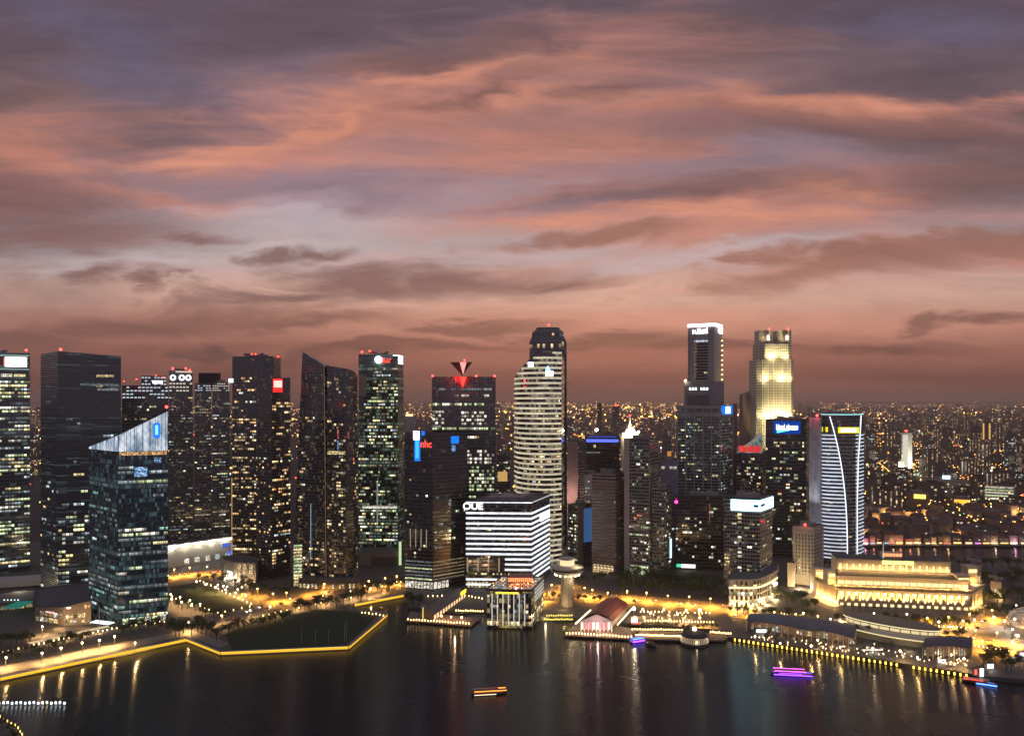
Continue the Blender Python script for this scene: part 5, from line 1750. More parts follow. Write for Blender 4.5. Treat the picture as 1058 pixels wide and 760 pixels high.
# small lit pavilions to its right
for px, Yq, w, h_, lab in ((1023, 800, 12, 20, "small lit stone gatehouse past the hotel's far corner"), (998, 835, 16, 30, "pale flat roofed block lit amber behind the stone hotel")):
    Pz = front_box(px, px + w, Yq, 14)
    t = tower("stone_building", lab, Pz, h_, HS, cat="building", plant=.4, parapet=.8)
    for q in range(3):
        panel(t, Pz[0], Pz[1], .1 + q * .3, .3 + q * .3, h_ * .35, h_ * .6, WIN['yellow'], "lit_window", .2)
    lamp(t, (gX(px + w / 2, Yq), Yq - 6, 6), 6000, (1, .65, .25), .5, name="uplight")


# ------------------------------------------------------------------ low buildings near the promenade
def block(name, label, poly, h, mat, cat="building", z0=GROUND, plant=0, seed=1):
    return tower(name, label, poly, h, mat, cat=cat, z0=z0, plant=plant, parapet=.9, seed=seed)


Pq = front_box(-75, 52, 815, 40, 40)
t = block("podium_building", "long podium with a pale flat roof edge and a glowing window ribbon, below", Pq, gZ(612, 815), F_DARK, plant=.4)
m = MB(); L = hypot(Pq[1][0] - Pq[0][0], Pq[1][1] - Pq[0][1]); m.fbox(Pq[0], Pq[1], 0, L + 3, gZ(617, 815) + 5, gZ(612, 815) + 5, -30, 4)
m.build("roof_slab", pbr('pale_roof', (.42, .40, .35), .7), t)
for q in range(16):
    panel(t, Pq[0], Pq[1], .25 + q * .045, .29 + q * .045, gZ(619, 820), gZ(616, 820), WIN['yellow'], "lit_window", .4)
lamp(t, (gX(20, 800), 800, 14), 9000, (1, .8, .5), .8)
Pq = front_box(-60, 36, 725, 50)
t = block("pool_terrace", "flat roofed terrace block carrying a teal swimming pool", Pq, 11, pbr('terrace_wall', (.22, .17, .12), .8))
m = MB(); m.box(gX(4, 735), gX(20, 735), 733, 756, 9.9, 10.9)
m.build("pool", emit('pool_teal', (.05, .42, .34), .38), t)
m = MB()
for q in range(5):
    m.ball(gX(4 + q * 3.6, 757), 757.5, 11.6, .5, 6, 4)
m.build("pool_lamp", emit('pool_lamp', (.7, 1, 1), 4.0), t)
for q in range(10):
    panel(t, Pq[0], Pq[1], .05 + q * .095, .12 + q * .095, 4.2, 7.6, WIN['warm' if q % 3 else 'dim'], "lit_window", .3)
Pq = [(gX(36, 716), 716), (gX(66, 702), 702), (gX(94, 706), 706), (gX(94, 760), 760), (gX(36, 760), 760)]
t = block("shopping_arcade", "stepped arcade with sloping brown roof and amber lit shop fronts", Pq, [15, 19, 24, 28, 22], pbr('arcade_wall', (.26, .20, .14), .8), plant=.4)
for i in (0, 1):
    for q in range(6):
        for w in range(2):
            if RND.random() < .8:
                panel(t, Pq[i], Pq[i + 1], .04 + q * .155, .17 + q * .155, 4 + w * 5.2, 7.8 + w * 5.2, WIN[RND.choice(['warm', 'amber', 'yellow', 'white', 'dim'])], "shop_window", .4)
panel(t, Pq[1], Pq[2], .75, .96, 17, 20, WIN['amber'], "shop_window", .4)
panel(t, Pq[0], Pq[1], .4, .7, 12.4, 13.6, emit('pink_fascia', (1, .55, .5), 1.2), "shop_fascia", .8)
panel(t, Pq[1], Pq[2], .10, .26, 17.6, 19, emit('white_fascia', (1, .95, .8), 1.6), "shop_fascia", .8)
lamp(t, (gX(60, 690), 692, 8), 8000, (1, .6, .25), .8); lamp(t, (gX(85, 690), 692, 10), 7000, (1, .6, .25), .8)
# glass entrance canopy of the slanting tower
t = thing("entrance_canopy", "white lit entrance canopy hung from a mast at the slanting tower's foot", "canopy", (gX(104, 690), 690, GROUND))
m = MB(); A, B = (gX(96, 694), 694), (gX(118, 686), 686); m.fbox(A, B, 0, 20, 8.5, 9.2, -4, 3); m.build("canopy_roof", emit('canopy_white', (.85, 1, .95), 1.6), t)
m = MB(); m.bar((gX(102.5, 686), 686, 3), (gX(102.5, 686), 686, 24), .35, 6)
for q in (97, 108, 116):
    m.bar((gX(102.5, 686), 686, 22), (gX(q, 689), 689, 9.2), .10, 4)
m.build("mast", pbr('white_mast', (.7, .7, .7), .5), t)
for q in range(6):
    panel(t3, P3[1], P3[2], .08 + q * .15, .2 + q * .15, 4, 9, WIN['white' if q % 2 else 'green'], "lobby_window", .35)

# long white lit hall and the curved stone block
Pq = [(gX(168, 935), 935), (gX(244, 1005), 1005), (gX(244, 1005) - 14, 1018), (gX(168, 935) - 14, 950)]
t = block("exhibition_hall", "long pale hall washed by a bright white line of light along its eaves", Pq, 30, pbr('ribbed_cladding', (.45, .43, .38), .6, stretch=(6, 6, .1), scale=.3))
m = MB(); L = hypot(Pq[1][0] - Pq[0][0], Pq[1][1] - Pq[0][1]); m.fbox(Pq[0], Pq[1], 0, L, 27.2, 29.4, .0, .7); m.build("light_line", emit('eaves_white', (1, .93, .78), 2.6), t)
m = MB(); m.fbox(Pq[0], Pq[1], 0, L, 29.4, 30.4, 0, 2.2); m.build("eaves", CONC, t)
for f in (.12, .3, .48, .66, .84):
    lamp(t, (Pq[0][0] + (Pq[1][0] - Pq[0][0]) * f + 3, Pq[0][1] + (Pq[1][1] - Pq[0][1]) * f - 3.5, 27), 5200, (1, .9, .72), 1.0)
for q in range(5):
    panel(t, Pq[0], Pq[1], .28 + q * .14, .34 + q * .14, 5, 11, WIN['white' if q < 3 else 'cool'], "shop_window", .4)
panel(t, Pq[0], Pq[1], .80, .90, 18, 23, emit('blue_poster', (.1, .2, .9), .7), "blue_panel", .4)
panel(t, Pq[0], Pq[1], .87, .97, 8, 13, emit('blue_poster', (.1, .2, .9), .7), "blue_panel", .4)
Pq = [(gX(228, 905), 905), (gX(232, 886), 886), (gX(242, 872), 872), (gX(264, 868), 868), (gX(267, 900), 900), (gX(250, 920), 920)]
t = block("gallery_building", "squat curved stone block lit from the ground, tall amber window slots", Pq, gZ(579, 880), pbr('gallery_stone', (.40, .35, .28), .8))
lamp(t, (gX(238, 858), 868, 5), 9000, (1, .8, .55), .6, name="uplight"); lamp(t, (gX(231, 880), 882, 5), 5000, (1, .85, .65), .6, name="uplight"); lamp(t, (gX(254, 855), 860, 5), 6000, (1, .65, .3), .6, name="uplight")
for q in range(3):
    panel(t, Pq[2], Pq[3], .15 + q * .28, .3 + q * .28, 7, 22, WIN['warm'], "window_slot", .2)
panel(t, Pq[1], Pq[2], .3, .8, 5, 13, emit('entry_white', (1, .92, .8), 2.4), "entrance", .3)
Pq = front_box(303, 312.5, 842, 6)
t = block("podium_building", "narrow green lit glass link at the foot of the leaning sail tower", Pq, gZ(561, 842), F_DARK)
for q in range(13):
    panel(t, Pq[0], Pq[1], .04, .96, 5 + q * 3.4, 7.4 + q * 3.4, WIN['green' if 3 < q < 9 else 'yellow' if q < 12 else 'green'], "lit_window", .3)
# plinth of the sail towers
Pq = [(gX(300, 845), 845), (gX(338, 836), 836), (gX(372, 842), 842), (gX(372, 856), 856), (gX(300, 862), 862)]
t = block("podium_building", "low plinth with lit shop bays below the sail shaped towers", Pq, 14, pbr('plinth', (.14, .12, .10), .7))
for i in (0, 1):
    for q in range(9):
        if RND.random() < .7:
            panel(t, Pq[i], Pq[i + 1], .04 + q * .105, .10 + q * .105, 3.6, 7.6, WIN[RND.choice(['yellow', 'warm', 'white', 'cool'])], "shop_window", .3)

# ------------------------------------------------------------------ waterfront
WOOD = pbr('timber_deck', (.20, .14, .09), .75, stretch=(1, 6, 1), scale=.3)
PILE = pbr('pile', (.06, .055, .05), .8)
BOL_M = MB(); BOL_M.cyl(0, 0, 0, .9, .16, .16, 6); BOL_POST = BOL_M.mesh("post", STEEL)
BOL_M = MB(); BOL_M.cyl(0, 0, .9, 2.0, .28, .24, 6); BOL_HEAD = BOL_M.mesh("head", emit('bollard_glow', (1, .60, .22), 16.0))
BOL_M = MB(); BOL_M.cyl(0, 0, .9, 2.0, .28, .24, 6); BOL_HEADY = BOL_M.mesh("head", emit('bollard_yellow', (1, .72, .12), 5.0))


def bollards(pts, n, where, z=GROUND, yellow=False, skip=0.0, px=True):
    """row of lit bollards along photo points"""
    P = [gp(x, y, z) for x, y in pts] if px else pts
    seg = [hypot(b[0] - a[0], b[1] - a[1]) for a, b in zip(P, P[1:])]
    tot = sum(seg)
    r = random.Random(len(where) * 7 + n)
    for i in range(n):
        q = tot * (i + .5) / n
        for (a, b), s in zip(zip(P, P[1:]), seg):
            if q <= s:
                break
            q -= s
        if r.random() < skip:
            continue
        f = min(1, q / s)
        t = thing("bollard_light", f"{'yellow' if yellow else 'warm white'} bollard light, {ordinal(i)} {where}", "bollard light",
                  (a[0] + (b[0] - a[0]) * f, a[1] + (b[1] - a[1]) * f, z), group="bollard lights " + where)
        child("post", BOL_POST, t)
        child("head", BOL_HEADY if yellow else BOL_HEAD, t, scale=(1, 1, .75 + .5 * r.random()))


def deck(name, label, pts, z=2.2, th=.9, cat="jetty"):
    P = [gp(x, y, z) for x, y in pts]
    t = thing(name, label, cat, (*centre(P), 0))
    m = MB()
    a = sum(P[i][0] * P[(i + 1) % len(P)][1] - P[(i + 1) % len(P)][0] * P[i][1] for i in range(len(P)))
    if a < 0:
        P = P[::-1]
    m.prism(P, z - th, z)
    m.build("deck", WOOD, t)
    m = MB()
    for i in range(len(P)):
        A, B = P[i], P[(i + 1) % len(P)]
        L = hypot(B[0] - A[0], B[1] - A[1])
        for q in range(int(L / 5) + 1):
            f = q * 5 / L
            m.cyl(A[0] + (B[0] - A[0]) * f, A[1] + (B[1] - A[1]) * f, -3, z - th, .4, n=6)
    m.build("piles", PILE, t).name = "pile"
    return t


dk = deck("jetty", "floating jetty platform with a long roofed hall, fringed by bollard lights", [(419, 641), (487, 646), (497, 638), (424, 631)])
bollards([(420, 641), (486, 645.4)], 22, "on the jetty with the long roof", z=2.2)
bollards([(470, 632), (500, 632.5)], 12, "on the quay behind the jetty", z=GROUND)
bollards([(372, 633.5), (398, 637)], 7, "beside the inlet", z=GROUND)
t = thing("pier_hall", "long low pier hall with a dark ribbed roof on the jetty", "pier hall", (*gp(457, 626, 3), 2.2))
A, B = gp(449, 640, 3), gp(482, 616, 3)
L = hypot(B[0] - A[0], B[1] - A[1]); W_ = 16
nx, ny = -(B[1] - A[1]) / L * W_, (B[0] - A[0]) / L * W_
bt = [(*A, 8), (*B, 8), (B[0] + nx, B[1] + ny, 8), (A[0] + nx, A[1] + ny, 8)]
m = MB(); M1, M2 = (A[0] + nx / 2, A[1] + ny / 2, 11.5), (B[0] + nx / 2, B[1] + ny / 2, 11.5)
m.face([bt[0], bt[1], M2, M1]); m.face([bt[2], bt[3], M1, M2]); m.face([bt[1], bt[2], M2]); m.face([bt[3], bt[0], M1]); m.face(bt[::-1])
m.build("roof", pbr('ribbed_roof', (.13, .10, .085), .6, stretch=(3, 3, 1), scale=.4), t)
m = MB(); m.prism([(p[0], p[1]) for p in inset([q[:2] for q in bt], .9)], 2.3, 8); m.build("wall", pbr('hall_wall', (.2, .16, .12), .8), t)
for q in range(12):
    m = MB(); m.fbox(A, B, L * (q + .2) / 12, L * (q + .7) / 12, 2.8, 6.5, -1.0, -.6); m.build("lit_opening", emit('opening_warm', (1, .6, .3), 1.6), t)
panel(t, A, B, .80, .97, 8, 11.5, emit('yellow_sign', (1, .8, .05), 2.2), "sign_board", .5)
lamp(t, (gX(470, 690), 688, 6), 6000, (1, .6, .35), .6)
for i, (px, py) in enumerate(((456, 639), (466, 640), (477, 640.5), (447, 638))):
    tt = thing("patio_lamp", f"glowing patio lamp on the jetty deck, {ordinal(i)} from the pier hall", "lamp", (*gp(px, py, 2.2), 2.2), group="patio lamps on the jetty")
    m = MB(); m.cyl(0, 0, 0, 2.2, .2, .14, 6); child("pole", m.mesh("pole", STEEL), tt)
    m = MB(); m.ball(0, 0, 2.7, .6, 7, 5); child("globe", m.mesh("globe", WARM_LAMP), tt)
    lamp(tt, (*gp(px, py, 2.2), 6.2), 1500, (1, .55, .3), .5)
t = thing("beacon_tower", "slim yellow lit column with a flat ring top at the end of the jetty", "tower", (*gp(437, 641, 2.2), 2.2))
m = MB(); x, y = gp(437, 641, 2.2); m.cyl(x, y, 2.2, 15, .45, n=8); m.build("column", emit('column_yellow', (1, .82, .25), 1.0), t)
m = MB(); m.cyl(x, y, 15, 15.5, 3.2, n=14); m.cyl(x, y, 15.5, 16.2, 2.2, n=14); m.build("ring_top", CONC, t)

# glass hotel block standing in the water
Pq = corner_box(503, 704, 549, 701, 561.5, 752)
zt_ = gZ(609, 702)
t = thing("waterfront_hotel", "square glass block over the water, white fins in front and red lit roof terrace", "building", (*centre(Pq), 0))
m = MB(); m.prism(Pq, .8, zt_); m.build("curtain_wall", facade('bay_glass', (.015, .018, .02), (.04, .035, .03), 4.4, 2.6, .12, .12, dimp=.5, dims=.35, dimcol=(1, .75, .2)), t)
m = MB()
for i in range(4):
    A, B = Pq[i], Pq[(i + 1) % 4]
    Lq = hypot(B[0] - A[0], B[1] - A[1])
    for q in range(6):
        m.cyl(A[0] + (B[0] - A[0]) * q / 6, A[1] + (B[1] - A[1]) * q / 6, -3, .8, .7, n=6)
m.build("pile", PILE, t)
Lf = hypot(Pq[1][0] - Pq[0][0], Pq[1][1] - Pq[0][1]); Lr = hypot(Pq[2][0] - Pq[1][0], Pq[2][1] - Pq[1][1])
for q in range(7):
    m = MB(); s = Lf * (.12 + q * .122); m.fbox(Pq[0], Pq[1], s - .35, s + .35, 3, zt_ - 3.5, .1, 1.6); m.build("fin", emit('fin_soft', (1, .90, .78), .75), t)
m = MB(); m.fbox(Pq[0], Pq[1], Lf * .2, Lf * .72, zt_ - 3.4, zt_ - 2.2, .1, .8); m.build("light_cove", emit('cove_amber', (1, .68, .04), 2.4), t)
lit_windows(t, [dict(a=Pq[0], b=Pq[1], z0=2.5, z1=8, fh=5, bay=2.6, p=.85, pal=[('yellow', 3), ('amber', 1)], run=(1, 1), full=0, h=.7, s=.1), dict(a=Pq[0], b=Pq[1], z0=8, z1=zt_ - 4, fh=4.4, bay=2.6, p=.3, pal=[('yellow', 3), ('warm', 1), ('dimcool', 2)], run=(1, 1), full=0),
                dict(a=Pq[1], b=Pq[2], z0=3, z1=20, fh=4.4, bay=3, p=.85, pal=[('warm', 3), ('yellow', 2)], run=(1, 2), full=.5, h=.7)], 131, 70)
for q in range(4):
    panel(t, Pq[1], Pq[2], .25, .98, 21 + q * 3.4, 22.6 + q * 3.4, emit('louvre_pale', (1, .92, .82), .5), "louvre", .6)
lamp(t, (gX(563, 735), 725, 5), 7000, (1, .72, .35), .6)
m = MB(); m.fbox(Pq[0], Pq[1], -.5, Lf + .5, zt_ - 1.2, zt_ + .6, -.1, .9); m.fbox(Pq[1], Pq[2], 0, Lr + .5, zt_ - 1.2, zt_ + .6, -.1, .9); m.fbox(Pq[2], Pq[3], 0, Lf, zt_ - 1.2, zt_ + .6, -.1, .9); m.fbox(Pq[3], Pq[0], 0, Lr, zt_ - 1.2, zt_ + .6, -.1, .9)
m.build("parapet", pbr('dark_parapet', (.05, .04, .04), .6), t)
m = MB(); c = centre(Pq); m.prism([(c[0] - 8, c[1] + 2), (c[0] + 14, c[1] + 2), (c[0] + 16, c[1] + 20), (c[0] - 6, c[1] + 20)], zt_, zt_ + 4.5); m.build("roof_bar", pbr('bar_wall', (.3, .12, .08), .7), t)
RT = emit('terrace_red', (1, .28, .10), 2.4)
for i in range(12):
    m = MB(); xx = c[0] - 7 + i * 1.9; m.box(xx, xx + 1.1, c[1] + 1.5, c[1] + 1.9, zt_ + .8, zt_ + 4.2); m.build("bar_window", RT, t)
r = random.Random(6)
for i in range(34):
    f, g = r.random(), r.random()
    x = Pq[0][0] + (Pq[1][0] - Pq[0][0]) * f + (Pq[2][0] - Pq[1][0]) * g * .9
    y = Pq[0][1] + (Pq[1][1] - Pq[0][1]) * f + (Pq[2][1] - Pq[1][1]) * g * .9 + 1
    if c[0] - 9 < x < c[0] + 17 and c[1] + 1 < y < c[1] + 21:
        continue
    tt = thing("table_lamp", f"tiny {'orange' if i % 3 else 'pink'} terrace lamp on the waterfront hotel's roof", "lamp", (x, y, zt_), group=f"{'orange' if i % 3 else 'pink'} lamps on the hotel roof terrace")
    m = MB(); m.cyl(0, 0, 0, 1.0, .15, n=5); child("pole", m.mesh("pole", STEEL), tt)
    m = MB(); m.ball(0, 0, 1.4, .42, 6, 4); child("globe", m.mesh("globe", emit('terrace_orange', (1, .45, .12), 6.0) if i % 3 else emit('terrace_pink', (1, .3, .3), 5.0)), tt)
lamp(t, (c[0], c[1] - 4, zt_ + 4), 3500, (1, .25, .1), .6)

# mushroom tower
x, y = gp(586, 626, 3)
t = thing("observation_tower", "round mushroom tower, lit drum on a wide disc above a ribbed stem", "tower", (x, y, GROUND))
SP = pbr('tower_plaster', (.42, .38, .30), .8)
m = MB()
for q in range(12):
    a_ = 2 * pi * q / 12
    m.box(x + 5.2 * cos(a_) - .8, x + 5.2 * cos(a_) + .8, y + 5.2 * sin(a_) - .8, y + 5.2 * sin(a_) + .8, GROUND, 33)
m.cyl(x, y, GROUND, 33, 4.4, n=16); m.build("stem", SP, t)
m = MB(); m.cyl(x, y, 33, 37, 9, 15.5, 28); m.cyl(x, y, 37, 41, 15.5, 15.5, 28); m.cyl(x, y, 41, 42.6, 15.5, 9, 28); m.build("disc", SP, t)
m = MB(); m.cyl(x, y, 38.4, 39.6, 15.65, 15.65, 28, cap=False); m.build("window_band", pbr('ribbon_glass', (.015, .015, .018), .1), t)
for q in range(14):
    a_ = 2 * pi * q / 14
    m = MB(); m.ball(x + 11.5 * cos(a_), y + 11.5 * sin(a_), 33.6, .8, 6, 4); m.build("soffit_lamp", emit('soffit_lamp', (1, .78, .45), 9.0), t)
m = MB(); m.cyl(x, y, 42.4, 48, 7, 7, 20); m.build("drum", emit('drum_glow', (1, .80, .45), 1.1), t)
m = MB(); m.cyl(x, y, 48, 49.2, 7.6, 7.6, 20); m.build("drum_roof", SP, t)
lamp(t, (x - 4, y - 12, 8), 3000, (1, .68, .3), .6, name="uplight"); lamp(t, (x + 5, y - 11, 30), 3500, (1, .75, .4), .6, name="uplight"); lamp(t, (x + 10, y - 8, 46), 3000, (1, .8, .5), .5)

# red roofed pier
dk = deck("pier_deck", "timber deck wrapped around the red roofed pier, fringed by small lights", [(583, 656), (655, 660), (662, 650), (600, 640)])
t = thing("pier_hall", "old pier hall with a terracotta gable roof and pink lit colonnade", "pier hall", (72, 700, 2.2))
TILE = pbr('terracotta', (.30, .085, .05), .7, stretch=(5, 1, 1), scale=.5)
FX0, FX1, RX = gX(600, 686), gX(632, 686), gX(616.5, 686)
dxb, dyb = 21.5, 56.0
e, rdg = 11.3, 18.0
def sh(x, y, z, f):
    return (x + dxb * f, y + dyb * f, z)
m = MB()
NS = 8
prof = [(FX0 - 1, e)] + [(FX0 - 1 + (FX1 - FX0 + 2) * i / NS, e + (rdg - e) * sin(pi * i / NS) ** .85) for i in range(1, NS)] + [(FX1 + 1, e)]
for a_, b_ in zip(prof, prof[1:]):
    m.face([(b_[0], 686, b_[1]), sh(b_[0], 686, b_[1], 1), sh(a_[0], 686, a_[1], 1), (a_[0], 686, a_[1])])
    m.face([(a_[0], 686, a_[1] - .5), sh(a_[0], 686, a_[1] - .5, 1), sh(b_[0], 686, b_[1] - .5, 1), (b_[0], 686, b_[1] - .5)])
m.face([sh(x_, 686, z_, 1) for x_, z_ in prof][::-1])
m.build("roof", TILE, t)
m = MB(); A, B = (FX0 - .5, 685.4), (FX1 + .5, 685.4)
m.face([(FX0 - 1.5, 685.3, e), (FX1 + 1.5, 685.3, e), (RX, 685.3, rdg - .6)]); m.fbox(A, B, -.6, FX1 - FX0 + 1.6, e - .9, e, -.6, .5)
m.build("gable", pbr('gable_plaster', (.60, .50, .48), .8), t)
m = MB(); m.prism([(FX0 + 1, 692), (FX1 - 1, 692), sh(FX1 - 1, 686, 0, 1)[:2], sh(FX0 + 1, 686, 0, 1)[:2]], 2.2, e); m.build("wall", pbr('pier_wall', (.5, .4, .34), .8), t)
for q in range(9):
    xq = FX0 + (FX1 - FX0) * q / 8
    m = MB(); m.cyl(xq, 686.2, 2.2, e - .9, .5, .45, 8); m.build("column", pbr('column_white', (.62, .55, .5), .7), t)
PK = emit('bay_pink', (1, .30, .36), 1.3)
PW = emit('bay_white', (1, .85, .65), 2.2)
for q in range(8):
    xq = FX0 + (FX1 - FX0) * (q + .25) / 8
    m = MB(); m.box(xq, xq + 1.7, 691.4, 691.9, 3, 9.2); m.build("lit_bay", PK if q in (1, 2, 5, 6) else PW, t)
for (f, w, cc) in ((.1, 900, (1, .8, .6)), (.3, 1200, (1, .35, .35)), (.55, 900, (1, .8, .6)), (.75, 1300, (1, .25, .3)), (.95, 900, (1, .8, .6))):
    lamp(t, (FX0 + (FX1 - FX0) * f, 683.2, 5), w, cc, .4)
lamp(t, (RX, 677, 9), 3500, (1, .7, .66), .6)
A, B = (FX0 - 4.2, 688), sh(FX0 - 4.2, 688, 0, .8)[:2]
Lq = hypot(B[0] - A[0], B[1] - A[1])
m = MB(); m.fbox(B, A, 0, Lq, 8.2, 9.0, -.6, .6); m.build("side_canopy", emit('canopy_glow', (1, .84, .5), 2.6), t)
A, B = (FX1 + 5, 687), sh(FX1 + 5, 687, 0, .95)[:2]
Lq = hypot(B[0] - A[0], B[1] - A[1])
m = MB(); m.fbox(A, B, 0, Lq, 7.6, 8.2, -.5, .5); m.build("side_canopy", emit('canopy_glow', (1, .84, .5), 2.6), t)
lamp(t, (FX1 + 12, 705, 8), 9500, (1, .62, .3), .6); lamp(t, (FX0 - 8, 705, 8), 4000, (1, .7, .35), .6)
for f in (.2, .45, .7, .95):
    lamp(t, (FX1 + 9 + dxb * f, 686 + dyb * f, 24), 900, (1, .55, .3), .8)
bollards([(584, 655), (654, 659.4)], 22, "along the red roofed pier", z=2.2)
bollards([(562, 641), (592, 641)], 14, "on the quay below the mushroom tower", yellow=True)
bollards([(564, 637), (592, 637)], 12, "behind the quay of the mushroom tower", yellow=True)

# stepped quay right of the pier
dk = deck("boardwalk", "long stepped boardwalk between the red pier and the round pavilion", [(648, 659), (708, 661), (748, 661), (757, 655), (660, 650)])
bollards([(656, 657), (704, 658.5)], 24, "on the outer edge of the stepped boardwalk", z=2.2)
bollards([(652, 651), (706, 652)], 20, "on the inner edge of the stepped boardwalk")
bollards([(665, 642), (738, 644)], 24, "on the upper quay behind the boardwalk")
bollards([(660, 633), (735, 634.5)], 20, "in front of the waterside road", skip=.2)
bollards([(733, 654), (756, 656)], 10, "next to the round pavilion")
x, y = gp(717.5, 662, 2)
t = thing("round_pavilion", "round slatted pavilion with a dark domed roof at the water's edge", "pavilion", (x, y, 0))
m = MB(); m.cyl(x, y, -2, 2.2, 11.5, n=30); m.build("base", PILE, t)
for q in range(40):
    a_ = 2 * pi * q / 40
    m = MB(); m.bar((x + 11.2 * cos(a_), y + 11.2 * sin(a_), 2.2), (x + 10.2 * cos(a_), y + 10.2 * sin(a_), 7.0), .22, 4); m.build("lit_slat", emit('slat_warm', (1, .78, .5), .75 if q % 2 else .75), t)
m = MB(); m.cyl(x, y, 2.2, 6.8, 8.6, n=24); m.build("inner_wall", pbr('pav_wall', (.25, .2, .15), .7), t)
m = MB(); m.cyl(x, y, 7.0, 9.4, 11.4, 8.4, 30, False); m.cyl(x, y, 9.4, 11, 8.4, 1.0, 30); m.build("roof", pbr('pav_roof', (.05, .045, .04), .7), t)
m = MB(); m.cyl(x, y, 11, 13.4, 1.6, n=10); m.build("lantern", emit('lantern_gold', (1, .8, .4), 5.0), t)
lamp(t, (x, y - 9.4, 3.4), 700, (1, .75, .45), .4)
# lit ticket tower near the pier
x, y = gp(655, 644, 3)
t = thing("kiosk_tower", "bright white kiosk tower topped by a starry lamp beside the red pier", "kiosk", (x, y, GROUND))
m = MB(); m.box(x - 2.4, x + 2.4, y - 2.4, y + 2.4, 3, 9); m.build("wall", pbr('pier_wall', (.5, .4, .34), .8), t)
m = MB(); m.box(x - 2.6, x + 2.6, y - 2.62, y - 2.42, 5, 8.4); m.build("lit_window", emit('kiosk_white', (1, .9, .7), 5.0), t)
m = MB(); m.cyl(x, y, 9, 15.5, .5, .3, 8); m.build("mast", STEEL, t)
m = MB(); m.ball(x, y, 16.4, 1.3); m.build("globe", emit('globe_hot', (1, .85, .6), 60.0), t)
lamp(t, (x, y - 3, 16.4), 9000, (1, .75, .45), .8)
panel(t, (x - 2.4, y - 2.4), (x + 6, y - 2.4), .2, .9, 3.6, 4.8, emit('red_awning', (1, .15, .1), 1.2), "awning", 1.2)

# wall of yellow lit niches
A, B = gp(757, 662, 0), gp(1008, 701, 0)
L = hypot(B[0] - A[0], B[1] - A[1])
t = thing("niche_wall", "long quay wall pierced by a row of yellow lit niches", "sea wall", (*centre([A, B]), 0))
m = MB(); m.fbox(A, B, 0, L, -3, .5, -1, .5); m.fbox(A, B, 0, L, 2.7, 3.5, -1, .8)
NN = 46
for q in range(NN + 1):
    m.fbox(A, B, max(0, L * q / NN - 1.2), min(L, L * q / NN + 1.2), .5, 2.7, -1, .5)
m.fbox(A, B, 0, L, .5, 2.7, -1, -.3)
m.build("wall", PILE, t)
for q in range(NN):
    if q in (33, 34, 45):
        continue
    m = MB(); m.fbox(A, B, L * q / NN + 1.4, L * (q + 1) / NN - 1.4, .6, 2.6, -.3, .2); m.build("niche_light", emit('niche_yellow', (1, .62, .06), 7.0), t)
m = MB()
for q in range(int(L / 3)):
    m.fbox(A, B, q * 3, q * 3 + .1, 3.5, 4.5, -.2, -.1)
m.fbox(A, B, 0, L, 4.5, 4.6, -.2, -.1); m.build("railing", STEEL, t)

# wavy roofed restaurants
ROOFW = pbr('wave_roof', (.10, .088, .098), .55, var=.3)


def wave(label, x0, x1, fy0, fy1, by0, by1, n=9, glow=True):
    """terrace restaurant under a curved canopy: front edge fy, back edge by (photo rows at the roof's height)"""
    zr = 12.0
    fr = [gp(x0 + (x1 - x0) * i / n, fy0 + (fy1 - fy0) * i / n, zr) for i in range(n + 1)]
    bk = [gp(x0 + (x1 - x0) * i / n + 3, by0 + (by1 - by0) * i / n, zr + 2) for i in range(n + 1)]
    c = centre([fr[0], fr[-1], bk[0], bk[-1]])
    t = thing("restaurant_pavilion", label, "pavilion", (*c, GROUND), group="wavy roofed restaurants on the quay")
    m = MB()
    zf = lambda i: zr + 1.6 * sin(pi * i / n)
    for i in range(n):
        K = 4
        for j in range(K):
            def pt(ii, jj):
                f = jj / K
                return (fr[ii][0] + (bk[ii][0] - fr[ii][0]) * f, fr[ii][1] + (bk[ii][1] - fr[ii][1]) * f, zf(ii) + 2.6 * sin(pi * f * .6))
            m.face([pt(i, j), pt(i + 1, j), pt(i + 1, j + 1), pt(i, j + 1)])
            lo = lambda p: (p[0], p[1], p[2] - .6)
            m.face([lo(pt(i, j + 1)), lo(pt(i + 1, j + 1)), lo(pt(i + 1, j)), lo(pt(i, j))])
        p, q = (*fr[i], zf(i)), (*fr[i + 1], zf(i + 1))
        m.face([(p[0], p[1], p[2] - .6), (q[0], q[1], q[2] - .6), q, p])
    m.build("canopy_roof", ROOFW, t)
    ins = lambda i, f: (fr[i][0] + (bk[i][0] - fr[i][0]) * f, fr[i][1] + (bk[i][1] - fr[i][1]) * f)
    m = MB(); m.prism([ins(0, .45), ins(n, .45), ins(n, .95), ins(0, .95)], GROUND, zr + .6); m.build("wall", pbr('rest_wall', (.18, .14, .11), .7), t)
    for i in range(n):
        m = MB(); p = ins(i, .05); m.cyl(p[0], p[1], GROUND, zf(i) - .3, .3, n=6); m.build("column", pbr('column_pale', (.5, .47, .42), .6), t)
    a_, b_ = ins(0, .45), ins(n, .45)
    r = random.Random(int(x0))
    for i in range(2 * n):
        if r.random() < .55:
            panel(t, a_, b_, (i + .15) / (2 * n), (i + .8) / (2 * n), 4, 4 + r.uniform(2, 5), WIN[r.choice(['warm', 'white', 'green', 'dim', 'dim', 'cool'])], "window", .25)
    for f in (.2, .5, .8):
        p = (a_[0] + (b_[0] - a_[0]) * f, a_[1] + (b_[1] - a_[1]) * f - 8)
        lamp(t, (p[0], p[1], 8), 1500, (1, .62, .34), .5)
    return t


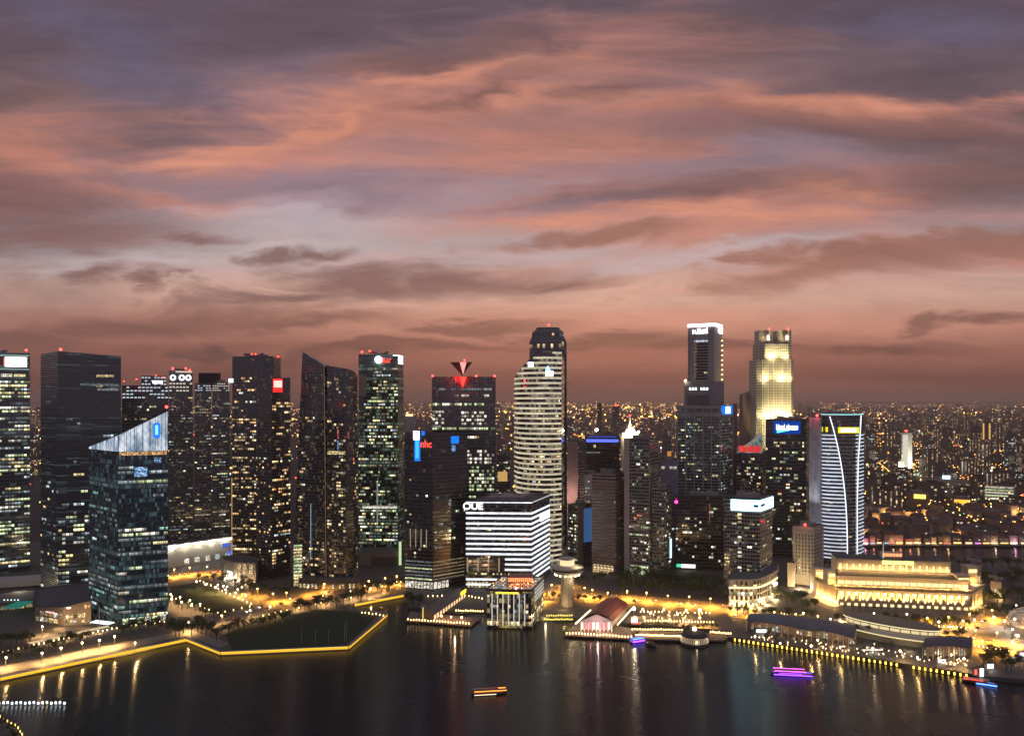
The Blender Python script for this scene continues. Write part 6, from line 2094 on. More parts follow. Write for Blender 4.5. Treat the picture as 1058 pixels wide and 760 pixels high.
wave("grey wavy roofed restaurant at the bend of the niche wall", 771, 836, 641, 651, 634, 639)
wave("grey wavy roofed restaurant in front of the stone hotel's near wing", 833, 882, 650, 659, 639, 647)
wave("dark wavy roofed restaurant beside the amber road bend", 953, 1002, 668, 669, 659, 659)
gl = MB(); gl.ball(0, 0, 1.5, .34, 6, 4); GLB = gl.mesh("globe", emit('dining_globe', (1, .66, .34), 9.0))
gl = MB(); gl.cyl(0, 0, 0, .75, .07, n=5); gl.cyl(0, 0, .75, .82, .8, n=8); GTB = gl.mesh("table", pbr('table_top', (.4, .34, .28), .6))
gl = MB(); gl.cyl(0, 0, .8, 2.6, .05, n=5); gl.cyl(0, 0, 2.4, 3.2, 1.7, .1, 8); GUM = gl.mesh("parasol", pbr('parasol_cloth', (.5, .42, .34), .8))
rr = random.Random(9)
for i in range(86):
    f = rr.random()
    px, py = 775 + 225 * f, 656 + 27 * f + rr.uniform(0, 7)
    if i % 7 == 0:
        px, py = 660 + 80 * f, 638 + rr.uniform(-2, 4)
    x, y = gp(px, py)
    par = rr.random() < .4
    tt = thing("dining_table", f"{'parasol shaded ' if par else 'open '}dining table with a glowing lamp on the quay, {ordinal(i)} set out", "table", (x, y, GROUND), group="dining tables on the quay")
    child("table_top", GTB, tt); child("globe", GLB, tt)
    if par:
        child("parasol", GUM, tt)
# lights among planting and paths
bollards([(852, 642), (1005, 650)], 34, "in the hotel's front garden")
bollards([(806, 634), (842, 645)], 12, "beside the curved podium")
bollards([(758, 636), (860, 655), (960, 664)], 40, "along the road verge behind the restaurants", skip=.2)
bollards([(0, 676), (60, 662), (120, 650), (172, 643)], 34, "on the promenade verge under the arcade", skip=.15)
bollards([(176, 617), (226, 634), (262, 627)], 16, "around the lawn's lower edge")
bollards([(205, 600), (262, 626)], 14, "along the lawn path")
bollards([(262, 640), (330, 624), (372, 617)], 18, "on the field path", skip=.2)
bollards([(375, 606), (416, 602)], 10, "in front of the beige podium")
bollards([(440, 617), (482, 616), (500, 620)], 14, "at the near black tower's forecourt")
bollards([(1005, 668), (1058, 676)], 12, "on the path past the amber bend")
t = thing("covered_walk", "long cream lit covered walk on the promenade before the arcade", "covered walk", (*gp(78, 660), GROUND))
A, B = gp(30, 669), gp(112, 651)
L = hypot(B[0] - A[0], B[1] - A[1])
m = MB(); m.fbox(A, B, 0, L, 6.6, 6.9, -2.5, 2.5); m.build("roof", emit('walk_cream', (1, .74, .42), .75), t)
m = MB()
for q in range(16):
    m.fbox(A, B, L * q / 15 - .12, L * q / 15 + .12, GROUND, 6.6, -.12, .12)
m.build("columns", STEEL, t).name = "column"
for q in range(5):
    x, y = A[0] + (B[0] - A[0]) * (q + .5) / 5, A[1] + (B[1] - A[1]) * (q + .5) / 5
    lamp(t, (x, y - 3.4, 6.2), 3500, (1, .62, .28), .4, spot=150, aim=(x, y - 3.41, 0))
# oval white lit terrace
t = thing("terrace_restaurant", "boat shaped terrace edged by two cream light lines and a row of lit bays", "building", (gX(915, 665), 665, GROUND))
def oval(x0, x1, y, yw, n=28, k_=0.0):
    c_, w_ = (x0 + x1) / 2, (x1 - x0) / 2
    return [(gX(c_ + w_ * cos(2 * pi * i / n), y), y + yw * sin(2 * pi * i / n) - (c_ + w_ * cos(2 * pi * i / n) - c_) * .55) for i in range(n)]
m = MB(); ov = oval(876, 958, 668, 22); m.prism(ov, GROUND, 8.4); m.build("lower_wall", pbr('terrace_low', (.3, .26, .2), .7), t)
m = MB(); m.prism(oval(874, 960, 668, 25), 8.4, 9.6); m.build("terrace_slab", pbr('slab_cream', (.5, .45, .36), .7), t)
m = MB(); o2 = oval(874, 960, 668, 25)
for i in range(14, 28):
    A, B = o2[i], o2[(i + 1) % 28]
    m.fbox(A, B, 0, hypot(B[0] - A[0], B[1] - A[1]), 8.5, 9.3, .02, .35)
m.build("light_line", emit('line_cream', (1, .82, .38), 1.0), t)
ou = oval(884, 956, 674, 17)
m = MB(); m.prism(ou, 9.6, 14); m.build("upper_wall", pbr('upper_wall', (.28, .24, .18), .7), t)
m = MB(); m.prism(oval(882, 958, 674, 19.5), 14, 14.8); m.build("roof", pbr('terrace_roof', (.12, .11, .10), .7), t)
for i in range(14, 28):
    A, B = ou[i], ou[(i + 1) % 28]
    Lq = hypot(B[0] - A[0], B[1] - A[1])
    m = MB(); m.fbox(A, B, .4, Lq - .4, 10.2, 12.6, .02, .3); m.build("lit_bay", emit('bay_cream', (1, .8, .45), .9), t)
m = MB(); o3 = oval(882, 958, 674, 19.5)
for i in range(14, 28):
    A, B = o3[i], o3[(i + 1) % 28]
    m.fbox(A, B, 0, hypot(B[0] - A[0], B[1] - A[1]), 14.0, 14.6, .02, .3)
m.build("light_line", emit('line_cream_hot', (1, .84, .45), 1.4), t)
lamp(t, (gX(900, 640), 637, 7), 5000, (1, .85, .55), .5); lamp(t, (gX(935, 635), 630, 7), 2500, (1, .8, .5), .5)
# merlion end of the quay: small stalls, rocks
for i, (px, py, w, h_, mt, lab) in enumerate(((1009, 697, 5, 5, emit('stall_red', (1, .12, .08), 1.8), "small red lit ticket stall on the tip of the quay"), (1013, 699, 3, 7, emit('stall_white', (1, .95, .9), 2.5), "narrow white lit booth on the tip of the quay"),
                                              (1022, 690, 5, 4, emit('stall_blue', (.85, .9, 1), 2.2), "pale blue lit kiosk behind the tip of the quay"), (1046, 683, 4, 4, emit('stall_white', (1, .95, .9), 2.5), "white lit kiosk among the trees past the quay's tip"),
                                              (972, 684, 6, 3, emit('stall_white', (1, .95, .9), 2.5), "white lit bar counter above the last niches"), (786, 653, 9, 3.4, emit('stall_ice', (.8, .9, 1), 1.7), "cool white lit counter beneath the first wavy roof"),
                                              (900, 671, 16, 1.2, emit('pool_white', (1, .92, .75), 1.3), "white glowing step in front of the boat shaped terrace"), (1056, 678, 6, 4, emit('stall_violet', (.8, .7, 1), 1.5), "violet white stall at the frame edge beyond the quay"))):
    x, y = gp(px, py)
    t = thing("kiosk", lab, "kiosk", (x, y, GROUND))
    m = MB(); m.box(x - w / 2, x + w / 2, y - 1.5, y + 1.5, GROUND, GROUND + h_); m.build("wall", CONC, t)
    m = MB(); m.box(x - w / 2 + .2, x + w / 2 - .2, y - 1.72, y - 1.52, GROUND + h_ * .15, GROUND + h_ * .95); m.build("lit_front", mt, t)
    m = MB(); m.box(x - w / 2 - .5, x + w / 2 + .5, y - 2.3, y + 1.9, GROUND + h_, GROUND + h_ + .3); m.build("roof", DARK, t)
    lamp(t, (x, y - 3, GROUND + h_ * .6), 500, (1, .85, .7), .4)
# glass dome at the frame edge
x, y = gp(1062, 645)
t = thing("glass_dome", "lit glass dome by the amber road at the frame edge", "building", (x, y, GROUND))
m = MB(); m.ball(x, y, GROUND, 17, 18, 10, 15); m.build("dome_shell", facade('dome_glass', (.2, .15, .1), (.3, .24, .17), 2.5, 2.5, .2, .2, dimp=3, dims=.5, dimcol=(1, .7, .35)), t)
for q in range(5):
    m = MB(); a_ = -pi * (q + .5) / 5; m.ball(x + 15 * cos(a_), y + 15 * sin(a_), 9 + (q % 2) * 3, 1.0); m.build("dome_lamp", WARM_LAMP, t)
lamp(t, (x - 12, y - 18, 8), 5000, (1, .55, .18), .6)

# ------------------------------------------------------------------ boats and buoys
HULL = pbr('hull_dark', (.04, .03, .028), .5)
CABIN = pbr('cabin_wood', (.18, .10, .06), .6)


def boat(name, label, px, py, length, yaw, strips, group=None):
    x, y = gp(px, py, 0)
    t = thing(name, label, "boat", (x, y, 0), radians(yaw))
    m = MB()
    w = length * .22
    secs = [(-.5, .55, 1.6), (-.3, .95, 1.2), (0, 1.0, 1.0), (.3, .8, 1.2), (.5, .05, 2.0)]
    for (a, wa, ha), (b, wb, hb) in zip(secs, secs[1:]):
        A = [(a * length, -wa * w / 2, ha), (a * length, -wa * w * .3, -.4), (a * length, wa * w * .3, -.4), (a * length, wa * w / 2, ha)]
        B = [(b * length, -wb * w / 2, hb), (b * length, -wb * w * .3, -.4), (b * length, wb * w * .3, -.4), (b * length, wb * w / 2, hb)]
        for i in range(3):
            m.face([A[i], A[i + 1], B[i + 1], B[i]][::-1])
        m.face([A[0], B[0], B[3], A[3]])
    a, wa, ha = secs[0]
    m.face([(a * length, wa * w / 2, ha), (a * length, wa * w * .3, -.4), (a * length, -wa * w * .3, -.4), (a * length, -wa * w / 2, ha)])
    child("hull", m.mesh("hull", HULL), t)
    m = MB(); m.box(-.36 * length, .22 * length, -.36 * w, .36 * w, 1.0, 2.2)
    child("cabin", m.mesh("cabin", CABIN), t)
    m = MB(); m.box(-.42 * length, .28 * length, -.46 * w, .46 * w, 3.3, 3.55)
    for q in (-.38, -.1, .2):
        for sy in (-.4, .4):
            m.bar((q * length, sy * w, 1.2), (q * length, sy * w, 3.3), .09, 5)
    child("canopy", m.mesh("canopy", CABIN), t)
    for (nme, mt, x0, x1, z0, z1) in strips:
        m = MB()
        for sy in (-1, 1):
            m.box(x0 * length, x1 * length, sy * .49 * w - .08, sy * .49 * w + .08, z0, z1)
        child(nme, m.mesh(nme, mt), t)
    return t


PUR, MAG, BLU = emit('strip_purple', (.22, .05, 1.0), 5.0), emit('strip_magenta', (1.0, .12, .85), 4.0), emit('strip_blue', (.10, .25, 1.0), 4.0)
ORG, IVO, REDS = emit('strip_orange', (1, .30, .05), 2.6), emit('strip_ivory', (1, .8, .5), 2.0), emit('strip_redlit', (1, .10, .08), 1.6)
boat("river_boat", "moored wooden boat strung with blue and purple light strips by the red pier", 659, 663, 15, 25, [("light_strip", BLU, -.42, .3, 3.0, 3.7), ("hull_strip", PUR, -.4, .4, .6, 1.9)])
boat("river_boat", "passing boat glowing magenta and violet in open water", 819, 697, 30, -9, [("light_strip", MAG, -.44, .30, 3.4, 3.8), ("hull_strip", PUR, -.46, .45, .55, 1.25), ("cabin_strip", PUR, -.34, .20, 1.9, 2.3)])
boat("river_boat", "boat lit by orange strips alone in the dark water", 505, 717, 24, 9, [("light_strip", ORG, -.42, .5, 2.9, 3.5), ("hull_strip", IVO, -.42, .2, .7, 1.1)])
boat("river_boat", "boat with red deck and blue waterline lights leaving the quay tip", 1012, 706, 22, -28, [("light_strip", REDS, -.45, .1, 2.7, 3.4), ("hull_strip", BLU, -.1, .48, .4, 1.2)])
boat("river_boat", "small unlit boat drifting off the stepped boardwalk", 673, 667, 9, -35, [("stern_lamp", IVO, -.45, -.40, 2.2, 2.5)])
bm = MB(); bm.cyl(0, 0, -.5, .8, 1.0, .8, 10); BF = bm.mesh("float", pbr('buoy_white', (.6, .6, .6), .5))
bm = MB(); bm.ball(0, 0, 1.5, .55, 7, 5); BL = bm.mesh("light", emit('buoy_ice', (.8, .95, 1), 9.0))
bm = MB(); bm.ball(0, 0, 1.5, .55, 7, 5); BLY = bm.mesh("light", emit('buoy_yellow', (1, .85, .4), 9.0))
for i in range(16):
    x, y = gp(-1 + i * 4.5, 728 - (i % 3) * .4, 0)
    t = thing("buoy", f"{'yellow' if i in (0, 11) else 'white'} lit float in the line of buoys, {ordinal(i)} counting from the frame edge", "buoy", (x, y, 0), group="line of lit buoys")
    child("float", BF, t); child("light", BLY if i in (0, 11) else BL, t)
x, y = gp(610, 741, 0)
m = MB(); m.cyl(x, y, -.4, 1.0, .9, .5, 8); m.ball(x, y, 1.5, .5); m.solo("marker_buoy", DARK, "small dark marker buoy alone in the middle of the bay", "buoy")
P_ = [gp(-60, 752, 0), (gp(-60, 900, 0)[0], gp(-60, 900, 0)[1]), gp(40, 900, 0), gp(26, 764, 0), gp(18, 746, 0), gp(0, 737, 0)]
m = MB()
if sum(P_[i][0] * P_[(i + 1) % 6][1] - P_[(i + 1) % 6][0] * P_[i][1] for i in range(6)) < 0:
    P_ = P_[::-1]
m.prism(P_, -3, 2.0); tag(m.build("shore", PAVE), kind='structure')
bollards([(-2, 741), (8, 747), (18, 753), (24, 762)], 8, "on the near shore corner", z=2.0, yellow=True)


# ------------------------------------------------------------------ lamps, masts, cars
lm = MB(); lm.cyl(0, 0, 0, 7.4, .16, .10, 6); lm.cyl(0, 0, 0, .5, .35, .3, 8); LPOLE = lm.mesh("pole", STEEL)
lm = MB(); lm.ball(0, 0, 7.9, .62, 8, 6); LHEAD = {'w': lm.mesh("lantern", emit('street_globe', (1, .76, .42), 26.0)), 'a': None, 'c': None}
lm = MB(); lm.ball(0, 0, 7.9, .62, 8, 6); LHEAD['a'] = lm.mesh("lantern", emit('street_amber', (1, .52, .12), 22.0))
lm = MB(); lm.ball(0, 0, 7.9, .62, 8, 6); LHEAD['c'] = lm.mesh("lantern", emit('street_cool', (1, .92, .8), 26.0))
LCOL = {'w': (1, .56, .2), 'a': (1, .42, .05), 'c': (1, .85, .65)}


def lamps(pts, where, kind='w', watts=4500, head=True, ref="from the water"):
    """street lamps from photo points of their lanterns"""
    nm = {'w': 'warm white', 'a': 'amber', 'c': 'pale'}[kind]
    for i, (px, py) in enumerate(pts):
        x, y = gp(px, py, GROUND + 7.9)
        t = thing("street_lamp", f"{nm} street lamp {where}, {ordinal(i)} along", "street lamp", (x, y, GROUND), group=f"{nm} street lamps {where}")
        child("pole", LPOLE, t)
        child("lantern", LHEAD[kind], t)
        lamp(t, (x + .9, y - .9, GROUND + 7.2), watts * (11.0 if kind == 'a' else 6.5), LCOL[kind], .5, spot=176, aim=(x + .9, y - .91, 0))


Z = lambda L_, ox, oy, s: [(ox + a / s, oy + b / s) for a, b in L_]
lamps(Z([(296, 348), (363, 370), (435, 388), (450, 372), (490, 380), (505, 405), (516, 385), (577, 428), (592, 405), (650, 445)], 160, 550, 6.907), "on the far side of the lawn", watts=1300)
lamps(Z([(113, 440), (120, 473), (180, 460), (190, 495), (250, 483), (262, 517), (322, 507)], 160, 550, 6.907), "on the near side of the lawn", watts=1300)
lamps(Z([(238, 638), (478, 592), (680, 552), (822, 525), (1003, 490)], 160, 550, 6.907), "along the lane above the event field", watts=4200)
lamps(Z([(303, 520), (497, 485), (713, 440), (640, 470)], 290, 540, 6.907), "along the lane towards the inlet", watts=5200)
lamps(Z([(48, 675), (330, 640), (645, 560), (900, 510), (332, 432), (480, 600), (780, 540), (1060, 560)], 0, 590, 7.6), "among the promenade trees", watts=4200)
lamps([(180, 588), (196, 586), (214, 585), (232, 583)], "on the street before the white lit hall", 'a', 7000)
lamps([(250, 606), (266, 608), (282, 613), (296, 612), (318, 606), (335, 603), (381, 600), (398, 597), (410, 595)], "in front of the apartment towers", 'a', 5200)
lamps([(570, 604), (585, 598), (604, 607), (612, 609), (628, 612), (560, 612), (546, 606)], "on the street behind the mushroom tower", 'a', 7000)
lamps([(648, 610), (668, 612), (690, 615), (712, 616), (734, 618), (756, 622), (776, 626)], "on the waterside road", 'a', 9000)
lamps([(800, 632), (822, 634), (845, 636), (868, 640), (890, 642), (913, 641), (936, 640), (958, 638), (980, 637), (1002, 634), (1025, 630)], "on the road before the stone hotel", 'a', 8500)
lamps([(962, 646), (985, 647), (1008, 651), (1030, 653), (1050, 656), (1015, 662), (1046, 664)], "around the amber road bend", 'a', 6500)
lamps([(1038, 641), (1046, 650), (1052, 656), (1027, 637), (1050, 625)], "near the glass dome", 'c', 1800)
lamps([(858, 639), (895, 641), (903, 633), (937, 634), (970, 642), (995, 641), (1007, 640)], "among the hotel's trees", 'w', 2200)
lamps([(812, 638), (830, 633), (836, 640)], "beside the cream bank", 'w', 3500)
lamps([(780, 657), (806, 664), (838, 667), (845, 661), (868, 668), (930, 672), (983, 676), (948, 679), (996, 680)], "on the restaurant quay", 'w', 1500)
lamps([(664, 629), (672, 633), (686, 629), (700, 634), (709, 630)], "on the quay behind the boardwalk", 'w', 2500)
# starry tall lamp
x, y = gp(723, 646)
t = thing("lamp_mast", "tall bright amber lamp mast behind the round pavilion", "lamp mast", (x, y, GROUND))
m = MB(); m.cyl(x, y, 3, 16, .3, .2, 8); m.build("pole", STEEL, t)
m = MB(); m.ball(x, y, 16.6, 1.2); m.build("lantern", emit('mast_hot', (1, .72, .30), 70.0), t)
m = MB(); m.ball(x, y, 10, .8); m.build("lower_lantern", emit('mast_warm', (1, .6, .2), 25.0), t)
lamp(t, (x + 1.5, y - 1.5, 14.8), 60000, (1, .48, .1), .8, spot=150, aim=(x, y - .01, 0))
for i, (px, py, h_) in enumerate(((311.5, 664, 11), (326, 664, 11), (339.5, 664, 11), (356, 663, 15), (358, 660, 15))):
    x, y = gp(px, py)
    m = MB(); m.cyl(x, y, GROUND, GROUND + h_, .14, .10, 6); m.ball(x, y, GROUND + h_, .2)
    m.solo("flagpole", pbr('pole_pale', (.55, .52, .48), .5), f"bare pale flagpole at the field's edge, {ordinal(i)} from the lawn side", "flagpole", "flagpoles on the event field")

CARP = [pbr('car_paint_%s' % n, c, .3, .3, var=.1) for n, c in (('white', (.6, .6, .6)), ('black', (.02, .02, .02)), ('red', (.3, .03, .03)), ('silver', (.35, .35, .36)))]
cb = MB(); cb.prism([(-2.2, -.9), (2.2, -.9), (2.2, .9), (-2.2, .9)], .35, [.95, .85, .85, .95]); CBODY = [cb.mesh("body", c) for c in CARP]
cc = MB(); cc.loft([(-1.7, -.85, .93), (1.0, -.85, .93), (1.0, .85, .93), (-1.7, .85, .93)], [(-1.2, -.7, 1.5), (.3, -.7, 1.5), (.3, .7, 1.5), (-1.2, .7, 1.5)]); CCAB = cc.mesh("cabin", pbr('car_glass', (.02, .02, .025), .1))
cw_ = MB(); cw_.bar((0, -.12, 0), (0, .12, 0), .34, 10); CWH = cw_.mesh("wheel", pbr('tyre', (.02, .02, .02), .8))
ch = MB(); ch.box(-.1, .1, -.25, .25, -.12, .12); CHL = ch.mesh("headlight", emit('headlight', (1, .92, .8), 30.0)); ch = MB(); ch.box(-.1, .1, -.25, .25, -.12, .12); CTL = ch.mesh("taillight", emit('taillight', (1, .03, .02), 18.0))
CN = ['white', 'black', 'red', 'silver']


def cars(pts, n, where, width, seed):
    r = random.Random(seed)
    seg = [hypot(b[0] - a[0], b[1] - a[1]) for a, b in zip(pts, pts[1:])]
    tot = sum(seg)
    for i in range(n):
        q = tot * (i + .3 + .4 * r.random()) / n
        for (a, b), s in zip(zip(pts, pts[1:]), seg):
            if q <= s:
                break
            q -= s
        lane = r.choice((-.36, -.13, .13, .36)) * width
        an = atan2(b[1] - a[1], b[0] - a[0])
        x, y = a[0] + (b[0] - a[0]) * q / s - sin(an) * lane, a[1] + (b[1] - a[1]) * q / s + cos(an) * lane
        k_ = r.randrange(4)
        fwd = lane < 0
        t = thing("car", f"{CN[k_]} car {where}, {ordinal(i)} along, its {'headlights' if not fwd else 'tail lights'} towards the bay", "car", (x, y, GROUND + .01), an + (0 if fwd else pi), group="cars on the roads")
        t['label'] = f"{CN[k_]} car with its lights on {where}, {ordinal(i)} along"
        child("body", CBODY[k_], t); child("cabin", CCAB, t)
        for sx in (-1.35, 1.4):
            for sy in (-.85, .85):
                child("wheel", CWH, t, (sx, sy, .34))
        for sy in (-.6, .6):
            child("headlight", CHL, t, (2.2, sy, .65)); child("taillight", CTL, t, (-2.2, sy, .75))


cars(ROAD_E, 26, "on the waterside road", 20, 1)
cars(ROAD_B, 8, "on the amber road bend", 16, 2)
cars(ROAD_C, 18, "on the lane above the event field", 14, 3)
cars(ROAD_W, 7, "on the street before the white lit hall", 18, 4)

# ------------------------------------------------------------------ trees
def leaf_mat(name, a, b):
    m, q, out = new_mat(name)
    bs = q.n('ShaderNodeBsdfPrincipled')
    n = q.noise(q.n('ShaderNodeTexCoord').outputs['Object'], .6, 3.0)
    q.put(bs.inputs['Base Color'], q.mix(q.m('ADD', q.m('MULTIPLY', n, .6), q.m('MULTIPLY', q.n('ShaderNodeObjectInfo').outputs['Random'], .4)), q.xyz(*a), q.xyz(*b)))
    bs.inputs['Roughness'].default_value = .7
    q.nt.links.new(bs.outputs[0], out.inputs[0])
    return m


LEAF = leaf_mat('leaves', (.04, .07, .018), (.10, .12, .032))
BARK = pbr('bark', (.09, .065, .045), .9)


def crown_mesh(seed, R=4.6, Hh=3.6, n=420):
    r = random.Random(seed)
    m = MB()
    lobes = [(r.uniform(-.55, .55) * R, r.uniform(-.55, .55) * R, r.uniform(-.35, .55) * Hh, r.uniform(.38, .62)) for _ in range(9)]
    for _ in range(n):
        lx, ly, lz, ls = r.choice(lobes)
        u_ = Vector((r.gauss(0, 1), r.gauss(0, 1), r.gauss(0, 1))).normalized() * (r.random() ** .4)
        p = Vector((lx + u_.x * R * ls, ly + u_.y * R * ls, lz + u_.z * Hh * ls))
        nrm = (u_ + Vector((r.uniform(-.6, .6), r.uniform(-.6, .6), r.uniform(-.2, .9)))).normalized()
        a = nrm.orthogonal().normalized()
        b = nrm.cross(a)
        s = r.uniform(.25, .62)
        m.face([p - a * s, p - b * s * .6, p + a * s, p + b * s * .6])
    return m.mesh("crown", LEAF)


def trunk_mesh(seed, h=5.0):
    r = random.Random(seed)
    m = MB()
    m.cyl(0, 0, 0, h, .32, .2, 7)
    for q in range(5):
        a = 2 * pi * q / 5 + r.random()
        m.bar((0, 0, h * .75), (2.4 * cos(a), 2.4 * sin(a), h + r.uniform(.6, 2)), .12, 5)
    return m.mesh("trunk", BARK)


CR = [crown_mesh(i) for i in range(6)]
TR = [trunk_mesh(i) for i in range(3)]


def trees(pts, where, smin=.8, smax=1.25, jit=1.5, seed=0):
    r = random.Random(seed + len(pts))
    for i, (px, py) in enumerate(pts):
        x, y = gp(px, py)
        s = r.uniform(smin, smax)
        t = thing("tree", f"leafy tree {where}, {ordinal(i)} of that group", "tree", (x + r.uniform(-jit, jit), y + r.uniform(-jit, jit), GROUND), r.random() * 6.28, group="trees " + where)
        child("trunk", r.choice(TR), t, scale=(s, s, s))
        child("crown", r.choice(CR), t, (0, 0, 6.6 * s), r.random() * 6.28, (s, s, s * r.uniform(.85, 1.15)))


def rowpts(a, b, n, dy=0.0, seed=1):
    r = random.Random(seed)
    return [(a[0] + (b[0] - a[0]) * (i + .5) / n + r.uniform(-1, 1), a[1] + (b[1] - a[1]) * (i + .5) / n + r.uniform(-dy, dy)) for i in range(n)]


trees(rowpts((862, 642), (1004, 648), 26, 1.5), "along the front of the stone hotel", .7, 1.05)
trees(rowpts((640, 612), (748, 617), 17, 2, 2) + rowpts((640, 604), (748, 609), 15, 2, 3) + rowpts((655, 598), (700, 600), 5, 1, 31), "in the dark grove behind the waterside road", 1.2, 1.8)
trees(rowpts((803, 622), (842, 628), 9, 5, 4), "between the curved podium and the stone hotel", .9, 1.4)
trees(rowpts((172, 652), (238, 660), 12, 4, 5), "on the slope below the lawn", 1.0, 1.5)
trees(rowpts((238, 652), (300, 641), 10, 3, 6), "on the upper edge of the event field", .9, 1.3)
trees(rowpts((302, 634), (378, 620), 14, 3, 7), "between the lane and the event field", .9, 1.4)
trees(rowpts((368, 616), (418, 608), 9, 2, 8), "above the inlet wall", .9, 1.4)
trees(rowpts((420, 622), (436, 626), 5, 2, 9), "on the quay beside the inlet", .9, 1.3)
trees(rowpts((0, 686), (60, 672), 8, 4, 10), "near the pool terrace promenade", .8, 1.2)
trees(rowpts((0, 668), (34, 662), 7, 3, 11), "below the pool terrace", .9, 1.3)
trees(rowpts((62, 668), (92, 660), 5, 3, 12), "in front of the arcade", .8, 1.2)
trees(rowpts((124, 655), (176, 648), 11, 3, 13), "at the foot of the slanting glass tower", .8, 1.2)
trees(rowpts((240, 607), (300, 616), 13, 3, 14), "in front of the apartment towers", .7, 1.1)
trees(rowpts((1010, 610), (1058, 600), 12, 6, 15) + rowpts((1018, 625), (1058, 620), 8, 4, 16), "on the dark bank past the stone hotel", 1.1, 1.7)
trees(rowpts((1014, 684), (1056, 690), 12, 5, 17), "on the tip of the quay", .8, 1.3)
trees(rowpts((664, 648), (700, 649), 9, .5, 18), "in the hedge row on the stepped quay", .45, .6, .4)
trees(rowpts((704, 651), (744, 650), 8, .8, 19), "behind the round pavilion", .5, .75, .5)
trees(rowpts((786, 660), (990, 676), 20, 1.5, 20), "on the restaurant quay", .4, .6, .6)
trees(rowpts((594, 603), (640, 600), 8, 2, 21), "on the street behind the mushroom tower", .9, 1.3)
trees([(2, 752), (10, 757), (16, 764), (-4, 762), (6, 768)], "on the near shore corner", .5, .8, .5)
trees(rowpts((752, 633), (842, 641), 14, 1, 41) + rowpts((842, 656), (1000, 660), 18, 1, 42), 'beside the waterside road', .7, 1.1)
trees(rowpts((545, 618), (640, 624), 12, 1, 43), 'on the quay road near the mushroom tower', .6, 1.0)
trees(rowpts((1005, 640), (1058, 634), 9, 3, 44), 'inside the amber road bend', .8, 1.2)
trees(rowpts((180, 628), (236, 640), 9, 3, 45) + rowpts((200, 598), (262, 606), 8, 2, 46), 'around the lawn', .7, 1.1)
trees(rowpts((900, 584), (1056, 587), 18, 1.5, 23), "on the near bank of the river", 1.0, 1.5)

# ------------------------------------------------------------------ riverside houses and the city beyond
HC = [pbr('render_%d' % i, c, .85) for i, c in enumerate(((.42, .34, .24), (.30, .22, .16), (.45, .42, .36), (.25, .17, .12), (.36, .26, .22)))]
RT_ = [pbr('house_roof_%d' % i, c, .8) for i, c in enumerate(((.16, .07, .045), (.08, .06, .05), (.12, .09, .08)))]
SHOP = [emit('shop_%d' % i, c, s) for i, (c, s) in enumerate((((1, .7, .35), 2.0), ((1, .85, .6), 3.0), ((1, .25, .2), 1.2), ((.4, .8, 1), 1.2), ((1, .3, .8), 1.2), ((.5, 1, .6), 1.6), ((1, .55, .15), 2.6)))]
CNAME = ['warm', 'white', 'red', 'blue', 'pink', 'green', 'orange']


def shophouse(px, Y, w, h_, label, r, group):
    x = gX(px, Y)
    t = thing("shophouse", label, "house", (x, Y, GROUND), group=group)
    m = MB(); m.box(x - w / 2, x + w / 2, Y, Y + 16, GROUND, GROUND + h_); m.build("wall", r.choice(HC), t)
    m = MB(); e_ = GROUND + h_
    m.face([(x - w / 2 - .4, Y - .8, e_), (x + w / 2 + .4, Y - .8, e_), (x + w / 2 + .4, Y + 8, e_ + 4), (x - w / 2 - .4, Y + 8, e_ + 4)])
    m.face([(x + w / 2 + .4, Y + 16.6, e_), (x - w / 2 - .4, Y + 16.6, e_), (x - w / 2 - .4, Y + 8, e_ + 4), (x + w / 2 + .4, Y + 8, e_ + 4)])
    for s in (-1, 1):
        q = [(x + s * (w / 2 + .05), Y, e_), (x + s * (w / 2 + .05), Y + 16, e_), (x + s * (w / 2 + .05), Y + 8, e_ + 3.8)]
        m.face(q if s > 0 else q[::-1])
    m.build("roof", r.choice(RT_), t)
    return t


r = random.Random(77)
k_ = 0
px = 893.0
while px < 1066:
    w = r.uniform(6, 13)
    ci = r.choice((0, 0, 0, 1, 1, 1, 2, 3, 4, 5, 6, 6))
    t = shophouse(px, 1098 + r.uniform(0, 3), w, r.uniform(7, 13), f"riverside shophouse with a {CNAME[ci]} lit front, {ordinal(k_)} along the water from the finned tower", r, "shophouses on the river bank")
    x, Y = t.location.x, t.location.y
    m = MB(); m.box(x - w * .42, x + w * .42, Y - .25, Y - .05, GROUND + .4, GROUND + r.uniform(1.6, 2.6)); m.build("shop_front", SHOP[ci], t)
    for q in range(2):
        if r.random() < .5:
            m = MB(); m.box(x - w * .3 + q * w * .35, x - w * .1 + q * w * .35, Y - .2, Y - .05, GROUND + 5, GROUND + 6.8); m.build("window", WIN[r.choice(['warm', 'dim', 'amber'])], t)
    if r.random() < .45:
        lamp(t, (x, Y - 4, GROUND + 4), 1500, r.choice([(1, .6, .25), (1, .6, .25), (1, .75, .5), (1, .3, .2), (1, .4, .7)]), .5)
    px += w * F / 1098 + r.uniform(0, 2.5)
    k_ += 1
k_ = 0
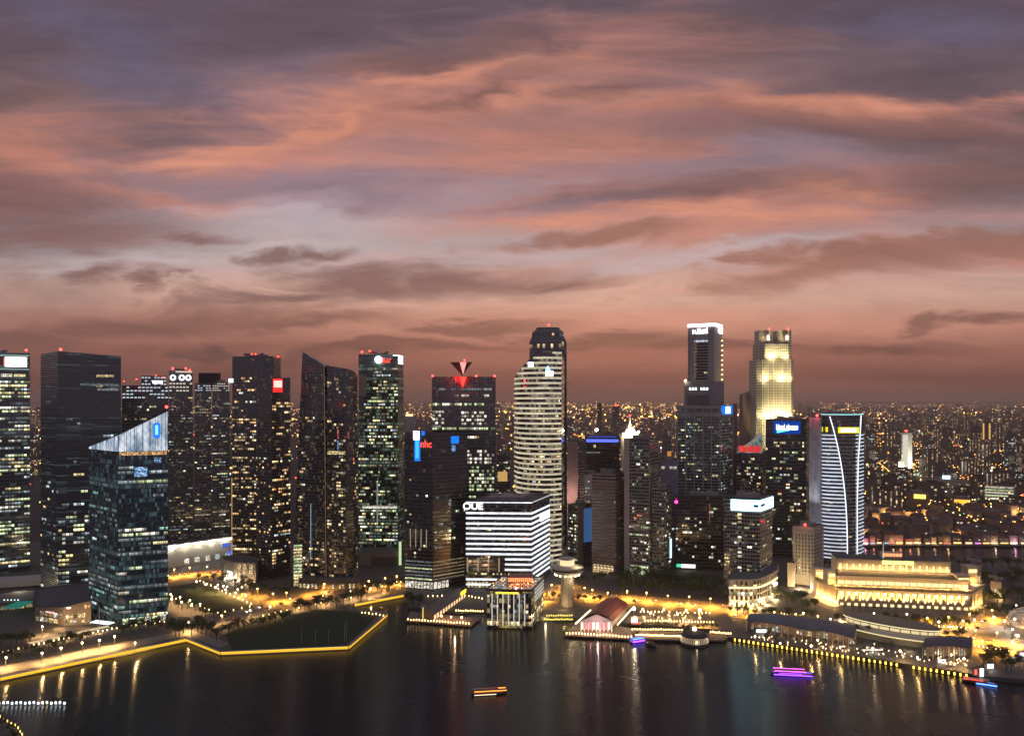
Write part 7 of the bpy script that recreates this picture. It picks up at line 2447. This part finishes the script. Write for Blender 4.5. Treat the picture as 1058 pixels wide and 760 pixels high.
for Y0 in (1150, 1190, 1240, 1300, 1370):
    px = 890 + r.uniform(0, 10)
    while px < 1066:
        w = r.uniform(10, 26)
        if r.random() < .8:
            t = shophouse(px, Y0 + r.uniform(-12, 12), w, r.uniform(8, 18), f"old town house {ordinal(k_)} in the rows above the river", r, "old town houses above the river")
            x, Y = t.location.x, t.location.y
            for q in range(4):
                if r.random() < .38:
                    hz = GROUND + r.choice((1, 4.5, 8))
                    m = MB(); m.box(x - w * .45 + q * w * .22, x - w * .3 + q * w * .22, Y - .2, Y - .05, hz, hz + 2.2); m.build("window", WIN[r.choice(['warm', 'amber', 'yellow', 'dim', 'white'])], t)
            if r.random() < .30:
                lamp(t, (x, Y - 5, GROUND + 6), 5000, (1, .5, .14), .6)
            k_ += 1
        px += (w + r.uniform(0, 12)) * F / Y0

# particular buildings one can pick out in the distance
def far_block(label, px0, px1, py, Y, mat, cat="building", name="distant_building", **kw):
    P_ = front_box(px0, px1, Y, 25)
    return tower(name, label, P_, gZ(py, Y), mat, cat=cat, plant=kw.get('plant', .4), parapet=.8), P_


FARM = [facade('far_flats_amber', (.03, .025, .022), (.10, .082, .07), 5.0, 5.0, .30, .35, dimp=.28, dims=1.1, dimcol=(1, .56, .16), rough=.5, frough=.8),
        facade('far_flats_sparse', (.028, .024, .022), (.085, .07, .062), 5.0, 6.0, .35, .35, dimp=.11, dims=.9, dimcol=(1, .68, .3), rough=.5, frough=.8),
        facade('far_flats_dark', (.025, .022, .02), (.06, .05, .046), 5.0, 6.0, .35, .35, dimp=.04, dims=.9, dimcol=(1, .7, .35), rough=.5, frough=.8),
        facade('far_office', (.03, .03, .03), (.09, .085, .08), 5.0, 4.0, .35, .2, dimp=.15, dims=.7, dimcol=(.85, .95, .75), rough=.4, frough=.8),
        facade('far_stairs', (.05, .038, .03), (.13, .10, .08), 5.0, 11.0, .06, .74, dimp=1.2, dims=.9, dimcol=(1, .6, .2), rough=.5, frough=.8)]
FNAME = ['amber speckled', 'sparsely lit', 'nearly dark', 'cool lit', 'striped amber']
t, P_ = far_block("tall slab floodlit white far behind the finned tower, red lamps on top", 931, 942.5, 447, 2200, pbr('flood_white', (.6, .58, .5), .8))
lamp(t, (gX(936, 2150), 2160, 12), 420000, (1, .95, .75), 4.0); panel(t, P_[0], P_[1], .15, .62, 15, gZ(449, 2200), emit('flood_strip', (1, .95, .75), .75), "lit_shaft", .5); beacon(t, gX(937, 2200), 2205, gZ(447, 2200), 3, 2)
t, P_ = far_block("wide green glass office glowing on every floor beyond the river", 1015, 1057, 504, 1560, F_DARK)
for q in range(5):
    panel(t, P_[0], P_[1], .01, .99, 8 + q * 5.6, 11.6 + q * 5.6, WIN['green' if q % 2 else 'white'], "lit_window", .3)
t, P_ = far_block("flat dark block with a glowing yellow roof sign beyond the river", 936, 960, 508, 1480, HC[3])
panel(t, P_[0], P_[1], .35, .85, gZ(514, 1480), gZ(510, 1480), emit('far_yellow', (1, .75, .1), 3.0), out=1)
t, P_ = far_block("low block crowned by an orange lit band beyond the river", 983, 1003, 514, 1500, HC[1])
panel(t, P_[0], P_[1], .15, .95, gZ(519, 1500), gZ(515.5, 1500), emit('far_orange', (1, .38, .05), 2.2), "lit_band", 1)
t, P_ = far_block("hotel with amber window rows and a pale blue roof sign beyond the river", 955, 1000, 494, 1640, F_CREAM)
panel(t, P_[0], P_[1], .42, .60, gZ(494, 1640) + .5, gZ(490, 1640), emit('far_ice', (.6, .9, 1), 2.0), out=1)
lit_windows(t, [fc(P_, 0, 12, gZ(496, 1640), 5, 4, .45, WARMS, run=(1, 1), full=.1)], 141, 60)
t, P_ = far_block("plain tan hall beside the green glass office", 1008, 1045, 528, 1360, HC[0])
t, P_ = far_block("twin striped tower with two amber stair shafts far up the slope", 1015, 1024, 435, 3300, FARM[2])
for q in (.05, .75):
    panel(t, P_[0], P_[1], q, q + .17, 30, gZ(437, 3300), emit('stair_amber', (1, .55, .15), 1.0), "stair_shaft", .6)
t, P_ = far_block("floodlit spired temple roof glowing white behind the striped tower", 642, 660, 449, 1560, HC[2])
m = MB(); c_ = centre(P_); zq = gZ(449, 1560); m.loft([(c_[0] - 15, c_[1] - 10, zq), (c_[0] + 15, c_[1] - 10, zq), (c_[0] + 15, c_[1] + 10, zq), (c_[0] - 15, c_[1] + 10, zq)], [(c_[0] - 5, c_[1] - 4, zq + 14), (c_[0] + 5, c_[1] - 4, zq + 14), (c_[0] + 5, c_[1] + 4, zq + 14), (c_[0] - 5, c_[1] + 4, zq + 14)])
m.cyl(c_[0], c_[1], zq + 14, zq + 36, 3, .5, 8); m.build("spire", pbr('spire_white', (.7, .62, .5), .7), t)
for q in range(6):
    m = MB(); m.ball(c_[0] - 15 + q * 6, c_[1] - 13, zq + 2 + (q % 2) * 4, 2.0, 7, 5); m.build("flood_lamp", emit('spire_lamp', (1, .85, .55), 14.0), t)
m = MB(); m.ball(c_[0], c_[1], zq + 37, 1.6); m.build("beacon", RED_LAMP, t)
lamp(t, (c_[0] - 8, c_[1] - 16, zq + 6), 90000, (1, .8, .5), 1.5); lamp(t, (c_[0] + 8, c_[1] - 16, zq + 6), 90000, (1, .8, .5), 1.5)
t, P_ = far_block("distant dark tower with a red lit cap on the skyline behind the blue lit roof", 633, 639.5, 418.5, 2700, FARM[2])
panel(t, P_[0], P_[1], .2, .8, gZ(419.5, 2700), gZ(418, 2700), emit('far_red', (1, .1, .05), 2.5), "roof_lamp", 1)
t, P_ = far_block("distant dark pointed tower on the skyline near the pink slab", 617, 622, 417, 2900, FARM[2])
t, P_ = far_block("cream office with rows of pale windows between the round tower and the V crowned tower", 513, 527, 470, 1150, F_GREY)
lit_windows(t, [fc(P_, 0, 8, gZ(474, 1150), 4, 3, .25, MIXED, run=(1, 2))], 142, 30)
panel(t, P_[0], P_[1], .1, .8, gZ(497, 1150), gZ(487, 1150), emit('amber_hall', (1, .6, .2), .6), "lit_hall", .4)
t, P_ = far_block("pale block with an amber roof box beside the green glass tower", 418, 429, 430, 1300, HC[2])
panel(t, P_[0], P_[1], .1, .8, gZ(430, 1300) + .3, gZ(427.5, 1300), emit('amber_box', (1, .7, .35), 1.6), "roof_box", .5)
t, P_ = far_block("grey block behind the jet black glass tower", 764, 775, 500, 1000, F_GREY)

# countable blocks of flats across the whole distance
slots = [(893, 1064, 185), (586, 702, 62), (757, 784, 8), (28, 43, 14), (410, 447, 12), (511, 533, 8), (822, 836, 5)]
k_ = 0
blk = []
for x0, x1, n in slots:
    for i in range(n):
        Y = 1420 * (5.2 ** r.random())
        blk.append((Y, r.uniform(x0, x1), x0))
blk.sort()
REFS = {893: "beyond the river", 586: "behind the striped tower", 757: "behind the pale rounded tower", 28: "beside the louvred tower", 410: "behind the near black tower", 511: "behind the round fronted tower", 822: "behind the floodlit tower"}
cnt = {}
for Y, px, x0 in blk:
    hmax = {True: 40, False: 85}[Y < 1900]
    h_ = r.uniform(14, hmax) if r.random() < .75 else r.uniform(hmax, hmax * 1.35)
    h_ = min(h_, 190 - 6 * Y / F)
    w = r.uniform(14, 30) if h_ > 45 else r.uniform(22, 60)
    ki = r.choice((0, 0, 1, 1, 1, 2, 2, 3, 4, 4)) if h_ > 30 else r.choice((1, 1, 2, 2, 3))
    x = gX(px, Y)
    rel = REFS[x0]
    size = "tall" if h_ > 70 else "mid height" if h_ > 40 else "low"
    key = (size, ki, rel)
    cnt[key] = cnt.get(key, 0) + 1
    t = thing("distant_block", f"{size} {FNAME[ki]} distant block {rel}, {ordinal(cnt[key] - 1)} nearest", "building", (x, Y, GROUND), r.uniform(-.5, .5), group="distant city blocks")
    m = MB(); m.box(-w / 2, w / 2, -8, 8, 0, h_); child("wall", m.mesh("wall", FARM[ki]), t)
    m = MB(); m.box(-w * .2, w * .25, -4, 5, h_, h_ + 3.5); m.box(-w / 2, w / 2, -8, 8, h_, h_ + .6); child("roof", m.mesh("roof", RT_[1]), t)

# everything further off reads as one mass
m = MB()
for i in range(3600):
    Y = 4200 * (6.0 ** r.random())
    x = gX(r.uniform(-30, 1090), Y)
    h_ = r.uniform(20, 70) + (r.random() < .12) * r.uniform(10, 40)
    if r.random() < .35 and Y > 8000:
        h_ += r.uniform(20, 70)
    w = r.uniform(20, 60) * (1 + Y / 20000)
    m.prism([(x - w / 2, Y), (x + w / 2, Y), (x + w / 2, Y + 20), (x - w / 2, Y + 20)], GROUND, h_, bottom=False, mi=r.choice((0, 0, 1, 1, 2, 2, 3)))
FF = [facade('skyline_amber', (.03, .025, .02), (.07, .058, .05), 14.0, 14.0, .3, .3, dimp=.16, dims=2.6, dimcol=(1, .46, .10), rough=.5, frough=.8),
      facade('skyline_sparse', (.03, .025, .02), (.06, .05, .045), 14.0, 16.0, .35, .35, dimp=.06, dims=2.6, dimcol=(1, .55, .15), rough=.5, frough=.8), FARM[2],
      facade('skyline_pale', (.03, .03, .03), (.07, .06, .055), 14.0, 16.0, .3, .3, dimp=.06, dims=2.0, dimcol=(1, .8, .5), rough=.5, frough=.8)]
tag(m.build("distant_city", FF), "hazy mass of far housing estates glittering along the horizon", "city", kind='stuff')
m = MB()
for i in range(5600):
    if i < 2300:
        Y = 1230 * (6.0 ** (r.random() ** .9))
        px = r.uniform(-10, 1070)
        if Y < 1450 and px < 888:
            continue
        mi = r.choice((0, 0, 0, 1, 1, 1, 2, 3, 4))
    else:
        Y = 7000 * (3.6 ** r.random())
        px = r.uniform(-10, 1070) if r.random() < .6 else r.gauss(640, 90)
        mi = r.choice((5, 5, 5, 5, 5, 5, 6, 6, 6, 2))
        if Y > 12000 and r.random() < .2 + .5 * abs(px - 640) / 500:
            continue
    x = gX(px, Y)
    if i % 400 == 0:
        pass
    s = (.55 + min(Y, 14000) * .00040) * r.choice((.6, .7, .8, 1.0, 1.5))
    z = GROUND + r.uniform(5, 14) + (r.random() < .3) * r.uniform(0, 30) + max(0, Y - 5000) * .0065 * r.random()
    m.prism([(x - s, Y), (x, Y - s), (x + s, Y), (x, Y + s)], z - s, z + s, mi=mi)
for st in range(170):
    Y = 1250 * (9.0 ** r.random())
    x = gX(r.uniform(880, 1062) if st % 3 else r.uniform(560, 760), Y)
    an = r.choice((r.uniform(-.25, .25), r.uniform(1.2, 1.9)))
    mi = r.choice((0, 0, 0, 1))
    for q in range(r.randint(8, 26)):
        xx, yy = x + cos(an) * q * 28, Y + sin(an) * q * 28
        s = .8 + yy * .00022
        z = GROUND + 9
        m.prism([(xx - s, yy), (xx, yy - s), (xx + s, yy), (xx, yy + s)], z - s * .6, z + s * .6, mi=mi)
LM = [emit('far_light_amber', (1, .42, .06), 5.0, False), emit('far_light_warm', (1, .64, .22), 4.5, False), emit('far_light_white', (1, .95, .85), 3.0, False), emit('far_light_red', (1, .10, .06), 2.5, False), emit('far_light_teal', (.3, 1, .8), 1.2, False), emit('skyline_gold', (1, .46, .07), 9.0, False), emit('skyline_warm', (1, .66, .26), 8.0, False)]
tag(m.build("distant_lights", LM), "glitter of street lights scattered over the far city", "lights", kind='stuff')
m = MB()
rc = random.Random(5)
for i in range(2600):
    Y = 1400 * (4.0 ** rc.random())
    x = gX(rc.uniform(-20, 1080), Y)
    R = rc.uniform(5, 11)
    for _ in range(7):
        p = Vector((x + rc.gauss(0, R * .5), Y + rc.gauss(0, R * .5), GROUND + rc.uniform(2, 10)))
        nrm = Vector((rc.uniform(-1, 1), rc.uniform(-1, .2), rc.uniform(0, 1))).normalized()
        a = nrm.orthogonal().normalized(); b = nrm.cross(a); s = rc.uniform(2, 4.5)
        m.face([p - a * s, p - b * s * .8, p + a * s, p + b * s * .8])
tag(m.build("woodland", LEAF), "dark tree cover between the far estates", "woodland", kind='stuff')

# ------------------------------------------------------------------ air
HAZE = 5.5e-5
if HAZE:
    m = MB(); m.box(-26000, 26000, -300, 27000, -8, 345)
    hm, q, out = new_mat('haze')
    pv = q.n('ShaderNodeVolumePrincipled')
    pv.inputs['Color'].default_value = (1.0, .87, .76, 1)
    pv.inputs['Density'].default_value = HAZE
    pv.inputs['Anisotropy'].default_value = 0.6
    q.nt.links.new(pv.outputs[0], out.inputs['Volume'])
    tag(m.build("haze", hm), kind='stuff')
